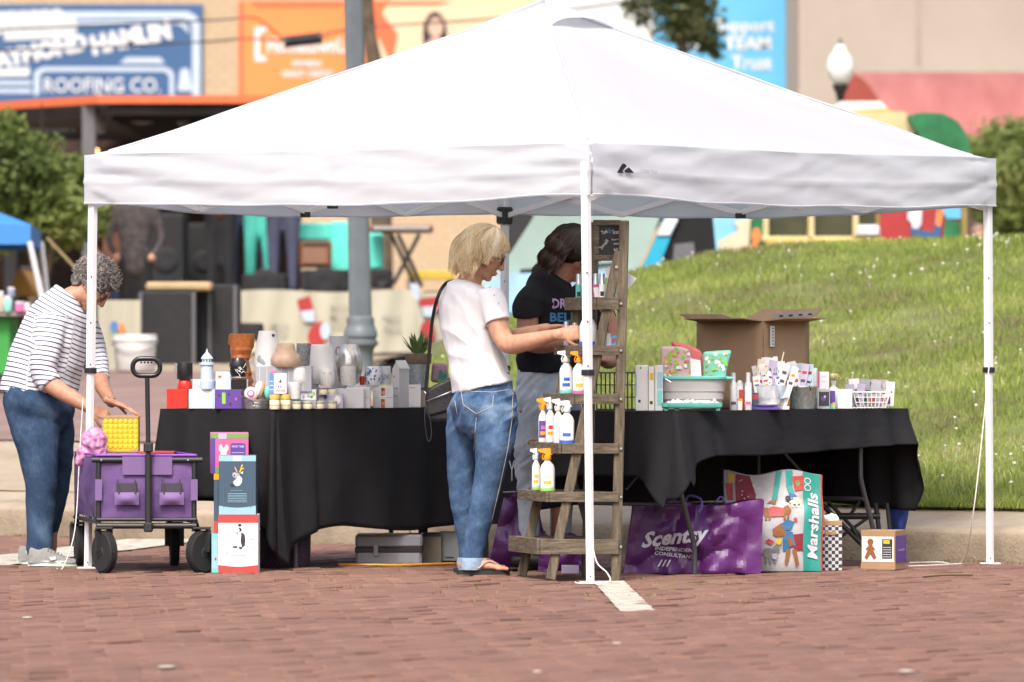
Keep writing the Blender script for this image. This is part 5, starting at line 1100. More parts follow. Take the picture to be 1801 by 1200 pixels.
limb(mb,[(W(795,530,29.34),.048,.048),(W(830,590,29.32),.046,.046),(W(870,600,29.25),.044,.043),(W(915,590,29.12),.036,.036),(wl,.025,.026)],EY)
hand(mb,wr,V((.98,-.05,.10)),V((.1,.9,-.35)),.97,(.75,.9,.6),-1,.05,.5)
hand(mb,wl,V((.97,-.15,.02)),V((.1,-.4,-.9)),.93,(.5,.7,.5),1,.05,.4)
for x_,y_ in ((829,29.17),(824,29.42)):
 nr_ = y_ < 29.3; limb(mb,[(W(845,660,YB_),.05,.05),(W(868 if nr_ else 820,745,y_ + (-.06 if nr_ else -.1)),.045,.045),(W(860 if nr_ else 811,840,y_ + (-.05 if nr_ else -.06)),.04,.04),(W(846 if nr_ else 817,905,y_ - .02),.036,.036),(W(836 if nr_ else 824,955,y_),.032,.032),(W(x_,985,y_),.032,.032),((XA(x_,y_),y_,.05),.034,.034)],EY)
 fx = XA(x_,y_); limb(mb,[((fx - .035,y_,.047),.024,.028),((fx + .02,y_,.055),.034,.032),((fx + .09,y_,.042),.021,.040),((fx + .135,y_,.034),.014,.042)],EY,n=14)
 for k in range(5): q = V((fx + .150 - .006 * k,y_ - .034 + k * .017,.033)); limb(mb,[(q - EX * .03,.010,.009),(q,.010 - .0008 * k,.009),(q + EX * (.018 - .002 * k) - EZ * .002,.009,.008)],EY,n=8,sub=2)
bodyB = link('body',remeshed(mb,'body',.0042,2),M_skB,pB)
face_bits(PB,MB_,pB,.97,brow=(.35,.25,.15)); glasses(PB,MB_,pB,mat('tortoise_frame',(.09,.02,.015),.3,var=.3,vs=80),M_gl)
M_nail = mat('nail_pink',(.7,.08,.15),.3,var=0)
for x_,y_ in ((829,29.17),):
 fx = XA(x_,y_)
 for k in range(5): MB().ell((fx + .160 - .008 * k,y_ - .034 + k * .017,.042),(.007,.006,.002)).build('toenail',M_nail,pB,smooth=180)
M_flop = mat('black_flip_flop',(.018,.017,.018),.7); M_strap = mat('pink_strap',(.42,.24,.20),.5)
for x_,y_ in ((829,29.17),(824,29.42)):
 fx = XA(x_,y_); out = [(fx + .055 + .125 * math.cos(a),y_ + (.047 if math.cos(a) > 0 else .036) * math.sin(a)) for a in [2 * PI * i / 26 for i in range(26)]]
 fo = MB().slab([V((x,y,.004)) for x,y in out],(0,0,.02)).build('flip_flop',M_flop,pB,smooth=40)
 for sg in (-1,1): MB().tube(catmull([(fx + .13,y_ - .016,.045),(fx + .08,y_ + sg * .028,.066),(fx + .03,y_ + sg * .045,.03)],5),.006,6).build('strap',M_strap,fo,smooth=180)
mb = MB(); T = lambda px,py: W(px,py,YB_)
def shirt_wave(p): return .6 * ridged(p + V((0,0,p.x * .5)),4.5,(1,1,2.2),9) - .35 + .25 * noise.noise(p * 12)
limb(mb,[(T(826,495),.052,.075),(T(824,503),.075,.125),(T(822,514),.098,.165),(T(822,540),.112,.178),(T(826,580),.112,.165),(T(834,620),.115,.150),(T(842,655),.125,.165),(T(848,682),.130,.178)],wB,endcap=False)
limb(mb,[(W(858,512,29.1),.066,.064),(W(866,535,29.07),.066,.064),(W(873,558,29.04),.066,.064),(W(876,568,29.03),.066,.064)],EY,endcap=False)
limb(mb,[(W(796,512,29.30),.066,.064),(W(800,540,29.34),.064,.064),(W(812,568,29.34),.062,.062)],EY,endcap=False)
cloth_mesh('tee',mb,.0075,M_wtee,pB,.0115,shirt_wave,3)
for k in range(4): q = W(862 + k * 7.5,505 + k * 14,29.03 - .0); MB().ell(q - EY * .055 + V((0,.01 * k,0)),.004).build('button',mat('shell_button',(.5,.48,.45),.3),pB,smooth=180)
mb = MB()
limb(mb,[(T(848,668),.118,.165),(T(848,690),.128,.175),(T(848,712),.132,.178),(T(848,735),.12,.17)],wB)
wq = .088
limb(mb,[(W(868,705,29.12),.115,.098),(W(872,745,29.11),.105,.098),(W(868,790,29.10),.090,.090),(W(860,840,29.12),.072,.072),(W(850,885,29.14),.066,.066),(W(841,930,29.16),.060,.060),(W(834,965,29.17),.053,.055),(W(831,985,29.17),.052,.054)],wB)
limb(mb,[(W(826,708,29.30),.105,.095),(W(817,745,29.32),.093,.09),(W(812,795,29.34),.073,.075),(W(811,845,29.36),.066,.068),(W(815,895,29.38),.060,.060),(W(822,940,29.40),.052,.054),(W(825,985,29.42),.05,.05)],wB)
def jean_wave(p):
 q = p + V((0,0,-p.x * .7 + noise.noise(p * 3.1) * .09)); m_ = .25 + max(0,noise.noise(p * 2.6 + V((3,0,0))) + .25) * 1.6
 return (ridged(q,4.2,(1.3,1.3,3.4),1) * .75 + .5 * ridged(q,8.5,(1.2,1.2,3.2),6) * .6) * m_ - .45 + .3 * noise.noise(p * 16)
cloth_mesh('jeans',mb,.007,M_denB,pB,.0075,jean_wave,3)
for x_,y_ in ((830,29.17),(825,29.42)):
 z0,z1 = CZ - (1003 - HY) * y_ / F,CZ - (980 - HY) * y_ / F
 MB().lathe([(.046,0),(.0535,.002),(.056,(z1 - z0) * .85),(.054,(z1 - z0) * .95),(.044,(z1 - z0) * .95)],(XA(x_,y_),y_,z0),26,cap=False).build('cuff',mat('denim_inside',(.27,.36,.48),.9,var=.15,vs=40,bump=.4,bs=150),pB,smooth=60)
M_st = mat('stitching',(.55,.50,.38),.8,var=0)
def onrear(px,py,d_=.0): 
 P_ = W(px,py,YB_); return P_
dg_ = bpy.context.evaluated_depsgraph_get()
def snap(o,px,py,off=.003):
 p0 = V((0,0,CZ)); d = (W(px,py,30) - p0).normalized(); W0 = WL[o.parent.name] if o.parent else V((0,0,0))
 ok,loc,nr,_ = o.ray_cast(p0 - W0 + d * 20,d)
 return (loc + W0 + nr * off,nr) if ok else (None,None)
bpy.context.view_layer.update()
jn = [c for c in pB.children if c.name.startswith('jeans')][0]
def stitch(o,pts,name='seam',r_=.0014):
 q = []
 for a,b in zip(pts[:-1],pts[1:]):
  for i in range(6):
   s_,_n = snap(o,lerp(a[0],b[0],i / 6),lerp(a[1],b[1],i / 6),.001)
   if s_ is not None: q.append(s_)
 if len(q) > 2: MB().tube(q,r_,4).build(name,M_st,o,smooth=180)
stitch(jn,[(811,688),(815,712),(838,728),(866,715),(868,692)]); stitch(jn,[(800,705),(806,735)]); stitch(jn,[(838,735),(836,760),(832,800)]); stitch(jn,[(902,690),(900,740),(893,790),(880,850),(866,910),(856,970)]); stitch(jn,[(790,690),(812,688),(866,690),(905,684)])
M_hB = hairmat('blonde_hair',[(.42,.27,.12),(.70,.52,.28),(.88,.74,.46),(.97,.89,.68)])
rnd = random.Random(8); paths = []
cB = PB(-.014,0,.028); tonesB = []; crB = random.Random(3); CL = [(crB.uniform(.99,1.17),crB.random(),crB.uniform(0,6.28),crB.uniform(-24,14),crB.uniform(.5,1.5)) for _ in range(90)]
for k in range(5200):
 ph = rnd.uniform(-PI,PI)          # 0 = facing direction
 part = rnd.uniform(.0,.35)
 th0 = rnd.uniform(.0,1.15) if rnd.random() < .7 else rnd.uniform(.8,1.6)
 front = math.cos(ph)
 if front > .45 and th0 > .95: continue
 ci = int((ph + PI) / (2 * PI) * 59.99) + (30 if th0 > .9 else 0); cl_ = CL[ci]; pts = []; lift = cl_[0] + rnd.uniform(-.025,.025)
 endz = W(0,487 + cl_[3] * .7 + rnd.uniform(-9,6) - 14 * max(0,front) - 3 * front,YB_).z
 if front > .62: endz = W(0,440 + rnd.uniform(-10,8),YB_).z
 th = th0; swirl = rnd.uniform(-.25,.25)
 ok = True
 for i in range(16):
  if th < 1.5 or not pts:
   d = V((math.sin(th) * math.cos(ph + swirl * (th - th0)),math.sin(th) * math.sin(ph + swirl * (th - th0)),math.cos(th)))
   p = cB + MB_ @ V((d.x * .104 * lift,d.y * .090 * lift,d.z * .102 * (lift * .5 + .5)))
   th += .17
  else:
   q = pts[-1]; dn = (q - cB); dn.z = 0; dn.normalize(); hfrac = max(0,(q.z - endz) / .12)
   p = q - EZ * .0135 + dn * (.0016 if hfrac > .6 else -.0042) - fB * .0008 + V((rnd.gauss(0,.0007),rnd.gauss(0,.0007),0))
  q3 = MB_.transposed() @ (p - PB(0,0,0)); wv = smooth01(i / 9)
  p = p + (MB_ @ EX) * math.sin(i * .62 + cl_[2]) * .0036 * cl_[4] * wv - (MB_ @ EX) * .004 * wv + wB * math.cos(i * .5 + cl_[2]) * .005 * wv
  if p.z < endz: break
  if q3.x > .026 + rnd.uniform(0,.016) and q3.z < rnd.uniform(-.002,.032): break
  if q3.x > .002 and q3.z < -.045: break
  pts.append(p)
 if len(pts) > 3: paths.append(pts); tonesB.append(cl_[1])
mb = MB(); mb.ell(cB,(.097,.084,.094),rot=MB_,nu=24,nv=16); mb.ell(PB(-.045,0,-.045),(.060,.078,.070),rot=MB_); mb.ell(PB(-.04,.045,-.05),(.040,.04,.07),rot=MB_); mb.ell(PB(-.045,-.045,-.05),(.038,.038,.07),rot=MB_)
me = remeshed(mb,'hair',.006,2,lambda p: .004 * noise.noise(V((p.x * 60,p.y * 60,p.z * 12)))); a = me.attributes.new('var','FLOAT','POINT'); a.data.foreach_set('value',[max(0,.25 + .5 * noise.noise(V((v.co.x * 90,v.co.y * 90,v.co.z * 14)))) for v in me.vertices])
hB = link('hair',me,M_hB,pB); strands('hair_strands',M_hB,hB,paths,.0036,.0012,4,tones=tonesB)
M_leather = mat('black_leather',(.010,.009,.011),.5,var=.2,vs=14,bump=.25,bs=90)
pu = thing('shoulder_bag','black leather shoulder bag hanging behind the blonde woman','handbag',W(768,740,29.35))
mb = MB(); o_ = [(746,690),(760,678),(792,662),(808,668),(812,735),(800,742),(754,742),(747,730)]
mb.slab([W(x,y,29.30) for x,y in o_],(0.03,.09,0)); body_ = mb.build('pouch',M_leather,pu); bv = body_.modifiers.new('b','BEVEL'); bv.width = .018; bv.segments = 3
mb = MB(); mb.slab([W(x,y,29.285) for x,y in ((750,704),(806,684),(808,716),(752,732))],(.02,.015,0)); f_ = mb.build('front_pocket',M_leather,body_); bv = f_.modifiers.new('b','BEVEL'); bv.width = .006; bv.segments = 2
MB().tube([W(750,706,29.275),W(780,694,29.275),W(806,683,29.275)],.0022,6).build('zip',M_bolt,body_,smooth=180)
def ribbon(mb,pts,w_,n_=V((0,-1,0)),th=.0025):
 P_ = [V(p[:3]) for p in catmull([tuple(p) for p in pts],6)]
 for i in range(len(P_) - 1): mb.beam(P_[i],P_[i + 1] + (P_[i + 1] - P_[i]) * .08,w_,th,up=n_)
mb = MB(); ribbon(mb,[W(800,495,29.28),W(784,499,29.20),W(771,520,29.16),W(761,560,29.2),W(755,620,29.24),W(748,690,29.28)],.016); mb.build('strap',M_leather,pu)
mb = MB(); ribbon(mb,[W(800,495,29.28),W(804,500,29.40),W(808,530,29.42),W(800,600,29.42),W(800,668,29.36)],.016); mb.build('strap',M_leather,pu)
MB().tube([W(746,688,29.275),W(749,692,29.27),W(748,698,29.275)],.003,6).build('buckle',M_bolt,pu,smooth=180)
MB().tube(catmull([tuple(W(748,714,29.28)),tuple(W(747,735,29.27)),tuple(W(750,765,29.27)),tuple(W(754,777,29.27)),tuple(W(759,765,29.27)),tuple(W(756,735,29.275)),tuple(W(750,714,29.28))],4),.0028,6).build('wrist_loop',M_leather,pu,smooth=180)
pC = thing('person','dark haired vendor in black printed tee and pale ripped jeans behind the ladder shelf','person',(.25,29.75,0))
YC = 29.75; fC = V((.80,-.60,0)).normalized(); wC = V((.60,.80,0)).normalized()
mb = MB(); hfC = V((.72,-.45,-.55)).normalized(); PC,MC = head(mb,W(1010,448,YC),hfC,V((.45,-.25,.86)),.98)
limb(mb,[(W(975,510,YC),.055,.06),(W(985,490,YC),.055,.057),(W(998,470,YC),.055,.055)],wC)
limb(mb,[(W(950,650,YC),.09,.11),(W(968,530,YC),.07,.10)],EX)
limb(mb,[(W(934,530,29.62),.04,.04),(W(928,560,29.58),.052,.052),(W(930,598,29.54),.046,.046),(W(952,606,29.40),.043,.042),(W(985,604,29.2),.034,.034),(W(1002,602,29.08),.026,.028)],EY)
hand(mb,W(1002,602,29.08),V((.75,-.6,.05)),V((.2,.1,.9)),.95,(.6,.7,.5),-1,.06,.4)
limb(mb,[(W(1050,530,30.0),.055,.055),(W(1072,580,29.95),.05,.05),(W(1078,622,29.85),.045,.045),(W(1072,636,29.7),.036,.036),(W(1062,636,29.55),.026,.028)],EY)
hand(mb,W(1062,636,29.55),V((-.5,-.85,.05)),V((0,.1,.95)),.95,(.3,.4,.3),1,.06,.3)
for x_,y_ in ((930,29.7),(985,29.85)):
 limb(mb,[(W(955,640,YC),.05,.05),(W(x_ + 4,760,y_),.045,.045),(W(x_,850,y_),.045,.045),(W(x_,950,y_),.04,.04),((XA(x_,y_),y_,.06),.036,.036)],EY); fx = XA(x_,y_)
bodyC = link('body',remeshed(mb,'body',.0045,2),M_skC,pC)
face_bits(PC,MC,pC,.98,brow=(.03,.02,.015)); 
for sg in (-1,1): MB().ell(PC(.090,sg * .032,.004),(.007,.030,.022),rot=MC).build('sunglass_lens',M_sun,pC,smooth=180)
MB().tube([PC(.085,-.06,.010),PC(.02,-.086,.012),PC(-.02,-.082,.0)],.003,6).build('sunglass_temple',M_blackp,pC,smooth=180)
for x_,y_ in ((930,29.7),(985,29.85)):
 fx = XA(x_,y_); mb = MB(); limb(mb,[((fx - .06,y_,.05),.035,.036),((fx + .02,y_,.055),.04,.042),((fx + .12,y_,.035),.025,.042)],EY,n=16); link('shoe',remeshed(mb,'shoe',.008,1),M_blackp,pC)
mb = MB()
limb(mb,[(W(984,486,YC),.060,.08),(W(979,494,YC),.085,.13),(W(974,506,YC),.110,.185),(W(972,550,YC),.13,.20),(W(968,600,YC),.13,.19),(W(965,640,YC),.135,.19),(W(965,656,YC),.138,.19)],wC,endcap=False)
limb(mb,[(W(952,506,29.66),.060,.066),(W(938,522,29.62),.072,.07),(W(930,540,29.60),.076,.072),(W(929,552,29.58),.075,.072),(W(929,560,29.58),.073,.07)],EY,endcap=False)
limb(mb,[(W(1020,512,29.92),.075,.072),(W(1045,540,30.0),.075,.072),(W(1062,570,29.98),.07,.068)],EY,endcap=False)
cloth_mesh('tee',mb,.008,M_btee,pC,.009,lambda p: ridged(p,4,(1,1,2),4) * .8 - .4,4)
mb = MB()
limb(mb,[(W(962,645,YC),.12,.17),(W(962,690,YC),.135,.18),(W(962,720,YC),.12,.17)],wC)
limb(mb,[(W(945,700,29.68),.105,.105),(W(938,760,29.68),.092,.09),(W(932,800,29.68),.078,.078),(W(930,850,29.69),.062,.064),(W(931,950,29.70),.05,.052)],EY)
limb(mb,[(W(985,700,29.88),.105,.105),(W(990,780,29.88),.085,.085),(W(988,860,29.88),.064,.064),(W(986,950,29.86),.05,.052)],EY)
jc = cloth_mesh('jeans',mb,.0075,M_denC,pC,.007,lambda p: jean_wave(p * 1.1) ,3)
bpy.context.view_layer.update()
for px,py,a,b in ((918,724,.012,.008),(936,778,.022,.014)):
 s_,n_ = snap(jc,px,py,.001)
 if s_ is not None: MB().ell(s_,(a,.004,b)).build('rip',M_skC,jc,smooth=180)
tc_ = [c for c in pC.children if c.name.startswith('tee')][0]
def print_on(o,body,px,py,wpx,hpx,m,Y,name='lettering'):
 c = W(px,py,Y); t = text(body,V((c.x,28.0,c.z)),EX,EZ,wpx * Y / F,hpx * Y / F,m,None,name=name,bold=.03,ext=0)
 W0 = WL[o.parent.name]; k = 0
 for v in t.data.vertices:
  p0 = V((0,0,CZ)); d = (V((v.co.x,Y,v.co.z)) - p0).normalized(); ok,loc,nr,_ = o.ray_cast(p0 - W0 + d * 20,d)
  v.co = (loc + W0 + nr * .003) if ok else V((v.co.x,Y,v.co.z))
 t.data.transform(Matrix.Translation(-W0)); t.parent = o
print_on(tc_,'DREAM',1000,534,58,17,mat('print_lilac',(.42,.30,.48),.8,var=0),29.6); print_on(tc_,'BELIEVE',1006,558,78,16,mat('print_blue',(.06,.22,.45),.8,var=0),29.6)
M_hC = hairmat('dark_brown_hair',[(.008,.005,.004),(.022,.012,.008),(.055,.028,.018),(.15,.08,.05)])
rnd = random.Random(18); paths = []; cC = PC(-.014,0,.028); tonesC = []; CL2 = [(crB.uniform(1.0,1.25),crB.random(),crB.uniform(0,6.28),crB.uniform(-28,14)) for _ in range(100)]
for k in range(3000):
 ph = rnd.uniform(-PI,PI); th = th0 = rnd.uniform(0,1.5); front = math.cos(ph)
 if front > .5 and th0 > .8: continue
 c2 = CL2[int((ph + PI) / (2 * PI) * 69.9) + (30 if th0 > .8 else 0)]; pts = []; lift = c2[0] + rnd.uniform(-.03,.03); endz = W(0,486 + c2[3] + rnd.uniform(-8,6),YC).z; w_ = c2[2] + rnd.uniform(-.3,.3); amp = rnd.uniform(.007,.011)
 for i in range(24):
  if th < 1.5 or not pts: d = V((math.sin(th) * math.cos(ph),math.sin(th) * math.sin(ph),math.cos(th))); p = cC + MC @ V((d.x * .106 * lift,d.y * .096 * lift,d.z * .100 * (lift * .6 + .4))) + V((math.sin(i * .9 + w_),0,math.cos(i * .9 + w_))) * amp * .45 * min(1,i / 5); th += .16
  else:
   q = pts[-1]; dn = (q - cC); dn.z = 0; dn.normalize(); p = q - EZ * .0105 + dn * .0028 - fC * .0035 + V((math.sin(i * .95 + w_),math.cos(i * .95 + w_),0)) * amp
  q3 = MC.transposed() @ (p - PC(0,0,0))
  if p.z < endz or (q3.x > .03 and q3.z < .04): break
  pts.append(p)
 if len(pts) > 3: paths.append(pts); tonesC.append(c2[1])
mb = MB(); mb.ell(cC,(.101,.090,.098),rot=MC,nu=24,nv=16); mb.ell(PC(-.07,0,-.05),(.06,.085,.075),rot=MC); mb.ell(PC(-.03,-.05,-.05),(.05,.04,.08),rot=MC)
me = remeshed(mb,'hair',.007,2,lambda p: .006 * noise.noise(p * 40)); a = me.attributes.new('var','FLOAT','POINT'); a.data.foreach_set('value',[.2] * len(me.vertices))
hC = link('hair',me,M_hC,pC); strands('hair_strands',M_hC,hC,paths,.0036,.0012,6,tones=tonesC)
# ================================================================ GOODS
GCOL = {}
def col(name,c,rough=.55,**k): return mat(name,c,rough,**{**dict(var=.04),**k})
C_white = col('ware_white',(.78,.78,.76),.4); C_grey = col('ware_grey',(.36,.37,.39),.5); C_card = col('carton_white',(.78,.78,.78),.6); C_lgrey = col('carton_light_grey',(.60,.61,.63),.6)
C_red = col('ware_red',(.62,.03,.02),.35); C_blk = col('gloss_black',(.012,.012,.013),.25); C_pblue = col('pale_blue_ware',(.50,.63,.72),.45); C_purple = col('carton_purple',(.10,.05,.28),.5)
C_or = col('burnt_orange_ware',(.50,.15,.035),.35,var=.35,vs=30); C_green = col('print_green',(.15,.35,.08),.6); C_teal = col('teal_plastic',(.16,.58,.50),.4); C_pink = col('print_pink',(.68,.12,.30),.6); C_yel = col('print_yellow',(.72,.45,.03),.5)
C_cream = col('cream_wax',(.72,.66,.48),.4); C_brown = col('kraft_brown',(.36,.23,.12),.75,var=.08,bump=.1,bs=80); C_navy = col('print_navy',(.045,.085,.13),.5); C_lteal = col('print_light_teal',(.28,.48,.55),.5); C_dgrey = col('print_dark_grey',(.08,.08,.09),.6); C_lilac = col('print_lilac2',(.46,.41,.54),.6)
C_silver = mat('tin_silver',(.5,.51,.52),.3,metal=.85,var=.1); C_galv = mat('galvanised_metal',(.38,.42,.42),.45,metal=.5,var=.3,vs=60); C_ink = col('print_ink',(.03,.03,.035),.6); C_blue = col('print_blue_label',(.03,.12,.5),.5); C_green2 = col('lime_base',(.25,.55,.08),.5); C_org = col('orange_plastic',(.85,.33,.02),.35)
DIRS = {'r': RD,'l': LD}
def onL(px,back=0.0):       # Y of the near edge of the left table seen at column px, plus a step back
 k = (px - 900.5) / F
 if px < 480: P_,d = A1,LD
 else: P_,d = A1,RD
 t = (k * P_.y - P_.x) / (d.x - k * d.y); return P_.y + d.y * t + back
def onR(px,back=0.0):
 k = (px - 900.5) / F
 P_,d = (A2,LD) if px < 1190 else (A2,RD)
 t = (k * P_.y - P_.x) / (d.x - k * d.y); return P_.y + d.y * t + back
def S_(Y): return F / Y
def carton(name,label,cat,pa,pb,ya,yb,Y,dep,m,z0=None,rz=0,group=None,ch=.0015,prints=None,parent=None):
 w_ = (pb - pa) / S_(Y); h_ = (yb - ya) / S_(Y); x = XA((pa + pb) / 2,Y); z = (CZ - (yb - HY) / S_(Y)) if z0 is None else z0
 c_ = math.cos(rz); w0 = w_ if rz == 0 else (w_ - abs(math.sin(rz)) * dep) / c_; cen = V((x,Y + dep / 2,z)); o = thing(name,label,cat,cen,group)
 MB().box(cen + EZ * h_ / 2,(w0,dep,h_),ch=ch).build('carton' if name != 'carton' else 'box_body',m,o)
 if prints: prints(o,cen + V((0,-dep / 2,h_ / 2)),w0,h_,dep)
 o.rotation_euler.z = rz
 return o
def seam(o,c,w_,h_,d): MB().box(c + V((0,d / 2,h_ / 2 + .0004)),(w_ * .98,.003,.0012)).build('lid_seam',C_dgrey,o)
def blk(*items):
 def f(o,c,w_,h_,d):
  for k,it in enumerate(items):
   if isinstance(it[0],str): text(it[0],c + V(((it[1] - .5) * w_,0,(it[2] - .5) * h_)),EX,EZ,it[3] * w_,it[4] * h_,it[5],o,ext=0,off=.0025); continue
   pts = it[0] if len(it) == 2 else rect(*it[:4]); decal('print',[[((x - .5) * w_,(y - .5) * h_) for x,y in pts]],c,EX,EZ,it[-1],o,off=.0012 + .0002 * k)
 return f
def lathe_thing(name,label,cat,px,Y,yb,prof,m,z0=TZ + .002,part='body',n=28,group=None,sm=50,parent=None,cap=True):
 s = S_(Y); c = V((XA(px,Y),Y,z0 if z0 is not None else CZ - (yb - HY) / s)); o = thing(name,label,cat,c,group)
 MB().lathe([(r_ / s,z / s) for r_,z in prof],c,n,cap=cap).build(part,m,o,smooth=sm); return o,c,s
ZL = TZ + .0025
Yq = onL(311,.02)
carton('carton','bright red carton at the left corner of the left table','carton',293,329,686,720,Yq,.1,C_red,ZL,prints=seam)
carton('carton','white carton carrying the pale blue lighthouse','carton',333,378,686,720,onL(355,.02),.12,C_card,ZL,prints=blk((.3,.35,.32,.8,C_lgrey),('Flamingo',.55,.5,.35,.14,C_lgrey),(.86,0,1,1,C_pblue)))
carton('carton','purple patterned carton with a lime green tag under the black warmer','carton',379,431,686,720,onL(405,.02),.12,C_purple,ZL,prints=blk((rrect(.22,.25,.34,.85,.05),C_green2),(disc(.12,.7,.03,.06),C_ink),(disc(.45,.75,.03,.07),C_ink),(disc(.5,.25,.04,.07),C_ink),(disc(.7,.5,.03,.08),C_pink),(.88,0,1,1,C_ink)))
s = S_(Yq); zb_ = ZL + 34 / s
o,c,s = lathe_thing('wax_warmer','small lamp with black drum shade and red base on the red carton','warmer',325,Yq + .05,0,[(0.1,0),(12,0),(13,2),(11,14),(8,18)],C_red,ZL + 34 / S_(Yq),'base')
MB().lathe([(13.5 / s,17 / s),(14 / s,20 / s),(14 / s,44 / s),(13.5 / s,46 / s),(12 / s,46 / s),(12 / s,19 / s)],c,26,cap=False).build('shade',C_blk,o,smooth=40)
MB().tube([c + V((-13 / s,-.01,42 / s)),c + V((-17 / s,-.012,46 / s)),c + V((-17 / s,-.012,24 / s)),c + V((-12 / s,-.01,18 / s))],.002,6).build('handle',C_silver,o,smooth=60)
o,c,s = lathe_thing('lighthouse_warmer','pale blue ceramic lighthouse on the white carton','lighthouse',364,onL(364,.06),0,[(12.5,0),(13,2),(13,15),(11.5,16),(11,42),(13.5,43),(13.5,47),(9.5,47),(9.3,53),(11,54),(7,60),(2,65),(1.2,69),(.3,72)],C_pblue,ZL + 34 / S_(onL(355)),'tower')
for k in range(5): a = -PI / 2 + (k - 2) * .55; MB().box(c + V((math.cos(a) * 9.4 / s,math.sin(a) * 9.4 / s,50 / s)),(.007,.003,.010),rot=Matrix.Rotation(a + PI / 2,3,'Z')).build('window',C_dgrey,o)
carton('display_card','pale blue card with a small orange mark beside the lighthouse','card',379,407,640,672,onL(392,.12),.004,col('pale_card',(.55,.64,.68),.6),ZL + 33 / S_(onL(392)),rz=R(-6),prints=blk(([(.1,.78),(.42,.78),(.26,.6)],C_or)))
carton('carton','white carton with purple leaf print behind the lighthouse','carton',339,436,669,690,onL(392,.20),.09,C_card,ZL + 30 / S_(onL(392)),prints=blk(*[(disc(.1 + .11 * k,.3 + .4 * (k % 2),.045,.25),[C_lilac,C_purple,C_green][k % 3]) for k in range(8)]))
MB().box((XA(388,onL(392,.25)),onL(392,.25),ZL + .04),(.24,.08,.078),ch=.002); 
carton('riser','white riser block hidden behind the cartons at the table end','riser',345,432,690,720,onL(392,.20),.09,C_lgrey,ZL)
carton('carton','small black carton under the rounded black warmer','carton',406,433,668,687,onL(418,.07),.07,C_blk,ZL + 33 / S_(onL(405)),prints=seam)
o,c,s = lathe_thing('wax_warmer','rounded glossy black warmer with white crackle lines and silver ring','warmer',419,onL(418,.105),0,[(0.1,0),(10,0),(14,1),(14,3),(13,4),(15,12),(16,22),(15,30),(12,36),(6,37),(5,34)],C_blk,ZL + 53 / S_(onL(418)),'body')
for k in range(9):
 a = -PI / 2 + random.uniform(-1.1,1.1); z = random.uniform(8,30); pts = []
 for q in range(5): pts.append(c + V((math.cos(a) * 15.8 / s,math.sin(a) * 15.8 / s,z / s))); a += random.uniform(-.25,.25); z += random.uniform(-5,5)
 MB().tube(pts,.0013,4).build('crackle_line',C_white,o)
MB().lathe([(14.3 / s,1 / s),(14.6 / s,2 / s),(14.3 / s,3.2 / s)],c,24,cap=False).build('ring',C_silver,o,smooth=60)
Yp = onL(425,.38); o,c,s = lathe_thing('sculpted_pot','burnt orange hourglass pot with carved layers behind the black warmer','pot',424,Yp,0,[(.1,0),(24,0),(26,4),(23,12),(24,16),(19,26),(20,32),(15,40),(14,54),(18,58),(17,64),(21,72),(20,78),(22,84),(21.5,100),(19,101),(17,90)],C_or,None if False else CZ - (688 - HY) / S_(Yp),'body',sm=25)
for v in o.children[0].data.vertices: 
 q = v.co; n_ = noise.noise(V((q.x * 30,q.y * 30,q.z * 40))); v.co += V((q.x,q.y,0)) * .25 * n_ + V((q.z * .0 - .06 * max(0,.12 - q.z),0,0))
carton('riser','grey display riser under the tall pots at the back of the left table','riser',398,640,686,721,Yp - .06,.16,C_lgrey,ZL)
Yg = onL(470,.34); o,c,s = lathe_thing('vase','tall white vase with grey leaf relief at the back of the left table','vase',471,Yg,0,[(.1,0),(15,0),(18,4),(23,30),(24,50),(21,72),(17,98),(15.5,104),(13.5,104),(14,98)],C_white,CZ - (686 - HY) / S_(Yg),'body')
for k in range(8):
 a = -PI / 2 + random.uniform(-.8,.8); z = random.uniform(22,60); MB().ell(c + V((math.cos(a) * 23.3 / s,math.sin(a) * 23.3 / s,z / s)),(.013,.003,.02),rot=Matrix.Rotation(a + PI / 2,3,'Z') @ Matrix.Rotation(random.uniform(-.9,.9),3,'Y'),nu=8,nv=5).build('leaf_relief',C_grey,o,smooth=180)
MB().ell(c + V((10 / s,-14 / s,96 / s)),.008).build('berry',col('berry_plum',(.12,.02,.04)),o,smooth=180)
Yb2 = onL(504,.22); o,c,s = lathe_thing('wax_warmer','plain beige rounded pot standing between the white vase and the grey cylinder','warmer',503,Yb2,0,[(.1,0),(22,0),(26,5),(27,14),(24,22),(18,26),(15,40),(13,42),(12,40)],col('beige_ware',(.52,.36,.25),.5,var=.15,vs=30),CZ - (688 - HY) / S_(Yb2) + 42 / S_(Yb2),'body')
carton('acrylic_box','long translucent grey display box behind the small warmers','box',450,548,645,690,onL(500,.2),.12,col('acrylic_grey',(.42,.43,.46),.2),ZL + 30 / S_(onL(500)),prints=blk(*[(.06 + .13 * k,.04,.075 + .13 * k,.96,C_lgrey) for k in range(7)]))
Yc_ = onL(536,.40); o,c,s = lathe_thing('stone_cylinder','grey speckled cylinder lamp left of the tall white warmer','lamp',534,Yc_,0,[(.1,0),(13,0),(13.5,3),(12.5,80),(12,82),(10.5,82)],col('speckled_grey',(.26,.26,.26),.7,var=.5,vs=90),CZ - (686 - HY) / S_(Yc_),'body')
Yd = onL(566,.22); 
o,c,s = lathe_thing('wax_warmer','tall off white tapered warmer with slanting ribs at the middle of the left table','warmer',566,Yd,0,[(.1,0),(21,0),(22,2),(22,14),(21,40),(19,66),(18,70),(16.5,70),(17,64)],C_white,CZ - (676 - HY) / S_(Yd),'body')
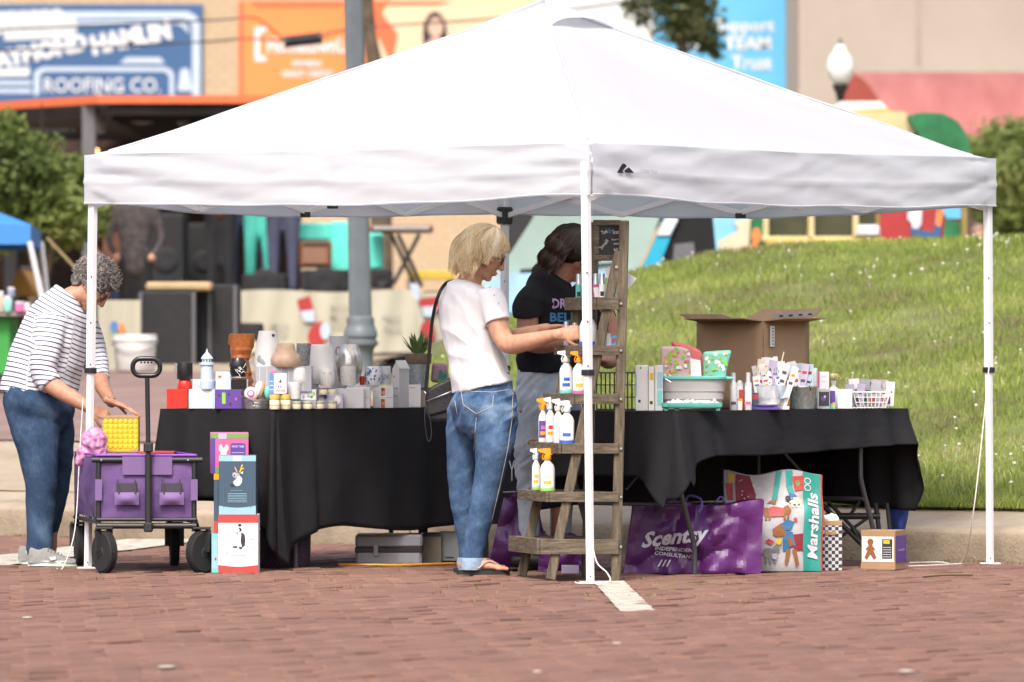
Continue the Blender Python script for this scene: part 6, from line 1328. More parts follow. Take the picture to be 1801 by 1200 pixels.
for k in range(44):
 pts = []
 for q in range(9): t = q / 8; a = k / 44 * 2 * PI + t * 1.5; r_ = np.interp(t * 66,[2,14,40,66],[22,22,21,19]); pts.append(c + V((math.cos(a) * r_ / s,math.sin(a) * r_ / s,(2 + t * 64) / s)))
 if k == 0: ribs = MB()
 ribs.tube(pts,.0012,3,cap=False)
rb = ribs.build('ribs',C_white,o,smooth=60); rb['kind'] = 'stuff'
Yk2 = onL(596,.45); o,c,s = lathe_thing('shallow_pot','pale grey shallow pot at the very back beside the glass vase','pot',596,Yk2,0,[(.1,0),(14,0),(16,80),(17,96),(17,98),(15,98),(14,84)],C_lgrey,CZ - (689 - HY) / S_(Yk2),'body')
Ye = onL(615,.20); M_iri = mat('iridescent_glass',(.62,.60,.56),.12,metal=.55,var=.35,vs=22)
o,c,s = lathe_thing('glass_vase','shiny iridescent mercury glass vase in the middle of the left table','vase',614,Ye,0,[(.1,0),(16,0),(19,6),(23,22),(24,38),(21,54),(17,64),(15,70),(13,70),(15,62),(20,44)],M_iri,CZ - (675 - HY) / S_(Ye),'body')
MB().tube(catmull([tuple(c + V((-14 / s,-.01,62 / s))),tuple(c + V((-21 / s,-.02,64 / s))),tuple(c + V((-23 / s,-.02,54 / s))),tuple(c + V((-19 / s,-.02,50 / s)))],4),.003,6).build('copper_handle',mat('copper',(.45,.16,.08),.3,metal=1,var=.1),o,smooth=180)
Yf2 = onL(620,.10); zR1 = ZL + 40 / S_(Yf2)
o,c,s = lathe_thing('wax_warmer','speckled white cylinder cup in front of the glass vase','warmer',612,Yf2,0,[(.1,0),(13.5,0),(14,2),(14,32),(13,34),(12,34),(12,30)],col('speckled_white',(.60,.59,.56),.5,var=.25,vs=160),zR1,'body')
Yg2 = onL(578,.10); zR2 = ZL + 40 / S_(Yg2)
o,c,s = lathe_thing('owl_cup','small white round faced cup with two dark eyes','cup',575,Yg2,0,[(.1,0),(11,0),(13.5,6),(14.5,18),(13,27),(12,30),(10.5,30)],C_white,zR2,'body')
for dx in (-5,6): MB().ell(c + V((dx / s,-13.6 / s,22 / s)),.0028).build('eye',C_ink,o,smooth=180)
for a in (-.5,-.15,.2,.55): MB().tube([c + V((math.sin(a) * r_ / s,-math.cos(a) * r_ / s,z / s)) for r_,z in ((11.3,1),(13.8,6),(14.7,18),(13.2,26))],.0008,4).build('groove',C_lgrey,o)
Yh = onL(528,.14); o,c,s = lathe_thing('wax_warmer','white tapered bowl warmer above the lattice cup','warmer',527,Yh,0,[(.1,0),(8,0),(14,8),(15,14),(14,32),(12.5,34),(11.5,34)],C_white,ZL + 38 / S_(Yh),'body')
Yh2 = onL(552,.22); carton('acrylic_box','frosted grey block behind the white bowl warmer','box',540,560,645,692,Yh2,.06,col('frost_grey',(.40,.41,.46),.3),ZL + 28 / S_(Yh2))
Yi = onL(655,.10)
o,c,s = lathe_thing('ginger_jar_cup','white porcelain cup with blue flower pattern on the grey gift boxes','cup',656,Yi,0,[(.1,0),(12,0),(14,3),(15,16),(13.5,32),(12.5,34),(11.5,34)],C_white,ZL + 39 / S_(Yi),'body')
M_cob = col('cobalt_print',(.03,.13,.42),.4)
for k in range(26):
 a = -PI / 2 + random.uniform(-1.3,1.3); z = random.uniform(4,30); r_ = np.interp(z,[3,16,32],[14,15,13.5]) + .3
 MB().ell(c + V((math.cos(a) * r_ / s,math.sin(a) * r_ / s,z / s)),(random.uniform(.003,.007),.0012,random.uniform(.003,.008)),rot=Matrix.Rotation(a + PI / 2,3,'Z') @ Matrix.Rotation(random.uniform(-1,1),3,'Y'),nu=7,nv=4).build('blue_petal',M_cob,o,smooth=180)
Yi2 = onL(676,.14); o,c,s = lathe_thing('mug','pale grey mug with dark lettering right of the blue flowered cup','mug',679,Yi2,0,[(.1,0),(8,0),(8.6,2),(8.6,31),(8,33),(7,33)],C_lgrey,ZL + 40 / S_(Yi2),'body'); text('LOVE',c + V((0,-9 / s,14 / s)),EX,EZ,12 / s,9 / s,C_dgrey,o,ext=0)
Yr = onL(636,.16); o,c,s = lathe_thing('red_jar','tiny red jar tucked between the speckled cup and the flowered cup','jar',637,Yr,0,[(.1,0),(4,0),(4.5,4),(4.5,12),(3,16)],C_red,ZL + 40 / S_(Yr),'body',n=14)
Yj = onL(704,.05)
def house(label,pa,pb,ytop,ybot,Y):
 s = S_(Y); z0 = ZL; x0,x1 = XA(pa,Y),XA(pb,Y); h = (ybot - ytop) / s; he = h - 14 / s; d = .07; o = thing('house_warmer',label,'ceramic house',((x0 + x1) / 2,Y + d / 2,z0))
 xm = lerp(x0,x1,.42); mb = MB()
 mb.slab([V((x0,Y,z0)),V((xm,Y,z0)),V((xm,Y,z0 + he)),V(((x0 + xm) / 2,Y,z0 + he + 12 / s)),V((x0,Y,z0 + he))],(x1 - xm,d,0)); MB_ = mb.build('walls',col('house_white',(.58,.58,.59),.5),o)
 mb = MB(); mb.slab([V(((x0 + xm) / 2,Y - .002,z0 + h - 1 / s)),V((xm + .003,Y - .002,z0 + he - .001)),V((xm + .003,Y - .002,z0 + he + .004)),V(((x0 + xm) / 2,Y - .002,z0 + h + .003))],(x1 - xm,d + .004,0)); mb.build('roof',C_card,o)
 for fx,fz in ((.2,.8),(.2,.5),(.7,.5),(.2,.3),(.7,.3)):
  MB().box((lerp(x0,xm,fx * .8 + .1),Y - .0008,z0 + he * fz),(.005,.0016,.008)).build('window',C_dgrey,o)
 return o
house('white ceramic house with little windows at the right of the left table',690,719,638,720,Yj)
carton('carton','white printed carton standing right of the ceramic house','carton',716,740,680,720,onL(728,.04),.06,C_card,ZL,prints=blk(('Home',.4,.88,.35,.07,C_ink),('bloom',.4,.6,.4,.05,C_lgrey),(.05,.05,.9,.07,C_lgrey)))
carton('carton','narrow beige carton behind the bag strap','carton',740,748,690,720,onL(744,.06),.06,col('beige_carton',(.42,.36,.27)),ZL)
Ys = onL(745,.32); o,c,s = lathe_thing('potted_succulent','spiky green succulent in a metal pot with a wooden band','potted plant',736,Ys,0,[(.1,0),(17,0),(17,2),(21,62),(21.5,66),(19,66)],C_galv,CZ - (690 - HY) / S_(Ys),'pot')
MB().lathe([(22,48),(22.5,49),(23,66),(22,67),(20,67)] and [(22 / s,50 / s),(22.5 / s,51 / s),(23.5 / s,67 / s),(22 / s,68 / s),(18 / s,66 / s)],c,28,cap=False).build('wooden_band',mat('band_wood',(.20,.14,.09),.8,var=.3,vs=50),o,smooth=40)
M_agave = mat('succulent_leaf',(.12,.21,.06),.5,var=.25,vs=30)
for k in range(24):
 a = 2 * PI * k / 24 * 5 + .3; L = (24 + 18 * (k % 4) / 3) / s; el = R(38 + 45 * (k / 24)); d = V((math.cos(a) * math.cos(el),math.sin(a) * math.cos(el),math.sin(el))); sd_ = d.cross(EZ).normalized(); up_ = sd_.cross(d).normalized(); b0 = c + EZ * 66 / s + V((math.cos(a),math.sin(a),0)) * 4 / s
 rings = []
 for q in range(6):
  t = q / 5; w_ = (5.5 * (1 - (t - .35) ** 2 * 1.2) * (1 - t ** 4)) / s; p = b0 + d * L * t + EZ * (.012 * t * t); rings.append([p + sd_ * w_,p + up_ * w_ * .22 - EZ * .001,p - sd_ * w_,p - up_ * w_ * .35])
 MB().loft(rings).build('leaf',M_agave,o,smooth=60)
carton('riser','dark riser block under the potted succulent','riser',708,790,688,722,Ys - .06,.14,C_dgrey,ZL)
def bag_pillow(label,pts_px,Y,m,dots,th=.04,group=None,z=None):
 a = [W(x,y,Y) for x,y in pts_px]; cx = sum(p.x for p in a) / len(a); o = thing('printed_bag',label,'bag',(cx,Y,min(p.z for p in a)),group)
 mb = MB(); mb.slab(a,(0,th,0)); b_ = mb.build('pouch',m,o); bv = b_.modifiers.new('b','BEVEL'); bv.width = th * .35; bv.segments = 2
 xs = [p[0] for p in pts_px]; ys = [p[1] for p in pts_px]
 for k,(cm,n_,r_) in enumerate(dots):
  for q in range(n_):
   x,y = random.uniform(min(xs) + 5,max(xs) - 5),random.uniform(min(ys) + 6,max(ys) - 4)
   decal('print',[[(u,v) for u,v in disc(0,0,r_ / S_(Y) * random.uniform(.6,1.3),r_ / S_(Y) * random.uniform(.5,1.2),9,random.uniform(0,3))]],W(x,y,Y - .0004 - .0003 * (k * 9 + q % 7)),EX,EZ,cm,o)
 return o
bag_pillow('pink and green leaf patterned pouch behind the bag strap',[(757,672),(789,676),(787,640),(760,638)],Ys + .06,col('pouch_pink',(.45,.25,.36)),[(col('leaf_teal',(.05,.22,.18)),5,6),(C_green,3,4)])
fr1 = col('fruit_red',(.5,.06,.04)); fr2 = col('fruit_orange',(.7,.25,.04))
ki = 0
for (pa,pb,lb) in ((610,651,'left stack'),(656,692,'right stack')):
 Yx = onL((pa + pb) / 2,.02)
 for lev,(z_,py) in enumerate(((0,'bottom'),(18.5,'top'))):
  carton('gift_box','light grey gift box with a fruit strip, %s of the %s' % (py,lb),'gift box',pa,pb,700,718,Yx,.1,C_lgrey,ZL + z_ / S_(Yx),group='grey fruit gift boxes',prints=blk((.40,.05,.58,.95,fr1),(.44,.3,.56,.6,fr2),(.41,.62,.5,.9,C_navy),(.5,.1,.57,.3,C_green),(.30,.86 if lev == 0 else .02,.68,1.0 if lev == 0 else .14,C_card))); ki += 1
Yo = onL(489,.03); zt_ = ZL + 27 / S_(Yo)
o = carton('book_box','white card box with a blue spine and red lettering on the jars','box',474,504,657,693,Yo,.05,C_card,zt_,prints=blk((0,0,.26,1,col('spine_blue',(.12,.25,.55))),([(.55,.55),(.72,.55),(.63,.75)],C_ink),(.5,.28,.56,.42,C_blue),(.64,.28,.7,.42,C_blue),('GNOME',.62,.15,.6,.13,C_red),(.03,.2,.22,.23,C_card),(.03,.4,.22,.43,C_card),(.03,.6,.22,.63,C_card)))
MB().ell((XA(480,Yo),Yo + .02,zt_ + 38 / S_(Yo)),(.012,.01,.009)).build('bow',C_pink,o,smooth=180)
for px,k in ((483,0),(502,1)):
 o,c,s = lathe_thing('wax_jar','cream wax jar with yellow lid, %s of the pair under the blue and white box' % ('left' if k == 0 else 'right'),'jar',px,onL(px,.015),0,[(.1,0),(8.5,0),(9,1),(9,16),(8,17)],C_cream,ZL,'jar_body',18,'cream wax jars'); MB().lathe([(9.2 / s,17 / s),(9.4 / s,18 / s),(9.4 / s,25 / s),(9 / s,26 / s)],c,18).build('lid',col('lid_yellow',(.60,.42,.10),.4),o,smooth=40); MB().lathe([(9.15 / s,6 / s),(9.15 / s,8 / s)],c,18,cap=False).build('label_band',C_yel,o)
tins = [(521,0,'leftmost of four'),(541,0,'second from the left of four'),(562,0,'third from the left of four'),(584,0,'rightmost of four')]
for px,l_,w_ in tins:
 o,c,s = lathe_thing('wax_tub','short cream wax tub by the table edge, %s' % w_,'tub',px,onL(px,.015),0,[(.1,0),(8,0),(8.5,1),(8.5,8),(8,9)],C_cream,ZL,'tub_body',18,'short wax tubs'); MB().lathe([(8.8 / s,9 / s),(9 / s,10 / s),(9 / s,12.5 / s),(8.5 / s,13.5 / s)],c,18).build('lid',col('lid_clear_green',(.40,.42,.30),.3),o,smooth=40)
for px in (571,587):
 o,c,s = lathe_thing('wax_tub','cream tub on the lilac carton, %s of two' % ('left' if px == 571 else 'right'),'tub',px - 3,onL(px,.06),0,[(.1,0),(7.5,0),(8,1),(8,7),(7,9)],C_cream,ZL + 24.5 / S_(onL(px)),'tub_body',18,'tubs on the lilac cartons')
carton('carton','lilac and blue flowered carton in the middle of the left table','carton',556,603,694,719,onL(580,.055),.08,C_lilac,ZL,prints=blk((disc(.2,.5,.12,.3),C_white),(disc(.5,.3,.1,.2),C_pblue),(disc(.8,.6,.12,.3),C_white),(disc(.35,.8,.07,.15),C_purple)))
carton('carton','small white carton with green and lilac flowers beside the lattice cup','carton',529,556,684,703,onL(542,.08),.07,C_card,ZL + 15 / S_(onL(542)),prints=blk((disc(.7,.3,.1,.15),C_green),(disc(.85,.6,.08,.2),C_green2),(.1,.15,.25,.5,C_lilac),(disc(.5,.4,.1,.15),C_lilac)))
carton('carton','flat grey carton under the small flowered carton','carton',508,556,704,720,onL(532,.08),.1,C_grey,ZL)
o,c,s = lathe_thing('lattice_cup','white cup with grey diagonal lattice right of the blue and white box','cup',517,onL(517,.06),0,[(.1,0),(10,0),(11.5,1),(11.5,29),(11,30),(10,30)],C_white,ZL + 17 / S_(onL(517)),'body')
mb = MB()
for k in range(14):
 for sg in (-1,1): mb.tube([c + V((math.cos(k / 14 * 2 * PI + sg * t * 1.9) * 11.7 / s,math.sin(k / 14 * 2 * PI + sg * t * 1.9) * 11.7 / s,(1 + 28 * t) / s)) for t in [q / 8 for q in range(9)]],.0009,3,cap=False)
q_ = mb.build('lattice',C_grey,o); q_['kind'] = 'stuff'
Yt = onL(452,.03)
for k in range(3): o,c,s = lathe_thing('round_tin','silver round tin, %s of the low stack at the table corner' % ('bottom','middle','top')[k],'tin',452,Yt + .05,0,[(.1,0),(21.5,0),(22,1),(22,4.2),(22.6,4.4),(22.6,5.3),(20,5.5)],C_silver,ZL + k * 5.7 / S_(Yt),'tin_body',30,'silver tins')
zt2 = ZL + 17.5 / S_(Yt)
o = thing('ornament','pink and white rose shaped wax ornament on the silver tins','ornament',(XA(441,Yt),Yt + .03,zt2)); c = V((XA(441,Yt),Yt + .03,zt2 + .027))
for k in range(4): MB().lathe([((11 - k * 2.6) / s,0),((12 - k * 2.6) / s,.008),((10.8 - k * 2.6) / s,.010)],c - EY * (.004 + .004 * k),18,ax=Matrix.Rotation(R(90),3,'X')).build('petal_ring',(C_pink,C_white)[k % 2] if k else col('rose_pale',(.65,.45,.45)),o,smooth=60)
MB().ell(c - EZ * .017,(.03,.02,.012)).build('petal_base',col('rose_pale2',(.62,.40,.42)),o,smooth=180)
o = thing('ornament','peach shell shaped wax ornament leaning behind the rose','ornament',(XA(456,Yt),Yt + .06,zt2)); MB().ell((XA(456,Yt),Yt + .06,zt2 + .042),(.022,.018,.045),rot=Matrix.Rotation(R(15),3,'Y')).build('shell',col('peach_wax',(.70,.38,.16)),o,smooth=180); MB().ell((XA(453,Yt),Yt + .048,zt2 + .045),(.018,.014,.042),rot=Matrix.Rotation(R(15),3,'Y')).build('shell_rim',C_white,o,smooth=180)
o = thing('ornament','mint green wax ornament right of the peach shell','ornament',(XA(470,Yt),Yt + .05,zt2)); MB().ell((XA(470,Yt),Yt + .05,zt2 + .03),(.016,.015,.031)).build('wax',C_teal,o,smooth=180)
o = thing('drop_leaf_spoon','thin dark metal spoon lying over the silver tins','spoon',W(430,700,Yt - .01)); MB().tube([W(418,697,Yt - .0),W(432,699,Yt - .005),W(444,706,Yt - .01),W(447,713,Yt - .01)],.0022,6).build('handle',C_dgrey,o,smooth=180); MB().ell(W(447,714,Yt - .012),(.006,.003,.004)).build('bowl',C_silver,o,smooth=180)
Gf = lambda py: CZ * F / (py - HY)
C_redp = col('print_red',(.45,.055,.05),.5)
Yx = 29.42
def wave(y0,y1,dip,n=10): return [(0,y0),(1,y0)] + [(1 - k / n,y1 - dip * math.sin(PI * k / n)) for k in range(n + 1)]
def penguin(o,c,w_,h_,d):
 blk((0,.86,1,1,C_redp),(wave(0,.14,.03),C_redp),(disc(.55,.62,.10,.12),C_card),([(.58,.70),(.66,.66),(.68,.56),(.66,.46),(.60,.44),(.56,.54)],C_ink),(disc(.53,.74,.06,.035),C_ink),(disc(.49,.735,.045,.028),C_white),(.50,.80,.58,.84,C_ink),([(.44,.70),(.5,.69),(.49,.65)],C_redp),([(.36,.46),(.48,.46),(.47,.43),(.35,.44)],C_ink),([(.52,.45),(.6,.45),(.58,.41),(.52,.42)],C_ink),('PIP PENGUIN',.5,.30,.34,.022,C_ink),*[(.2,.14 + .018 * k + .04,.8,.145 + .018 * k + .04,C_lgrey) for k in range(4)],*[(disc(.12 + random.random() * .1 + .7 * (k % 2),.2 + .08 * k,.03,.018),C_lgrey) for k in range(7)])(o,c,w_,h_,d)
o = carton('toy_box','white and red toy box with a penguin, bottom of the stack by the table corner','toy box',384,454,901,1004,Yx,.2,C_card,.001,group=None,prints=penguin); hz = 103 / S_(Yx)
def deer(o,c,w_,h_,d):
 lt = C_lteal; tr = col('print_slate',(.085,.125,.17))
 blk((0,.90,1,1,lt),(.38,.905,.62,.995,C_pblue),(wave(0,.15,.035),lt),(disc(.48,.66,.09,.05),C_grey),(disc(.42,.67,.055,.045),C_lilac),(disc(.55,.58,.08,.07),C_white),(disc(.50,.54,.10,.06),C_card),([(.38,.56),(.50,.55),(.52,.49),(.40,.51)],C_lgrey),(disc(.36,.50,.05,.025),C_ink),(disc(.42,.66,.02,.016),C_ink),([(.48,.71),(.42,.80),(.44,.81),(.5,.73)],C_yel),([(.55,.72),(.62,.85),(.65,.84),(.58,.70)],C_yel),([(.60,.78),(.68,.79),(.68,.77),(.59,.75)],C_yel),([(.58,.70),(.66,.74),(.65,.68)],C_lgrey),('ELK JINGLES',.48,.405,.32,.022,lt),*[(.24,.21 + .028 * k,.76,.218 + .028 * k,lt) for k in range(6)],(.12,.12,.135,.5,tr),(.86,.12,.875,.5,tr))(o,c,w_,h_,d)
carton('toy_box','slate blue toy box with a reindeer, upper box of the stack by the table corner','toy box',385,450,797,901,Yx,.19,C_navy,hz + .001,prints=deer)
carton('riser','dark block inside the stack carrying the pink toy box','riser',388,436,832,1004,Yx + .22,.1,C_dgrey,.001)
carton('toy_box','bright pink and green toy box behind the reindeer box','toy box',367,437,760,832,Yx + .215,.14,C_pink,173 / S_(Yx + .21) - .002 + .001,rz=R(4),prints=blk((0,.86,1,.97,C_green),(0,0,1,.14,C_green),(0,0,.12,.86,C_purple),(.2,.84,.42,.98,C_lilac),(rrect(.52,.2,.92,.74,.06),C_purple),('MAGIC TALES',.72,.66,.32,.05,C_card),(.56,.5,.88,.515,C_lilac),(.56,.44,.88,.455,C_lilac),(.56,.38,.88,.395,C_lilac),(disc(.34,.5,.08,.13),C_card),(disc(.26,.62,.05,.09),C_cream),(disc(.42,.62,.05,.09),C_cream),(.28,.3,.42,.42,C_card)))
carton('toy_box','narrow teal carton standing left of the penguin box','toy box',372,384,935,1004,Yx + .02,.14,C_teal,.001,prints=blk((.1,.1,.9,.9,C_lteal),(disc(.6,.35,.15,.04),C_redp)))
carton('sign_strip','narrow navy board with a red top between the wagon and the boxes','board',376,385,832,936,Yx + .05,.12,C_navy,69 / S_(Yx) + .004,prints=blk((0,.9,1,1,C_org),(0,0,1,.2,C_redp)))
bn_ = thing('low_bench','pale wooden board bench glimpsed under the left table','bench',W(440,940,30.3)); a,b = W(385,872,30.25),W(470,900,30.25)
MB().box(((a.x + b.x) / 2 + .05,30.3,b.z + .01),(b.x - a.x + .1,.2,.03),ch=.004).build('board',mat('pale_board',(.50,.38,.24),.7,var=.15,vs=8),bn_); MB().box(((a.x + b.x) / 2 + .05,30.3,b.z - .02),(b.x - a.x + .08,.16,.025)).build('rail',M_blackp,bn_)
for px in (392,478): q = W(px,900,30.3); MB().beam(q - EZ * .01,V((q.x + (-.03 if px < 400 else .03),q.y,.0)),.03,.03).build('leg',M_blackp,bn_)
Yz = 29.95; bk = thing('lattice_basket','dark basket with purple diamond lattice behind the penguin box','basket',(XA(498,Yz),Yz,0)); s = S_(Yz)
x0,x1 = XA(455,Yz),XA(545,Yz); hz_ = 72 / s
rings = []
for z,k in ((.002,.92),(.02,.97),(hz_ * .9,1.0),(hz_,.96),(hz_,.90),(.02,.85)):
 rings.append([V(((x0 + x1) / 2 + (u * k),Yz + .12 + v * k,z)) for u,v in rrect(-(x1 - x0) / 2,-.11,(x1 - x0) / 2,.11,.05,5)])
MB().loft(rings,cap=False).build('shell',mat('basket_dark',(.022,.014,.028),.6),bk,smooth=40)
mb = MB(); W2_ = (x1 - x0) * .49
for k in range(-9,13):
 for sg in (-1,1):
  u0 = k * .022; p0,p1 = (u0,0.01),(u0 + sg * hz_ * .7,hz_ * .95)
  q = [(lerp(p0[0],p1[0],t),lerp(p0[1],p1[1],t)) for t in (0,.25,.5,.75,1)]; q = [V(((x0 + x1) / 2 + u,Yz + .010 - .004,z)) for u,z in q if abs(u) < W2_ * .86]
  if len(q) > 1: mb.tube(q,.0014,4)
q_ = mb.build('lattice',col('lattice_purple',(.13,.04,.15)),bk); q_['kind'] = 'stuff'
def tote(label,pa,pb,ya,yb,Y,dep,m1,m2,group=None,latch=True):
 s = S_(Y); x0,x1 = XA(pa,Y),XA(pb,Y); h = (yb - ya) / s; c = V(((x0 + x1) / 2,Y + dep / 2,.0)); o = thing('storage_tote',label,'storage box',c,group); w_ = x1 - x0
 MB().box(c + EZ * h * .28,(w_ * .98,dep * .97,h * .56),ch=.012).build('tub',m2,o); MB().box(c + EZ * h * .5,(w_,dep,h * .18),ch=.004).build('band',m1,o); MB().box(c + EZ * h * .79,(w_ * .99,dep * .98,h * .42),ch=.01).build('lid',mat('tote_lid',(.32,.325,.36),.4,var=.08),o)
 if latch: MB().box((lerp(x0,x1,.31),Y - .004,h * .5),(.024,.012,h * .4),ch=.003).build('latch',C_grey,o)
 for k in range(9): MB().box((lerp(x0,x1,.06 + k * .11),Y - .0005 + dep * .012,h * .2),(.004,.004,h * .34)).build('rib',mat('tote_rib',(.34,.35,.39),.4),o)
 return o
tote('grey plastic storage tote with a dark band and latch under the left table',624,743,936,990,30.45,.3,M_blackp,mat('tote_tub',(.36,.365,.40),.35,var=.1),latch=True)
carton('storage_tote','beige storage box right of the grey tote under the left table','storage box',743,776,930,982,30.7,.25,col('tote_beige',(.30,.26,.20)),0.001,prints=blk((0,.9,1,1,C_dgrey)))
carton('storage_tote','pale translucent box partly hidden by the rolled jeans','storage box',773,815,930,980,30.75,.25,col('tote_pale',(.40,.44,.44),.3),.012,prints=blk((.25,.08,.6,.14,C_dgrey)))
carton('small_box','small dark red edged box on top of the beige storage box','box',736,752,928,940,31.05,.1,col('dark_maroon',(.10,.03,.03)),49 / S_(31.1),prints=None)
o = MB().tube([G(596,996) + EZ * .008,G(700,997) + EZ * .008,G(800,994) + EZ * .008],.006,6).build('orange_cable',C_org,smooth=60); solo(o,'faded orange cord lying on the bricks in front of the grey tote','cable')
M_wag = ramp_mat('wagon_purple_fabric',f_noise(5,5),[(.3,(.085,.042,.15)),(.7,(.14,.075,.22))],rough=.75,bump=(.2,200)); M_wag2 = col('wagon_light_purple',(.17,.10,.25),.7); M_mesh = col('mesh_charcoal',(.05,.04,.06),.8)
YW = 29.5; s = S_(YW); wx = lambda p: XA(p,YW); wz = lambda y: CZ - (y - HY) / s
wg = thing('folding_wagon','purple fabric folding wagon with black frame and tall pull handle','wagon',(wx(262),YW,0)); back = V((-.16,.82,0))
FX0,FX1,RX = wx(170),wx(345),back
def wpt(fx,b,y): return V((lerp(FX0,FX1,fx),YW,wz(y))) + back * b
mb = MB()
f00,f10 = V((FX0,YW + .0,0)),V((FX1,YW,0))
outer = [f00,f10,f10 + back,f00 + back]
def bag_ring(z,k,inset=0):
 c = sum(outer,V((0,0,0))) / 4; return [V(((p - c).x * k + c.x,(p - c).y * k + c.y,z)) for p in outer]
def fab(name,p,q,z0,z1,sag=.012):
 p,q = V(p),V(q); nrm = (q - p).cross(EZ).normalized()
 def fn(u,v): r_ = p.lerp(q,u); return V((r_.x,r_.y,lerp(z0,z1,v) - (sag * math.sin(PI * u) if v > .99 else 0))) + nrm * (.018 * math.sin(PI * u) * math.sin(PI * v) + .014 * (abs(noise.noise(V((u * 3 + v * 2,v * 3 - u,p.x * 3)))) - .2) + .004 * noise.noise(V((u * 11,v * 9,2))))
 return MB().grid(fn,24,14).build(name,M_wag,wg,smooth=180)
zt3,zb3 = wz(801),wz(911)
for i in range(4): fab('fabric_side',outer[i],outer[(i + 1) % 4],zb3,zt3)
MB().poly([V((p.x,p.y,zb3 + .002)) for p in outer]).build('fabric_floor',M_wag,wg)
for i in range(4): MB().tube([V((outer[i].x,outer[i].y,zt3)),V((outer[(i + 1) % 4].x,outer[(i + 1) % 4].y,zt3))],.006,6).build('rim_piping',col('piping_violet',(.22,.05,.40)),wg,smooth=60)
for fx in (0.02,.98):
 for b in (0,1):
  MB().tube([wpt(fx,b,806),wpt(fx,b,935)],.0125,10).build('corner_post',M_blackp,wg,smooth=60)
MB().tube([wpt(-.05,-.01,809),wpt(.34,-.01,809)],.013,10).build('top_bar',M_blackp,wg,smooth=60); MB().tube([wpt(.76,-.01,809),wpt(1.06,-.01,809)],.013,10).build('top_bar',M_blackp,wg,smooth=60)
for fx in (.05,.92): MB().lathe([(.005,0),(.005,.003)],wpt(fx,0,809) - EY * .022,8,ax=Matrix.Rotation(R(90),3,'X')).build('rivet',M_bolt,wg)
for i,(y_,r_) in enumerate(((925,.014),(914,.009))):
 MB().tube([wpt(.0,-.01,y_),wpt(1.0,-.01,y_)],r_,8).build('lower_bar',M_blackp,wg,smooth=60)
for fx in (0,1): MB().tube([wpt(fx,0,918),wpt(fx,1,918)],.01,8).build('side_bar',M_blackp,wg,smooth=60); MB().tube([wpt(fx,.05,918),wpt(fx,.5,840),wpt(fx,.95,806)],.008,8).build('side_brace',M_blackp,wg,smooth=60)
def wrect(name,pa,pb,ya,yb,off,m,parent=wg,bul=.0):
 def fn(u,v): return V((lerp(wx(pa),wx(pb),u),YW - .022 - off - bul * math.sin(PI * u) * math.sin(PI * min(1,v)),lerp(wz(yb),wz(ya),v)))
 return MB().grid(fn,14,10).build(name,m,parent,smooth=180)
wrect('flap',216,303,803,835,.004,M_wag2)
for k,pa in enumerate((202,281)):
 pk_ = wrect('pocket',pa,pa + 43,866,888,.006,M_wag2,bul=.018); wrect('pocket_mesh',pa + 3,pa + 40,850,868,.004,M_mesh,pk_)
 for dx in (5,36): MB().tube([V((wx(pa + dx),YW - .03,wz(843))),V((wx(pa + dx + (3 if dx < 20 else 1)),YW - .034,wz(868)))],.004,6).build('pocket_strap',M_mesh,pk_,smooth=60)
for fx0 in (168,336): wrect('side_tab',fx0,fx0 + 12,843,880,.004,M_wag2)
YH = YW - .05
MB().tube([V((wx(262),YH,wz(935))),V((wx(262),YH,wz(800)))],.0165,10).build('handle_tube_lower',M_blackp,wg,smooth=60)
MB().tube([V((wx(262),YH,wz(800))),V((wx(260.5),YH - .02,wz(664)))],.0115,10).build('handle_tube',M_blackp,wg,smooth=60)
MB().box((wx(262),YH,wz(787)),(.044,.04,.045),ch=.006).build('handle_collar',M_blackp,wg); MB().box((wx(262),YH,wz(927)),(.042,.05,.045),ch=.006).build('handle_hinge',M_blackp,wg)
gp = [V((wx(259) + x / s,YH - .022,wz(646) + y / s)) for x,y in rrect(-24,-15,24,15,14,6)]
hg = MB().tube(gp + [gp[0],gp[1]],.0115,10).build('handle_grip',C_blk,wg,smooth=60)
for k in range(4): MB().ell(gp[0] * 0 + V((wx(250 + k * 6),YH - .022,wz(633.5) - .011)),.005).build('grip_bump',C_blk,hg,smooth=180)
def wheel(c,yaw,lb=None):
 ax = Matrix.Rotation(yaw,3,'Z') @ Matrix.Rotation(R(90),3,'Y'); r_ = .098; o = MB().lathe([(.060,-.020),(r_ * .93,-.021),(r_,-.014),(r_,.014),(r_ * .93,.021),(.060,.020)],c,34,ax=ax).build('wheel',M_tyre,wg,smooth=30)
 MB().lathe([(.012,-.022),(.062,-.014),(.062,.014),(.012,.022)],c,20,ax=ax).build('rim',mat('wheel_grey',(.06,.06,.062),.5),o,smooth=30); MB().lathe([(.018,-.026),(.018,.026)],c,12,ax=ax).build('hub',M_blackp,o)
 mb = MB()
 for k in range(40):
  a = 2 * PI * k / 40
  for sg in (-1,1): mb.box(c + ax @ V((math.cos(a + sg * .035) * r_,math.sin(a + sg * .035) * r_,sg * .008)),(.005,.010,.012),rot=ax @ Matrix.Rotation(a,3,'Z') @ Matrix.Rotation(sg * .5,3,'X'))
 t_ = mb.build('tread',M_tyre,o); t_['kind'] = 'stuff'
 y2 = Matrix.Rotation(yaw,3,'Z')
 for sg in (-1,1): MB().beam(c + y2 @ V((sg * .032,0,0)),c + y2 @ V((sg * .032,.01,.105)),.010,.03,up=y2 @ EX).build('fork',M_blackp,o)
 MB().box(c + EZ * .112,(.085,.06,.012),ch=.003).build('fork_crown',M_blackp,o)
wheel(V((wx(184),YW - .01,.098)),R(32)); wheel(V((wx(355),YW - .01,.098)),R(-38)); bk_ = back
wheel(V((wx(178),YW,.098)) + back,R(8)); wheel(V((wx(350),YW,.098)) + back,R(6))
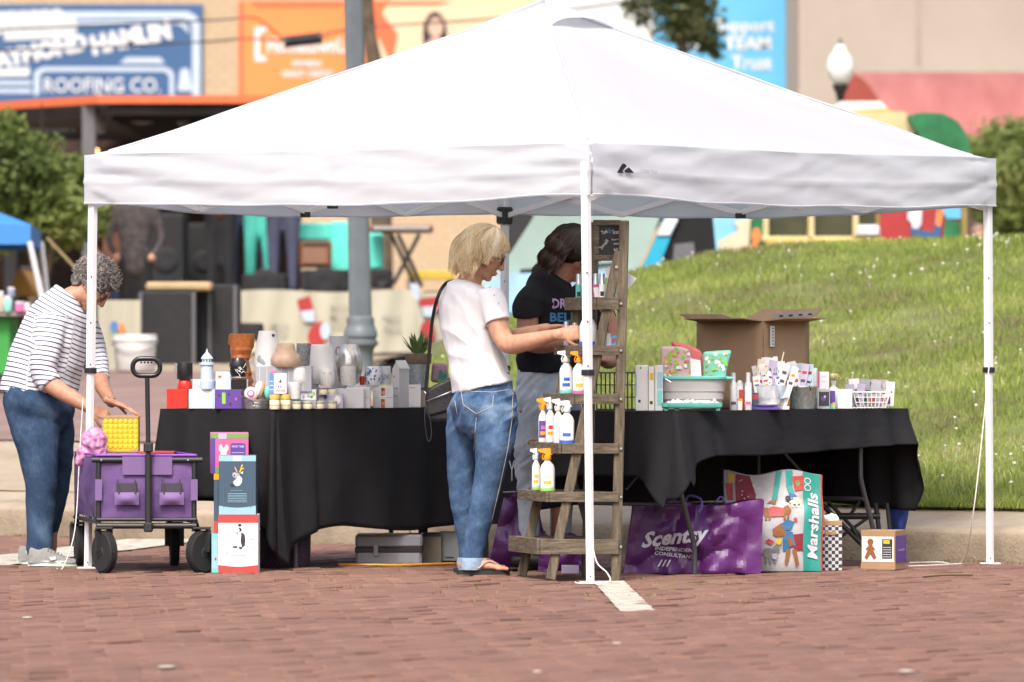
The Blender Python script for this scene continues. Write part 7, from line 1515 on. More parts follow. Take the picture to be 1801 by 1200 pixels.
o = carton('book','thin red book lying across the top of the wagon','book',244,306,796,800,YW + .2,.2,C_redp,zt3 + .003)
carton('book','thin violet board under the red book on the wagon','book',240,290,790,793,YW + .34,.2,C_purple,zt3 + .003)
def ybox(o,c,w_,h_,d):
 blk((0,.91,1,1,C_brown),(wave(0,.09,.05),C_brown))(o,c,w_,h_,d)
 mb = MB(); nx,ny = 7,6
 for i in range(nx):
  for j in range(ny): mb.ell(c + V(((i + .5) / nx * w_ * .98 - w_ * .49,-.001,(j + .5) / ny * h_ * .82 - h_ * .40)),(w_ / nx * .47,.0009,h_ / ny * .43),nu=8,nv=5)
 q = mb.build('quilted_panel',col('quilt_yellow',(.80,.50,.02)),o,smooth=180); q['kind'] = 'stuff'
carton('quilted_box','yellow quilted box with brown edges under the older woman hands','box',181,243,735,799,30.05,.16,C_yel,zt3 + .003,prints=ybox)
o = thing('tulle_bundle','pink netted bundle hanging over the left edge of the wagon','bundle',W(160,800,29.95)); mb = MB()
for x,y,r_ in ((165,775,24),(150,798,16),(172,795,18),(140,812,10)): mb.ell(W(x,y,29.95),(r_ / s,r_ / s * .8,r_ / s))
link('netting',remeshed(mb,'netting',.006,3,lambda p: .010 * noise.noise(p * 40)),ramp_mat('pink_netting',f_noise(60,3),[(.35,(.42,.14,.30)),(.6,(.60,.28,.46)),(.75,(.75,.55,.68))],rough=.7),o)
# ================================================================ LADDER GOODS
def onstep(k,px):
 pxc = steps[k][2]; b = max(.12,min(.88,(pxc - px) / 48 + .30)); return Y0 + .42 * b,step_z[k]
M_pl = mat('white_plastic_bottle',(.70,.70,.69),.35,var=.02,sub=.1)
def spray(label,k,px,wpx,hpx,trig,lab,lab2=None,base=None,group='spray bottles on the ladder shelf',dy=0):
 Y,z = onstep(k,px); Y += dy; s = F / Y; x = XA(px,Y); c = V((x,Y,z)); r_ = wpx / 2 / s; h = hpx / s; o = thing('spray_bottle',label,'spray bottle',c,group)
 MB().lathe([(.001,0),(r_ * .95,0),(r_,.004),(r_ * 1.0,h * .52),(r_ * .85,h * .60),(r_ * .45,h * .68),(r_ * .36,h * .74),(r_ * .36,h * .78)],c,22,sq=.72).build('bottle',M_pl,o,smooth=50)
 MB().lathe([(r_ * .50,h * .73),(r_ * .52,h * .74),(r_ * .52,h * .82),(r_ * .4,h * .83)],c,16).build('collar',trig if trig is C_org else M_pl,o,smooth=40)
 mb = MB(); hx = r_ * .95
 mb.slab([c + V((-hx * 1.15,-.008,h * .90)),c + V((-hx * 1.05,-.008,h * .98)),c + V((hx * .2,-.008,h * 1.0)),c + V((hx * .9,-.008,h * .93)),c + V((hx * .7,-.008,h * .84)),c + V((-hx * .2,-.008,h * .83)),c + V((-hx * .5,-.008,h * .88))],(0,.016,0)); th_ = mb.build('trigger_head',M_pl if trig is not C_org else trig,o)
 MB().box(c + V((-hx * 1.2,0,h * .94)),(.012,.014,.014),ch=.002).build('nozzle',trig,th_); MB().tube([c + V((-hx * .55,0,h * .88)),c + V((-hx * .75,0,h * .80)),c + V((-hx * .62,0,h * .72))],.003,6).build('trigger',trig,th_,smooth=60)
 def band(z0,z1,a0,a1,m,nm='label',e=.0006):
  MB().grid(lambda u,v: c + V((math.sin(lerp(a0,a1,u)) * (r_ + e),-math.cos(lerp(a0,a1,u)) * (r_ + e) * .72 - .0004,h * lerp(z0,z1,v))),12,2).build(nm,m,o,smooth=180)
 band(.10,.48,-1.0,1.0,lab[0]); 
 for q,m in enumerate(lab[1:]): band(.16 + .13 * q,.24 + .13 * q,-.6 + .2 * q,.5,m,'label_print',.0012)
 if base: band(.0 + .01,.07,-1.5,1.5,base,'base_band',.001)
 return o
spray('white spray bottle with blue label and orange nozzle on the third step',2,996,24,76,C_white,[C_white,C_blue,C_blue],base=C_teal)
spray('white spray bottle with yellow label and orange trigger beside the tent leg',2,1019,24,76,C_org,[C_white,C_yel,C_cream],base=C_pink)
spray('spray bottle with purple label and orange trigger at the left of the fourth step',3,955,16,78,C_org,[C_purple,C_org,C_pink])
spray('spray bottle with orange and red label second on the fourth step',3,968,17,80,C_white,[C_white,C_org,C_red],dy=.01)
spray('plain white spray bottle third on the fourth step',3,982,17,78,C_white,[C_white,C_white,C_white],dy=-.02)
spray('large white spray bottle with blue label at the right of the fourth step',3,997,26,76,C_white,[C_white,C_blue,C_white],base=C_blue,dy=-.05)
spray('slim white bottle with orange label and lime base on the fifth step',4,943,15,74,C_white,[C_white,C_yel,C_yel],base=C_green2)
spray('white bottle with orange trigger and lime base in front on the fifth step',4,963,26,76,C_org,[C_white,C_yel,C_cream],base=C_green2,dy=-.05)
def can(label,k,px,wpx,hpx,mb_,mt_,split=.55,group='aerosol cans on the ladder shelf',dz=0):
 Y,z = onstep(k,px); s = F / Y; c = V((XA(px,Y),Y,z + dz)); r_ = wpx / 2 / s; h = hpx / s; o = thing('aerosol_can',label,'aerosol can',c,group)
 MB().lathe([(.001,0),(r_,0),(r_,h * split)],c,20).build('can_body',mb_,o,smooth=40); MB().lathe([(r_,h * split),(r_ * .92,h * split + .002),(r_ * .92,h * .96),(r_ * .85,h)],c,20).build('cap',mt_,o,smooth=40)
 MB().grid(lambda u,v: c + V((math.sin(lerp(-.6,.6,u)) * (r_ + .0006),-math.cos(lerp(-.6,.6,u)) * (r_ + .0006),h * lerp(.05,.25,v) * split / .55)),6,2).build('label',C_ink if k == 0 else C_lilac,o); return o
can('aerosol can with teal body and silver cap at the left of the top step',0,1018,11,42,C_teal,C_silver); can('aerosol can with pale blue body behind the front tent leg',0,1030,11,42,C_pblue,C_silver)
can('aerosol can with red tinted body right of the tent leg on the top step',0,1048,11,42,C_pink,C_silver); can('rightmost silver capped aerosol can on the top step',0,1059,11,42,C_card,C_silver)
can('small lilac bottle in front of the reaching hand on the second step',1,996,10,42,C_lilac,C_silver,.5); can('small teal bottle beside the reaching hand on the second step',1,1011,9,40,C_teal,C_silver,.5)
Y,z = onstep(1,1034); s = F / Y; o,c,s = lathe_thing('refill_bottle','large rounded white bottle behind the tent leg on the second step','bottle',1034,Y,0,[(.1,0),(14,0),(15,2),(15,34),(11,44),(6,48),(6,52)],M_pl,z,'bottle'); MB().lathe([(7 / s,50 / s),(7 / s,58 / s),(6 / s,60 / s)],c,16).build('cap',C_white,o,smooth=40); MB().lathe([(15.3 / s,1 / s),(15.3 / s,7 / s)],c,22,cap=False).build('base_band',C_blue,o,smooth=60)
Y,z = onstep(1,1070); o,c,s = lathe_thing('small_jar','short clear white jar at the right of the second step','jar',1068,Y,0,[(.1,0),(8,0),(8,14),(6,17)],col('clear_white',(.55,.58,.62),.2),z,'jar_body'); MB().lathe([(6.5 / s,16 / s),(6.5 / s,22 / s)],c,16).build('lid',C_white,o,smooth=40)
o = thing('blue_tape_roll','little blue round roll beside the clear jar on the second step','roll',V((XA(1079,Y),Y,z))); MB().lathe([(5 / s,-.008),(9 / s,-.008),(9 / s,.008),(5 / s,.008),(5 / s,-.008)],V((XA(1079,Y),Y,z + 9 / s)),18,ax=Matrix.Rotation(R(90),3,'X'),cap=False).build('ring',col('roll_blue',(.10,.28,.6)),o,smooth=40)
def leaflet(label,pts,Y,m,cat='leaflet',text_=None,group='leaflets'):
 o = MB().slab([W(x,y,Y) for x,y in pts],(0,.004,0)).build('leaflet',m); solo(o,label,cat,group); return o
Y,z = onstep(0,1065)
leaflet('white folded leaflets lying in front of the silver cans on the top step',[(1046,523),(1044,506),(1072,504),(1088,512),(1088,523)],Y0 + .09,C_card); leaflet('tilted white leaflet clipped behind the diagonal ladder rail',[(1062,476),(1080,462),(1092,478),(1072,492)],Y0 + .08,C_card)
leaflet('grey printed leaflet sticking out right of the back ladder post',[(1102,478),(1120,490),(1106,508),(1098,500)],Y0 + .12,C_lgrey)
# ================================================================ RIGHT TABLE
ZR = TZ + .0025
def Pt(t,w_): return A2 + RD * t + LD * w_
def solve_t(px,w_):
 k = (px - 900.5) / F; P_ = A2 + LD * w_; return (k * P_.y - P_.x) / (RD.x - k * RD.y)
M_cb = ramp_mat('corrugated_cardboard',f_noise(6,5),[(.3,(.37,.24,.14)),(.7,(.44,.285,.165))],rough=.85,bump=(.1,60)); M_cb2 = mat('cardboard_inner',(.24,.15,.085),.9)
wq = .30; c0 = Pt(solve_t(1342,wq),wq); cbx = thing('cardboard_box','large brown open cardboard box standing on the right table','cardboard box',(c0.x,c0.y + .2,ZR))
hb = (CZ - (566 - HY) * c0.y / F) - ZR; La,Lb = .40,.36; d1,d2 = LD,RD
ca,cb_,cc,cd = c0,c0 + d1 * La,c0 + d1 * La + d2 * Lb,c0 + d2 * Lb
def panel(name,p,q,z0,z1,m=M_cb,bulge=0,parent=cbx):
 nrm = (q - p).cross(EZ).normalized(); ms = MB().grid(lambda u,v: V((*(p.lerp(q,u) + nrm * (bulge * math.sin(PI * u) * (1 - v)))[:2],lerp(z0,z1,v))),8,6).build(name,m,parent,smooth=60); sm = ms.modifiers.new('t','SOLIDIFY'); sm.thickness = .005; return ms
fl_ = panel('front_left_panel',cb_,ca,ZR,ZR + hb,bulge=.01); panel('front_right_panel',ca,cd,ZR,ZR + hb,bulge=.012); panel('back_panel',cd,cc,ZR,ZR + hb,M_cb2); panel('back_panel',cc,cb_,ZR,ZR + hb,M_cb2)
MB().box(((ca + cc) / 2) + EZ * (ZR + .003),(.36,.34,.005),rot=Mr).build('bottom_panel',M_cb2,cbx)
def flap(p,q,out,m,L=.16,name='flap',up=.3):
 e = EZ * (ZR + hb); a,b = p + e,q + e; o_ = out * L + EZ * up * L; MB().slab([a,b,b + o_ - (b - a) * .05,a + o_ + (b - a) * .05],(0,0,.005)).build(name,m,cbx)
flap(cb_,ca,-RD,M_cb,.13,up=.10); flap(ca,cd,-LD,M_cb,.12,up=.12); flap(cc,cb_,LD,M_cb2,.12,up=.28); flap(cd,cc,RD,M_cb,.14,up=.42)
mb = MB(); e = EZ * (ZR + hb)
tape = MB().slab([W(1360,551,c0.y + .35),W(1440,547,c0.y + .35),W(1436,556,c0.y + .35),W(1362,561,c0.y + .35)],(0,.004,0)).build('flap_tape',col('tape_grey',(.42,.38,.36)),cbx)
for k in range(4): decal('tape_mark',[[(x,y) for x,y in disc(0,0,.012,.005,8)]],W(1374 + 17 * k,556 - k,c0.y + .348),EX,EZ,C_ink,tape)
q = ca + RD * .05 - LD * .012; decal('shipping_label',[rect(-.018,-.05,.018,.05)],q + EZ * (ZR + hb - .07),RD,EZ,C_card,cbx,off=.006); text('|||I||',q - LD * .006 + EZ * (ZR + hb - .07),EZ,-RD,.08,.012,C_ink,cbx,ext=0,off=.004)
def wire_basket(label,pa,pb,ya,yb,Y,dep,m,nx,nz,splay=0,r_=.0018,cat='wire basket'):
 s = F / Y; x0,x1 = XA(pa,Y),XA(pb,Y); z0 = ZR; z1 = CZ - (ya - HY) / s; o = thing('wire_basket',label,cat,((x0 + x1) / 2,Y + dep / 2,z0))
 sp = splay / s
 def ring(z,k): e_ = sp * k; return [V((x0 - e_,Y - e_ * .3,z)),V((x1 + e_,Y - e_ * .3,z)),V((x1 + e_,Y + dep,z)),V((x0 - e_,Y + dep,z)),V((x0 - e_,Y - e_ * .3,z))]
 for i in range(nz + 1): MB().tube(ring(lerp(z0 + .004,z1,i / nz),i / nz - 1),r_ * (1.8 if i == nz else 1),5).build('wire_ring',m,o,smooth=60)
 R0,R1 = ring(z0 + .004,-1),ring(z1,0)
 for q in range(4):
  n_ = nx if q % 2 == 0 else max(2,int(nx * dep / (x1 - x0)))
  for i in range(n_): MB().tube([R0[q].lerp(R0[q + 1],i / n_),R1[q].lerp(R1[q + 1],i / n_)],r_,5).build('wire',m,o,smooth=60)
 return o
Yw = onR(1095,.10); wire_basket('black wire basket at the left end of the right table beside the ladder',1050,1120,656,722,Yw,.22,M_blackp,9,3)
carton('carton','tall white carton with faint print left of the grey tub','carton',1118,1140,642,722,onR(1130,.06),.06,C_card,ZR,prints=blk((.35,.92,.45,.96,C_ink),(.2,.18,.4,.24,C_ink),(.0,.3,.08,.8,C_lteal)))
carton('carton','white carton with an orange mark just left of the grey tub','carton',1141,1151,644,722,onR(1146,.07),.05,C_card,ZR,prints=blk((.2,.7,.8,.85,C_yel),(.2,.15,.7,.22,C_ink)))
carton('carton','grey and teal carton half hidden by the grey tub','carton',1152,1166,642,722,onR(1160,.08),.05,C_lgrey,ZR,prints=blk((.3,.5,.95,.85,C_lteal),(.3,.12,.9,.45,C_teal)))
Yt2 = onR(1215,.10); s = F / Yt2; tb = thing('folding_tub','grey collapsible tub with teal rim holding patterned bags','tub',(XA(1217,Yt2),Yt2 + .1,ZR))
def oval(cx,cy,a,b,z,n=40): return [V((cx + a * (abs(math.cos(t)) ** .6) * (1 if math.cos(t) > 0 else -1),cy + b * (abs(math.sin(t)) ** .6) * (1 if math.sin(t) > 0 else -1),z)) for t in [2 * PI * i / n for i in range(n)]]
cx,cy = XA(1217,Yt2),Yt2 + .11; rr = []
for a,z in ((50,4),(53,6),(55,18),(57,20),(57,32),(59,34),(59,40),(62,58),(62,58),(60,58),(52,8)): rr.append(oval(cx,cy,a / s,a / s * .66,ZR + z / s))
MB().loft(rr).build('tub_wall',col('tub_grey',(.40,.38,.37),.5),tb,smooth=30)
rr = [oval(cx,cy,a / s,a / s * .67,ZR + z / s) for a,z in ((61,55),(66,56),(67,60),(63,61),(61,59))]; MB().loft(rr,cap=False).build('rim',C_teal,tb,smooth=50)
for sg,px in ((-1,1158),(1,1281)): MB().box((XA(px,Yt2),Yt2 + .06,ZR + 57 / s),(.05,.05,.014),ch=.005).build('handle',C_teal,tb)
MB().tube([V((XA(1170,Yt2),Yt2 - .02,ZR + 56 / s)),V((XA(1180,Yt2),Yt2 - .025,ZR + 50 / s))],.004,6).build('clip',C_silver,tb,smooth=60)
tr = thing('teal_tray','mint footed tray filled with white cotton balls in front of the grey tub','tray',(XA(1217,Yt2),Yt2 + .0,ZR)); cy2 = Yt2 - .045
rr = [oval(cx - .001,cy2,a / s,b / s,ZR + z / s) for a,b,z in ((50,14,5),(53,16,7),(54,17,14),(52,15,14),(50,13,9))]; MB().loft(rr).build('tray',C_teal,tr,smooth=40)
for px in (1172,1190,1262): MB().box((XA(px,Yt2),cy2 - .008,ZR + 2.7 / s),(.020,.02,5.2 / s),ch=.002).build('foot',C_teal,tr)
for k in range(75):
 x = random.uniform(-46,46); y = random.uniform(-11,11); r_ = random.uniform(2.2,4.2); z = 12 + random.uniform(0,6) * (1 - abs(x) / 70) + (4 if random.random() < .1 else 0)
 c_ = V((cx + x / s,cy2 + y / s,ZR + z / s)); m_ = MB().ell(c_,(r_ / s,r_ / s,r_ / s * .9),nu=8,nv=6)
 o = m_.build('cotton_ball',mat('cotton',(.85,.85,.84),.95,var=.05),None,smooth=180); solo(o,'white cotton ball in the mint tray in front of the grey tub','cotton ball','cotton balls in the mint tray')
bag_pillow('pink and lime flowered gift pouch in the grey tub, left',[(1163,668),(1214,668),(1218,636),(1212,614),(1198,610),(1162,609)],Yt2 + .06,col('pouch_rose',(.62,.42,.42)),[(C_green2,16,4),(C_yel,12,3),(C_pink,9,2.5),(C_white,7,3)])
bag_pillow('coral pouch with a white panel leaning in the middle of the tub',[(1184,668),(1236,668),(1238,630),(1233,617),(1210,606),(1180,599),(1182,610),(1205,625)],Yt2 + .12,col('pouch_coral',(.68,.17,.15)),[])
o = MB().slab([W(x,y,Yt2 + .052) for x,y in [(1215,668),(1234,668),(1232,634),(1214,630)]],(0,.004,0)).build('paper_sheet',C_card); solo(o,'white paper panel in front of the coral pouch','paper')
bag_pillow('mint and white flowered pouch standing at the right of the tub',[(1236,668),(1276,668),(1280,645),(1288,616),(1262,617),(1236,619)],Yt2 + .08,col('pouch_mint',(.18,.52,.38)),[(C_white,12,4),(C_yel,9,2),(C_green2,8,3)])
def mist(label,px,Y,h,lab,cap=None,grp='slim mist bottles'):
 s = F / Y; c = V((XA(px,Y),Y,ZR)); o = thing('mist_bottle',label,'bottle',c,grp); r_ = 6.5 / s
 MB().lathe([(.001,0),(r_,0),(r_,46 / s),(r_ * .6,50 / s),(r_ * .5,52 / s)],c,18).build('bottle',col('clear_bottle',(.50,.52,.54),.15),o,smooth=40); MB().lathe([(r_ * .58,51 / s),(r_ * .58,h / s)],c,14).build('cap',C_lgrey,o,smooth=40)
 MB().grid(lambda u,v: c + V((math.sin(lerp(-1,1,u)) * (r_ + .0006),-math.cos(lerp(-1,1,u)) * (r_ + .0006),lerp(10,42,v) / s)),8,2).build('label',lab[0],o); MB().grid(lambda u,v: c + V((math.sin(lerp(-.7,.7,u)) * (r_ + .001),-math.cos(lerp(-.7,.7,u)) * (r_ + .001),lerp(10,15,v) / s)),8,2).build('label_print',lab[1],o)
mist('slim clear bottle with a grey label just right of the tub',1290,onR(1290,.04),66,(C_lgrey,C_dgrey)); mist('slim clear bottle with white and pink label further right of the tub',1316,onR(1316,.04),66,(C_card,C_pink))
mist('clear bottle behind the pair of slim bottles',1301,onR(1301,.14),48,(C_card,C_red))
def sq(name,lb,cat,pa,pb,ya,yb,back,dep,m,pr=None,group=None,rz=0): 
 Y = onR((pa + pb) / 2,back); dz = (720 - yb) / S_(Y) if yb < 716 else 0; return carton(name,lb,cat,pa,pb,ya,yb,Y,dep,m,ZR + dz,prints=pr,group=group,rz=rz)
sq('tube','small red and white tube standing behind the slim bottles','tube',1300,1309,684,720,.10,.02,C_redp); sq('small_carton','small orange carton between the slim bottles','carton',1296,1306,700,720,.07,.03,C_org); sq('small_carton','small white tub shaped carton between the slim bottles','carton',1297,1305,704,720,.03,.02,C_white)
sq('small_carton','dark navy carton right of the pink labelled bottle','carton',1322,1334,690,720,.10,.04,C_navy,blk((.1,.6,.9,.9,C_redp)))
def cards(px0,px1,ytop,ybase,Y,n,grp,where,seed,dep=.08):
 rnd = random.Random(seed); cols = [C_card,C_cream,C_card,C_lgrey,C_card,C_pblue,C_card,C_lilac]
 for k in range(n):
  x = lerp(px0,px1,(k + .5) / n) + rnd.uniform(-2,2); s = F / Y; w_ = rnd.uniform(9,16) / s; yt = ytop + rnd.uniform(0,26); h = (ybase - yt) / s; tilt = rnd.uniform(-.30,.32); yy = Y + rnd.uniform(-dep / 2,dep / 2)
  zb = CZ - (ybase - HY) / s; c = V((XA(x,Y),yy,zb)); m = rnd.choice(cols); mb = MB(); rot = Matrix.Rotation(tilt,3,'Y') @ Matrix.Rotation(rnd.uniform(-.15,.1),3,'X') @ Matrix.Rotation(rnd.uniform(-.5,.5),3,'Z')
  mb.box(rot @ V((0,0,h / 2)) + c,(w_,.0018,h),rot=rot); o = mb.build('sample_card',m); tagp(o,'upright scent sample card %s' % where,'card',grp)
  o.location = (0,0,0); W0 = c; o.data.transform(Matrix.Translation(-c)); o.location = c; WL[o.name] = V(c)
  for q in range(2): decal('print',[rect(-w_ * .3,h * (.55 + .2 * q),w_ * .3,h * (.62 + .2 * q))],c,rot @ EX,rot @ EZ,rnd.choice([C_dgrey,C_redp,C_org,C_lgrey,C_purple]),o,off=.0016)
Ya_ = onR(1355,.09); s = F / Ya_; cl = thing('clear_tub','clear plastic tub packed with sample cards left of the galvanised bucket','tub',(XA(1355,Ya_),Ya_,ZR))
MB().lathe([(22 / s,0),(24 / s,2 / s),(31 / s,42 / s),(32 / s,43 / s),(30 / s,42 / s),(22 / s,3 / s)],(XA(1355,Ya_),Ya_ + .01,ZR),26,cap=False).build('tub_wall',mat('clear_plastic',(.75,.8,.82),.15,var=0,alpha=.35),cl,smooth=40)
cards(1332,1380,622,714,Ya_,13,'cards in the clear tub','in the clear plastic tub',3); cards(1330,1384,640,700,Ya_ - .03,7,'cards in the clear tub','in the clear plastic tub',33,.03)
Yb_ = onR(1412,.09); s = F / Yb_; gbk = thing('galvanised_bucket','small galvanised metal bucket filled with sample cards','bucket',(XA(1412,Yb_),Yb_,ZR))
MB().lathe([(.001,0),(20 / s,0),(21 / s,2 / s),(25 / s,38 / s),(26 / s,39 / s),(25.5 / s,41 / s),(23.5 / s,40 / s),(19 / s,4 / s)],(XA(1412,Yb_),Yb_ + .01,ZR),30).build('pail',C_galv,gbk,smooth=40)
for sg in (-1,1): MB().tube([V((XA(1412,Yb_) + sg * 13 / s,Yb_ - 20 / s,ZR + 33 / s)),V((XA(1412,Yb_) + sg * 12 / s,Yb_ - 23 / s,ZR + 38 / s)),V((XA(1412,Yb_) + sg * 10 / s,Yb_ - 24 / s,ZR + 42 / s))],.002,6).build('handle_loop',M_blackp,gbk,smooth=60)
cards(1393,1430,634,712,Yb_,10,'cards in the galvanised bucket','in the galvanised bucket',5); cards(1390,1410,622,700,Yb_ + .05,4,'cards in the galvanised bucket','in the galvanised bucket',15,.02)
o = thing('stick','long pale stick rising above the cards in the clear tub','stick',W(1368,690,Ya_)); MB().tube([W(1362,690,Ya_),W(1379,619,Ya_ + .02)],.0035,6).build('shaft',C_cream,o,smooth=60)
o = sq('mini_sign','tiny black sign with blue lettering between the tub and the bucket','sign',1365,1385,690,713,.02,.01,C_ink,blk(('Try',.5,.72,.5,.2,MATS['chalk_blue']),('me!',.5,.38,.6,.2,MATS['chalk_blue'])),rz=0)
sq('small_carton','tiny orange carton peeking out between sign and bucket','carton',1384,1389,700,720,.04,.02,C_org)
for px,lb,n_ in ((1428,'left',0),(1436,'right',1)): pass
sq('card_pack','upright pack of grey green cards right of the galvanised bucket','card pack',1426,1438,648,700,.16,.03,col('pack_grey',(.45,.48,.45)),blk((.3,0,.4,1,C_card),(.6,0,.7,1,C_card)))
sq('card_pack','pink edged white card pack behind the black picture frame','card pack',1438,1458,655,700,.15,.03,C_card,blk((0,0,.18,1,C_pink),(.3,.8,.8,.84,C_lgrey),(.3,.6,.8,.64,C_lgrey)))
o = sq('picture_frame','small metal frame with a black picture beside the purple carton','picture frame',1437,1460,684,720,.05,.012,C_galv,blk((.14,.14,.92,.84,C_ink),(disc(.5,.5,.18,.12),C_purple),(disc(.6,.6,.08,.06),C_lilac)))
sq('riser','grey riser behind the small frame holding the card packs','riser',1424,1462,698,720,.13,.05,C_grey)
sq('small_carton','dark purple and green carton right of the small frame','carton',1460,1469,688,720,.04,.03,C_purple,blk((0,0,1,.28,C_teal),(.5,.1,1,.35,C_yel)))
sq('box','plain white box in front of the white wire basket','box',1470,1499,688,722,.03,.05,C_card,blk((.5,0,.53,1,C_lgrey)))
Yf_ = onR(1467,.12); o,c,s = lathe_thing('flower_diffuser','glass bottle topped by a cream paper flower','diffuser',1466,Yf_,0,[(.1,0),(12,0),(13,3),(13,26),(10,34),(4,39),(4,44),(5,45),(5,49)],mat('diffuser_glass',(.55,.58,.56),.1,var=0),ZR,'bottle')
for k in range(34):
 a = 2 * PI * k / 34 * 5; el = R(10 + 75 * k / 34); L = 14 / s * (1.1 - .4 * k / 34); d = V((math.cos(a) * math.cos(el),math.sin(a) * math.cos(el),math.sin(el))); b0 = c + EZ * 50 / s; sd_ = d.cross(EZ).normalized()
 MB().loft([[b0,b0 + sd_ * .0005,b0 + EZ * .0006,b0 - sd_ * .0005],[b0 + d * L * .6 + sd_ * .008,b0 + d * L * .6 + EZ * .001,b0 + d * L * .6 - sd_ * .008,b0 + d * L * .6 - EZ * .001],[b0 + d * L + sd_ * .004 + EZ * .004,b0 + d * L + EZ * .005,b0 + d * L - sd_ * .004 + EZ * .004,b0 + d * L + EZ * .003]]).build('petal',col('petal_cream',(.72,.64,.36),.8),o,smooth=180)
Yv2 = onR(1530,.05); wb = wire_basket('white wire basket full of flat packets at the right end of the table',1500,1566,690,722,Yv2,.18,C_white,8,3,splay=8,r_=.0024)
rnd = random.Random(4)
for k in range(11):
 px = 1492 + k * 6.6; Y = Yv2 + .04 + .10 * rnd.random(); s = F / Y; h = rnd.uniform(38,50) / s; w_ = rnd.uniform(14,20) / s; m = rnd.choice([C_card,C_lilac,C_grey,C_card,C_lgrey,C_pink]); c = V((XA(px + 6,Y),Y,ZR + .008)); rot = Matrix.Rotation(rnd.uniform(-.12,.12),3,'Y')
 mb = MB(); mb.box(c + rot @ V((0,0,h / 2)),(w_,.008,h),rot=rot,ch=.0015); o = mb.build('packet',m); tagp(o,'flat scent packet standing in the white wire basket','packet','packets in the white wire basket'); o.data.transform(Matrix.Translation(-c)); o.location = c; WL[o.name] = V(c)
 decal('print',[rect(-w_ * .4,h * .1,w_ * .1,h * .4)],c,EX,EZ,rnd.choice([C_ink,C_redp,C_dgrey,C_yel]),o,off=.006); decal('print',[rect(-w_ * .3,h * .55,w_ * .35,h * .62)],c,EX,EZ,C_dgrey,o,off=.0062)
for k,(px,py,rz_) in enumerate(((1520,676,.1),(1535,671,-.1))):
 Y = Yv2 + .10; o = MB().slab([W(px - 28,py + 3,Y),W(px - 24,py - 4,Y),W(px + 26,py - 3,Y),W(px + 36,py + 10,Y),W(px + 30,py + 14,Y)],(0,.06,0)).build('plastic_packet',mat('packet_film',(.42,.38,.40),.15,var=.3,vs=40),None); solo(o,'shiny plastic packet lying on top of the packets, %s' % ('front' if k == 0 else 'rear'),'packet')
Yp = onR(1350,.02); s = F / Yp; o = thing('paper_plate','white plate near the front edge left of the galvanised bucket','plate',(XA(1345,Yp),Yp + .06,ZR + .012)); MB().lathe([(.001,0),(16 / s,0),(24 / s,4 / s),(25 / s,5 / s),(15 / s,1.5 / s),(.001,1.2 / s)],(XA(1345,Yp),Yp + .05,ZR + .012),28).build('dish',C_white,o,smooth=40)
sq('brochure','purple brochure lying under the white plate','brochure',1315,1372,717,721,.01,.1,C_purple); sq('phone_stand','thin white folded card at the front edge under the bucket','card',1366,1388,715,721,-.0,.05,C_white)
o = MB().tube([V((XA(1492 + k * 3.6,onR(1492 + k * 3.6)),onR(1492 + k * 3.6) - .004,ZR + .002 + .0025 * (k % 2))) for k in range(17)],.0032,6).build('bead_garland',C_white,smooth=60); solo(o,'white bead garland along the table edge under the white basket','garland')
# ================================================================ UNDER THE RIGHT TABLE
M_pbag = ramp_mat('purple_woven_plastic',f_noise(2.5,5),[(.3,(.075,.012,.10)),(.7,(.115,.022,.145))],rough=.28,spec=.6,bump=(.25,170))
def facet(p,f): # sharp-creased crumple field
 a = abs(noise.noise(V(p) * f)); b = abs(noise.noise(V(p) * f * 2.1 + V((5,3,1)))); return a * 1.6 + b * .7
def tarp_bag(label,pts,Y,dep,amp,seed,m=M_pbag,handles=True,grp='purple shopping bags',name='shopping_bag'):
 s = F / Y; TLp,TRp,BRp,BLp = pts; o = thing(name,label,'shopping bag',(XA((BLp[0] + BRp[0]) / 2,Y),Y + dep / 2,0.0),grp)
 def fn(u,v,side=0):
  x = lerp(lerp(BLp[0],BRp[0],u),lerp(TLp[0],TRp[0],u),v); y = lerp(lerp(BLp[1],BRp[1],u),lerp(TLp[1],TRp[1],u),v) + 5 * math.sin(u * 9 + seed) * v ** 4
  p = W(x,y,Y); e = min(u,1 - u) * 4; e = min(1,e); q = amp * (facet((p.x,p.z * .8,seed),5.5) * 1.25 - .5 + .12 * facet((p.x,p.z,seed + 3),14)) * (.4 + .6 * e); bul = .05 * math.sin(PI * u) * math.sin(PI * min(1,v + .15))
  return V((p.x + .01 * noise.noise(V((p.z * 6,seed,u))),Y - q - bul + .0,max(.003,p.z)))
 MB().grid(fn,44,30).build('front_panel',m,o,smooth=14)
 def bk(u,v): p = fn(u,v); return V((p.x,2 * Y + dep - p.y - dep * .15 * v,p.z))
 MB().grid(bk,30,16).build('back_panel',m,o,smooth=32)
 for u0 in (0,1): MB().grid(lambda u,v: fn(u0,v).lerp(bk(u0,v),u) + EX * (-.03 if u0 else .03) * math.sin(PI * u) * (.3 + .7 * v),12,20).build('side_gusset',m,o,smooth=32)
 MB().grid(lambda u,v: fn(u,0).lerp(bk(u,0),v),20,2).build('bottom',m,o)
 return o,fn
pb1,fn1 = tarp_bag('glossy purple shopping bag with white script lettering under the right table',[(1112,886),(1346,884),(1337,1012),(1097,1010)],29.36,.22,.055,2.3)
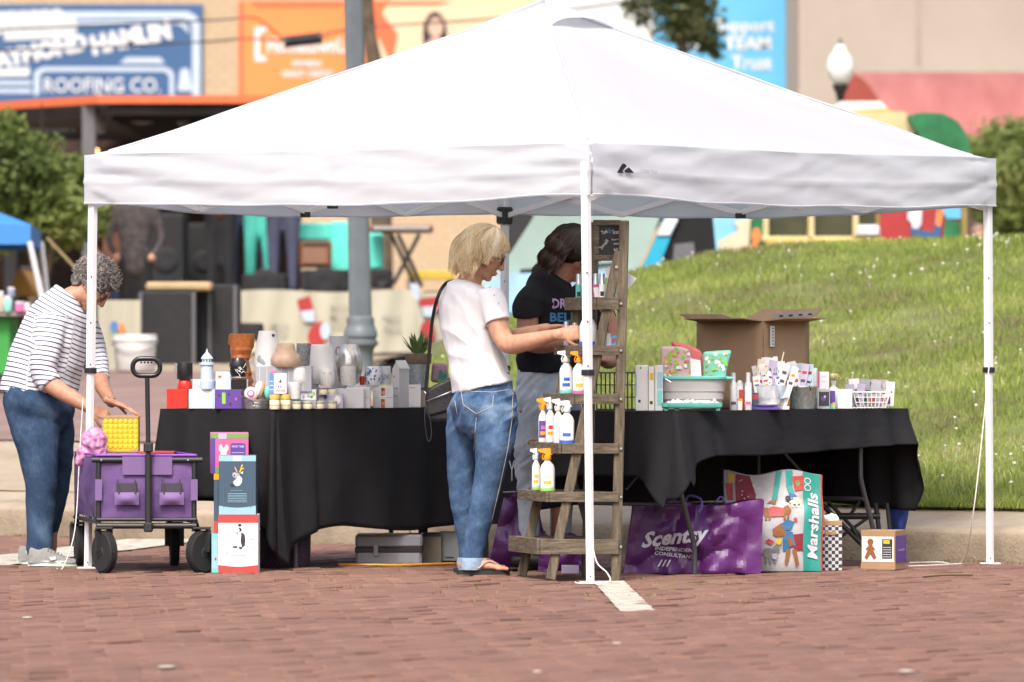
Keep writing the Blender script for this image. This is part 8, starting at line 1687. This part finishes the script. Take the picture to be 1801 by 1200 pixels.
def surf_text(body,px,py,wpx,hpx,m,o,fn,box,bold=.0,shear=0,tilt=0,name='lettering'):
 (x0,x1,y0,y1) = box; cu = text(body,V((0,0,0)),EX,EZ,wpx,hpx,m,None,name=name,bold=bold,shear=shear,ext=0,off=0); ct,st = math.cos(R(tilt)),math.sin(R(tilt))
 bm = bmesh.new(); bm.from_mesh(cu.data); bmesh.ops.subdivide_edges(bm,edges=[e for e in bm.edges if e.calc_length() > 5],cuts=2); bm.to_mesh(cu.data); bm.free()
 for v in cu.data.vertices:
  x = px + v.co.x * ct - v.co.z * st; y = py - (v.co.z * ct + v.co.x * st); u = (x - x0) / (x1 - x0); w_ = 1 - (y - y0) / (y1 - y0); v.co = fn(u,w_) - EY * .009
 cu.data.transform(Matrix.Translation(-WL[o.name])); cu.parent = o; cu.data.update(); return cu
bx1 = (1104,1342,885,1011); M_pw = mat('print_offwhite',(.62,.60,.64),.5,var=0)
surf_text('Scentsy',1187,947,120,36,M_pw,pb1,fn1,bx1,.035,.35,7); surf_text('INDEPENDENT',1190,966,74,6.5,M_pw,pb1,fn1,bx1,.02,0,-3); surf_text('CONSULTANT',1188,976,70,6.5,M_pw,pb1,fn1,bx1,.02,0,-6); surf_text('///',1172,990,22,12,M_pw,pb1,fn1,bx1,.02)
MB().tube(catmull([tuple(W(1205,884,29.34)),tuple(W(1212,872,29.32)),tuple(W(1232,878,29.28)),tuple(W(1234,892,29.26)),tuple(W(1228,903,29.25))],5),.006,6).build('handle',mat('handle_violet',(.12,.07,.26),.6),pb1,smooth=180)
MB().tube(catmull([tuple(W(1258,884,29.40)),tuple(W(1268,874,29.42)),tuple(W(1275,884,29.40))],5),.006,6).build('handle',MATS['handle_violet'],pb1,smooth=180)
pb2,fn2 = tarp_bag('glossy purple bag leaning behind the flip flops and the ladder foot',[(886,872),(946,870),(968,1000),(858,996)],29.75,.2,.05,7.1)
pb3,fn3 = tarp_bag('purple bag lying low behind the lower ladder steps',[(948,940),(1032,946),(1030,1006),(946,1006)],29.62,.2,.05,11.3)
carton('carton','flat white and violet carton behind the ladder foot','carton',988,1018,994,1008,29.35,.1,C_lilac,.001)
M_dbag = ramp_mat('printed_bag_white',f_noise(5,5),[(.3,(.38,.38,.39)),(.7,(.48,.48,.49))],rough=.45,bump=(.15,60))
db,fnd = tarp_bag('white shopping bag printed with dogs and a teal lettered side band',[(1274,832),(1447,831),(1446,1006),(1276,1006)],29.62,.16,.012,5.0,M_dbag,grp=None)
bxd = (1275,1446,831.5,1006)
def dpoly(pts,m,name='print',off=.006):
 fn = fnd; cx = sum(p[0] for p in pts) / len(pts); cy = sum(p[1] for p in pts) / len(pts); mb = MB()
 q = [fn((x - bxd[0]) / (bxd[1] - bxd[0]),1 - (y - bxd[2]) / (bxd[3] - bxd[2])) - EY * off for x,y in pts]; c = fn((cx - bxd[0]) / (bxd[1] - bxd[0]),1 - (cy - bxd[2]) / (bxd[3] - bxd[2])) - EY * off
 mb.add(q + [c],[(i,(i + 1) % len(q),len(q)) for i in range(len(q))]); return mb.build(name,m,db,fixn=False)
def dd(*a): return disc(*a)
MB().grid(lambda u,v: fnd((lerp(1412,1443,u) - bxd[0]) / (bxd[1] - bxd[0]),v) - EY * .004,12,40).build('side_band',col('band_teal',(.03,.30,.25),.45),db,smooth=180)
MB().grid(lambda u,v: fnd((lerp(1443.5,1446.5,u) - bxd[0]) / (bxd[1] - bxd[0]),v) - EY * .005,3,40).build('red_piping',C_redp,db,smooth=180)
def vert_text(body,px,py,wpx,hpx,m,bold=.03,shear=.0):
 cu = text(body,V((0,0,0)),EX,EZ,hpx,wpx,m,None,bold=bold,shear=shear,ext=0,off=0)
 bm = bmesh.new(); bm.from_mesh(cu.data); bmesh.ops.subdivide_edges(bm,edges=[e for e in bm.edges if e.calc_length() > 5],cuts=2); bm.to_mesh(cu.data); bm.free()
 for v in cu.data.vertices: x = px - v.co.z; y = py - v.co.x; v.co = fnd((x - bxd[0]) / (bxd[1] - bxd[0]),1 - (y - bxd[2]) / (bxd[3] - bxd[2])) - EY * .009
 cu.data.transform(Matrix.Translation(-WL[db.name])); cu.parent = db; cu.data.update()
vert_text('Marshalls',1429,925,18,118,M_pw,.03,.2)
for y in (846,858): 
 for k in range(10): a0,a1 = 2 * PI * k / 10,2 * PI * (k + 1) / 10; dpoly([(1421 + 6 * math.cos(a0),y + 6 * math.sin(a0)),(1421 + 6 * math.cos(a1),y + 6 * math.sin(a1)),(1421 + 4.4 * math.cos(a1),y + 4.4 * math.sin(a1)),(1421 + 4.4 * math.cos(a0),y + 4.4 * math.sin(a0))],M_pw,'ring_mark',.009)
C_dog = col('dog_brown',(.26,.10,.03),.6); C_dog2 = col('dog_grey',(.20,.20,.20),.6); C_teal2 = col('leg_teal',(.03,.30,.26),.6); C_mar = col('maroon',(.22,.015,.03),.6)
dpoly([(1366,832),(1376,832),(1370,862),(1366,880),(1356,880),(1362,856)],C_teal2); dpoly([(1382,832),(1394,832),(1394,858),(1400,878),(1390,882),(1384,860)],C_teal2)
dpoly([(1354,880),(1366,878),(1362,887),(1347,884)],C_dog); dpoly([(1388,868),(1400,872),(1402,882),(1386,884)],col('shoe_blue',(.03,.12,.32))); dpoly([(1394,842),(1414,838),(1414,862),(1398,866)],C_redp); dpoly(dd(1404,852,4,5,10),C_green,off=.008)
dpoly([(1296,834),(1320,833),(1330,870),(1322,890),(1294,886)],C_mar); dpoly([(1282,836),(1294,835),(1293,850),(1283,850)],C_yel); dpoly([(1278,852),(1290,852),(1290,880),(1280,880)],C_redp)
for q in range(12): dpoly(dd(1300 + 26 * random.random(),842 + 42 * random.random(),1.2,1.2,6),M_pw,off=.009)
dpoly([(1349,893),(1358,890),(1376,894),(1376,908),(1352,908)],C_redp); dpoly([(1376,892),(1384,889),(1390,897),(1387,904),(1376,906)],C_dog); dpoly([(1340,892),(1349,892),(1351,908),(1342,906)],C_dog)
for x in (1344,1350,1376,1382): dpoly([(x,904),(x + 4,904),(x + 4,914),(x,914)],C_dog)
dpoly([(1340,892),(1336,884),(1338,883),(1343,892)],C_dog)
dpoly(dd(1398,882,12,6,12),C_cream); dpoly(dd(1385,878,5,5,10),C_ink,off=.008)
for x in (1390,1398,1406): dpoly([(x,884),(x + 3,884),(x + 3,893),(x,893)],C_cream)
dpoly([(1358,930),(1372,920),(1382,926),(1382,942),(1366,944),(1359,940)],C_dog); dpoly([(1372,922),(1382,913),(1396,918),(1390,932),(1380,932)],col('hat_blue',(.04,.16,.32))); dpoly(dd(1397,914,3.5,4,8),C_redp,off=.008)
dpoly([(1380,932),(1394,936),(1400,960),(1376,970),(1376,948)],MATS['hat_blue']); dpoly([(1394,940),(1412,938),(1412,968),(1396,968)],C_mar)
for pts in ([(1382,966),(1390,966),(1386,984),(1382,994),(1378,990)],[(1392,966),(1400,966),(1404,990),(1398,998),(1396,984)],[(1384,946),(1392,944),(1396,958),(1388,962)]): dpoly(pts,C_dog,off=.008)
dpoly(dd(1369,952,5,6,10),C_yel,off=.008)
dpoly(dd(1350,972,12,9,12),C_dog2); dpoly(dd(1364,965,6,7,10),C_dog2,off=.008)
for x in (1342,1350,1358): dpoly([(x,976),(x + 5,976),(x + 5,990),(x,990)],C_dog2)
dpoly([(1344,952),(1352,947),(1362,952),(1354,958)],C_redp); dpoly([(1356,974),(1366,972),(1364,984),(1356,982)],C_lilac,off=.009)
def ging(n,l):
 tc = n.new('ShaderNodeTexCoord'); ck = n.new('ShaderNodeTexChecker'); ck.inputs['Scale'].default_value = 62; mp = n.new('ShaderNodeMapping'); mp.inputs['Location'].default_value = (.003,.003,.003); l.new(tc.outputs['Object'],mp.inputs[0]); l.new(mp.outputs[0],ck.inputs[0]); return ck.outputs['Fac']
M_ging = ramp_mat('gingham_print',ging,[(0,(.03,.03,.035)),(1,(.52,.52,.52))],rough=.7)
o = carton('gift_bag','small black and white gingham gift bag with kraft top','gift bag',1447,1481,924,1004,29.75,.1,M_ging,.001,rz=0,prints=lambda o,c,w_,h_,d: (MB().box(c + V((0,d / 2,h_ / 2 + .008)),(w_ * 1.01,d * 1.01,.024),ch=.002).build('kraft_top',C_brown,o),MB().box(c + V((-.01,-.003,h_ * .32)),(w_ * .6,.006,.018),ch=.002).build('kraft_handle',C_brown,o)))
o = thing('tissue_paper','crumpled white tissue sticking out of the gingham bag','tissue paper',W(1460,924,29.8)); mb = MB(); mb.ell(W(1461,915,29.8),(.042,.03,.03),nu=16,nv=12); link('tissue',remeshed(mb,'tissue',.005,1,lambda p: .02 * (facet(p,22) - .4)),C_white,o)
def ginger(o,c,w_,h_,d):
 blk((.04,.2,.96,.84,C_white),(wave(0,.16,.04),C_brown),(disc(.28,.70,.09,.09),C_dog),([(.22,.64),(.34,.64),(.36,.5),(.46,.3),(.38,.24),(.28,.38),(.18,.24),(.10,.3),(.20,.5)],C_dog),([(.14,.52),(.22,.6),(.34,.6),(.42,.52),(.40,.48),(.28,.54),(.16,.48)],C_dog),(.62,.28,.92,.78,C_ink),(.66,.66,.84,.76,C_yel),*[(.65,.32 + .06 * k,.89,.335 + .06 * k,C_lgrey) for k in range(5)])(o,c,w_,h_,d)
 q = c + V((w_ / 2 + .0012,d / 2,0)); decal('purple_side',[rect(-d * .5,-h_ * .32,d * .5,h_ * .36)],q,EY,EZ,C_purple,o,off=.001); text('FRAGRANT',q,EY,EZ,d * .6,.008,C_card,o,ext=0,off=.003)
o = carton('toy_box','kraft carton with a gingerbread figure and purple side under the right table','carton',1515,1596,935,1004,29.86,.16,C_brown,.001,rz=R(-22),prints=ginger)
fs = thing('folding_stool','black folding stool frame behind the gingham bag under the right table','stool',W(1500,960,30.4))
for p0,p1,r_ in (((1446,888),(1520,962),.012),((1456,882),(1535,965),.009),((1535,905),(1470,950),.008),((1452,908),(1548,908),.016),((1540,885),(1552,985),.012),((1560,885),(1568,960),.010),((1500,930),(1525,975),.01),((1512,882),(1496,905),.008)): MB().tube([W(*p0,30.4),W(*p1,30.4)],r_,8).build('frame_tube',M_blackp,fs,smooth=60)
o,_ = tarp_bag('royal blue cloth bag at the right end under the table',[(1568,884),(1598,884),(1592,930),(1566,985)],30.55,.1,.02,4.0,mat('royal_blue',(.02,.045,.22),.7),grp=None)
o = MB().tube([(XA(1598,30.2),30.2,.005),(XA(1640,30.3),30.3,.006),(XA(1692,30.5),30.5,.006)],.003,5).build('guy_rope',M_rope,smooth=60); solo(o,'white rope lying along the bricks to the gingerbread carton','rope')
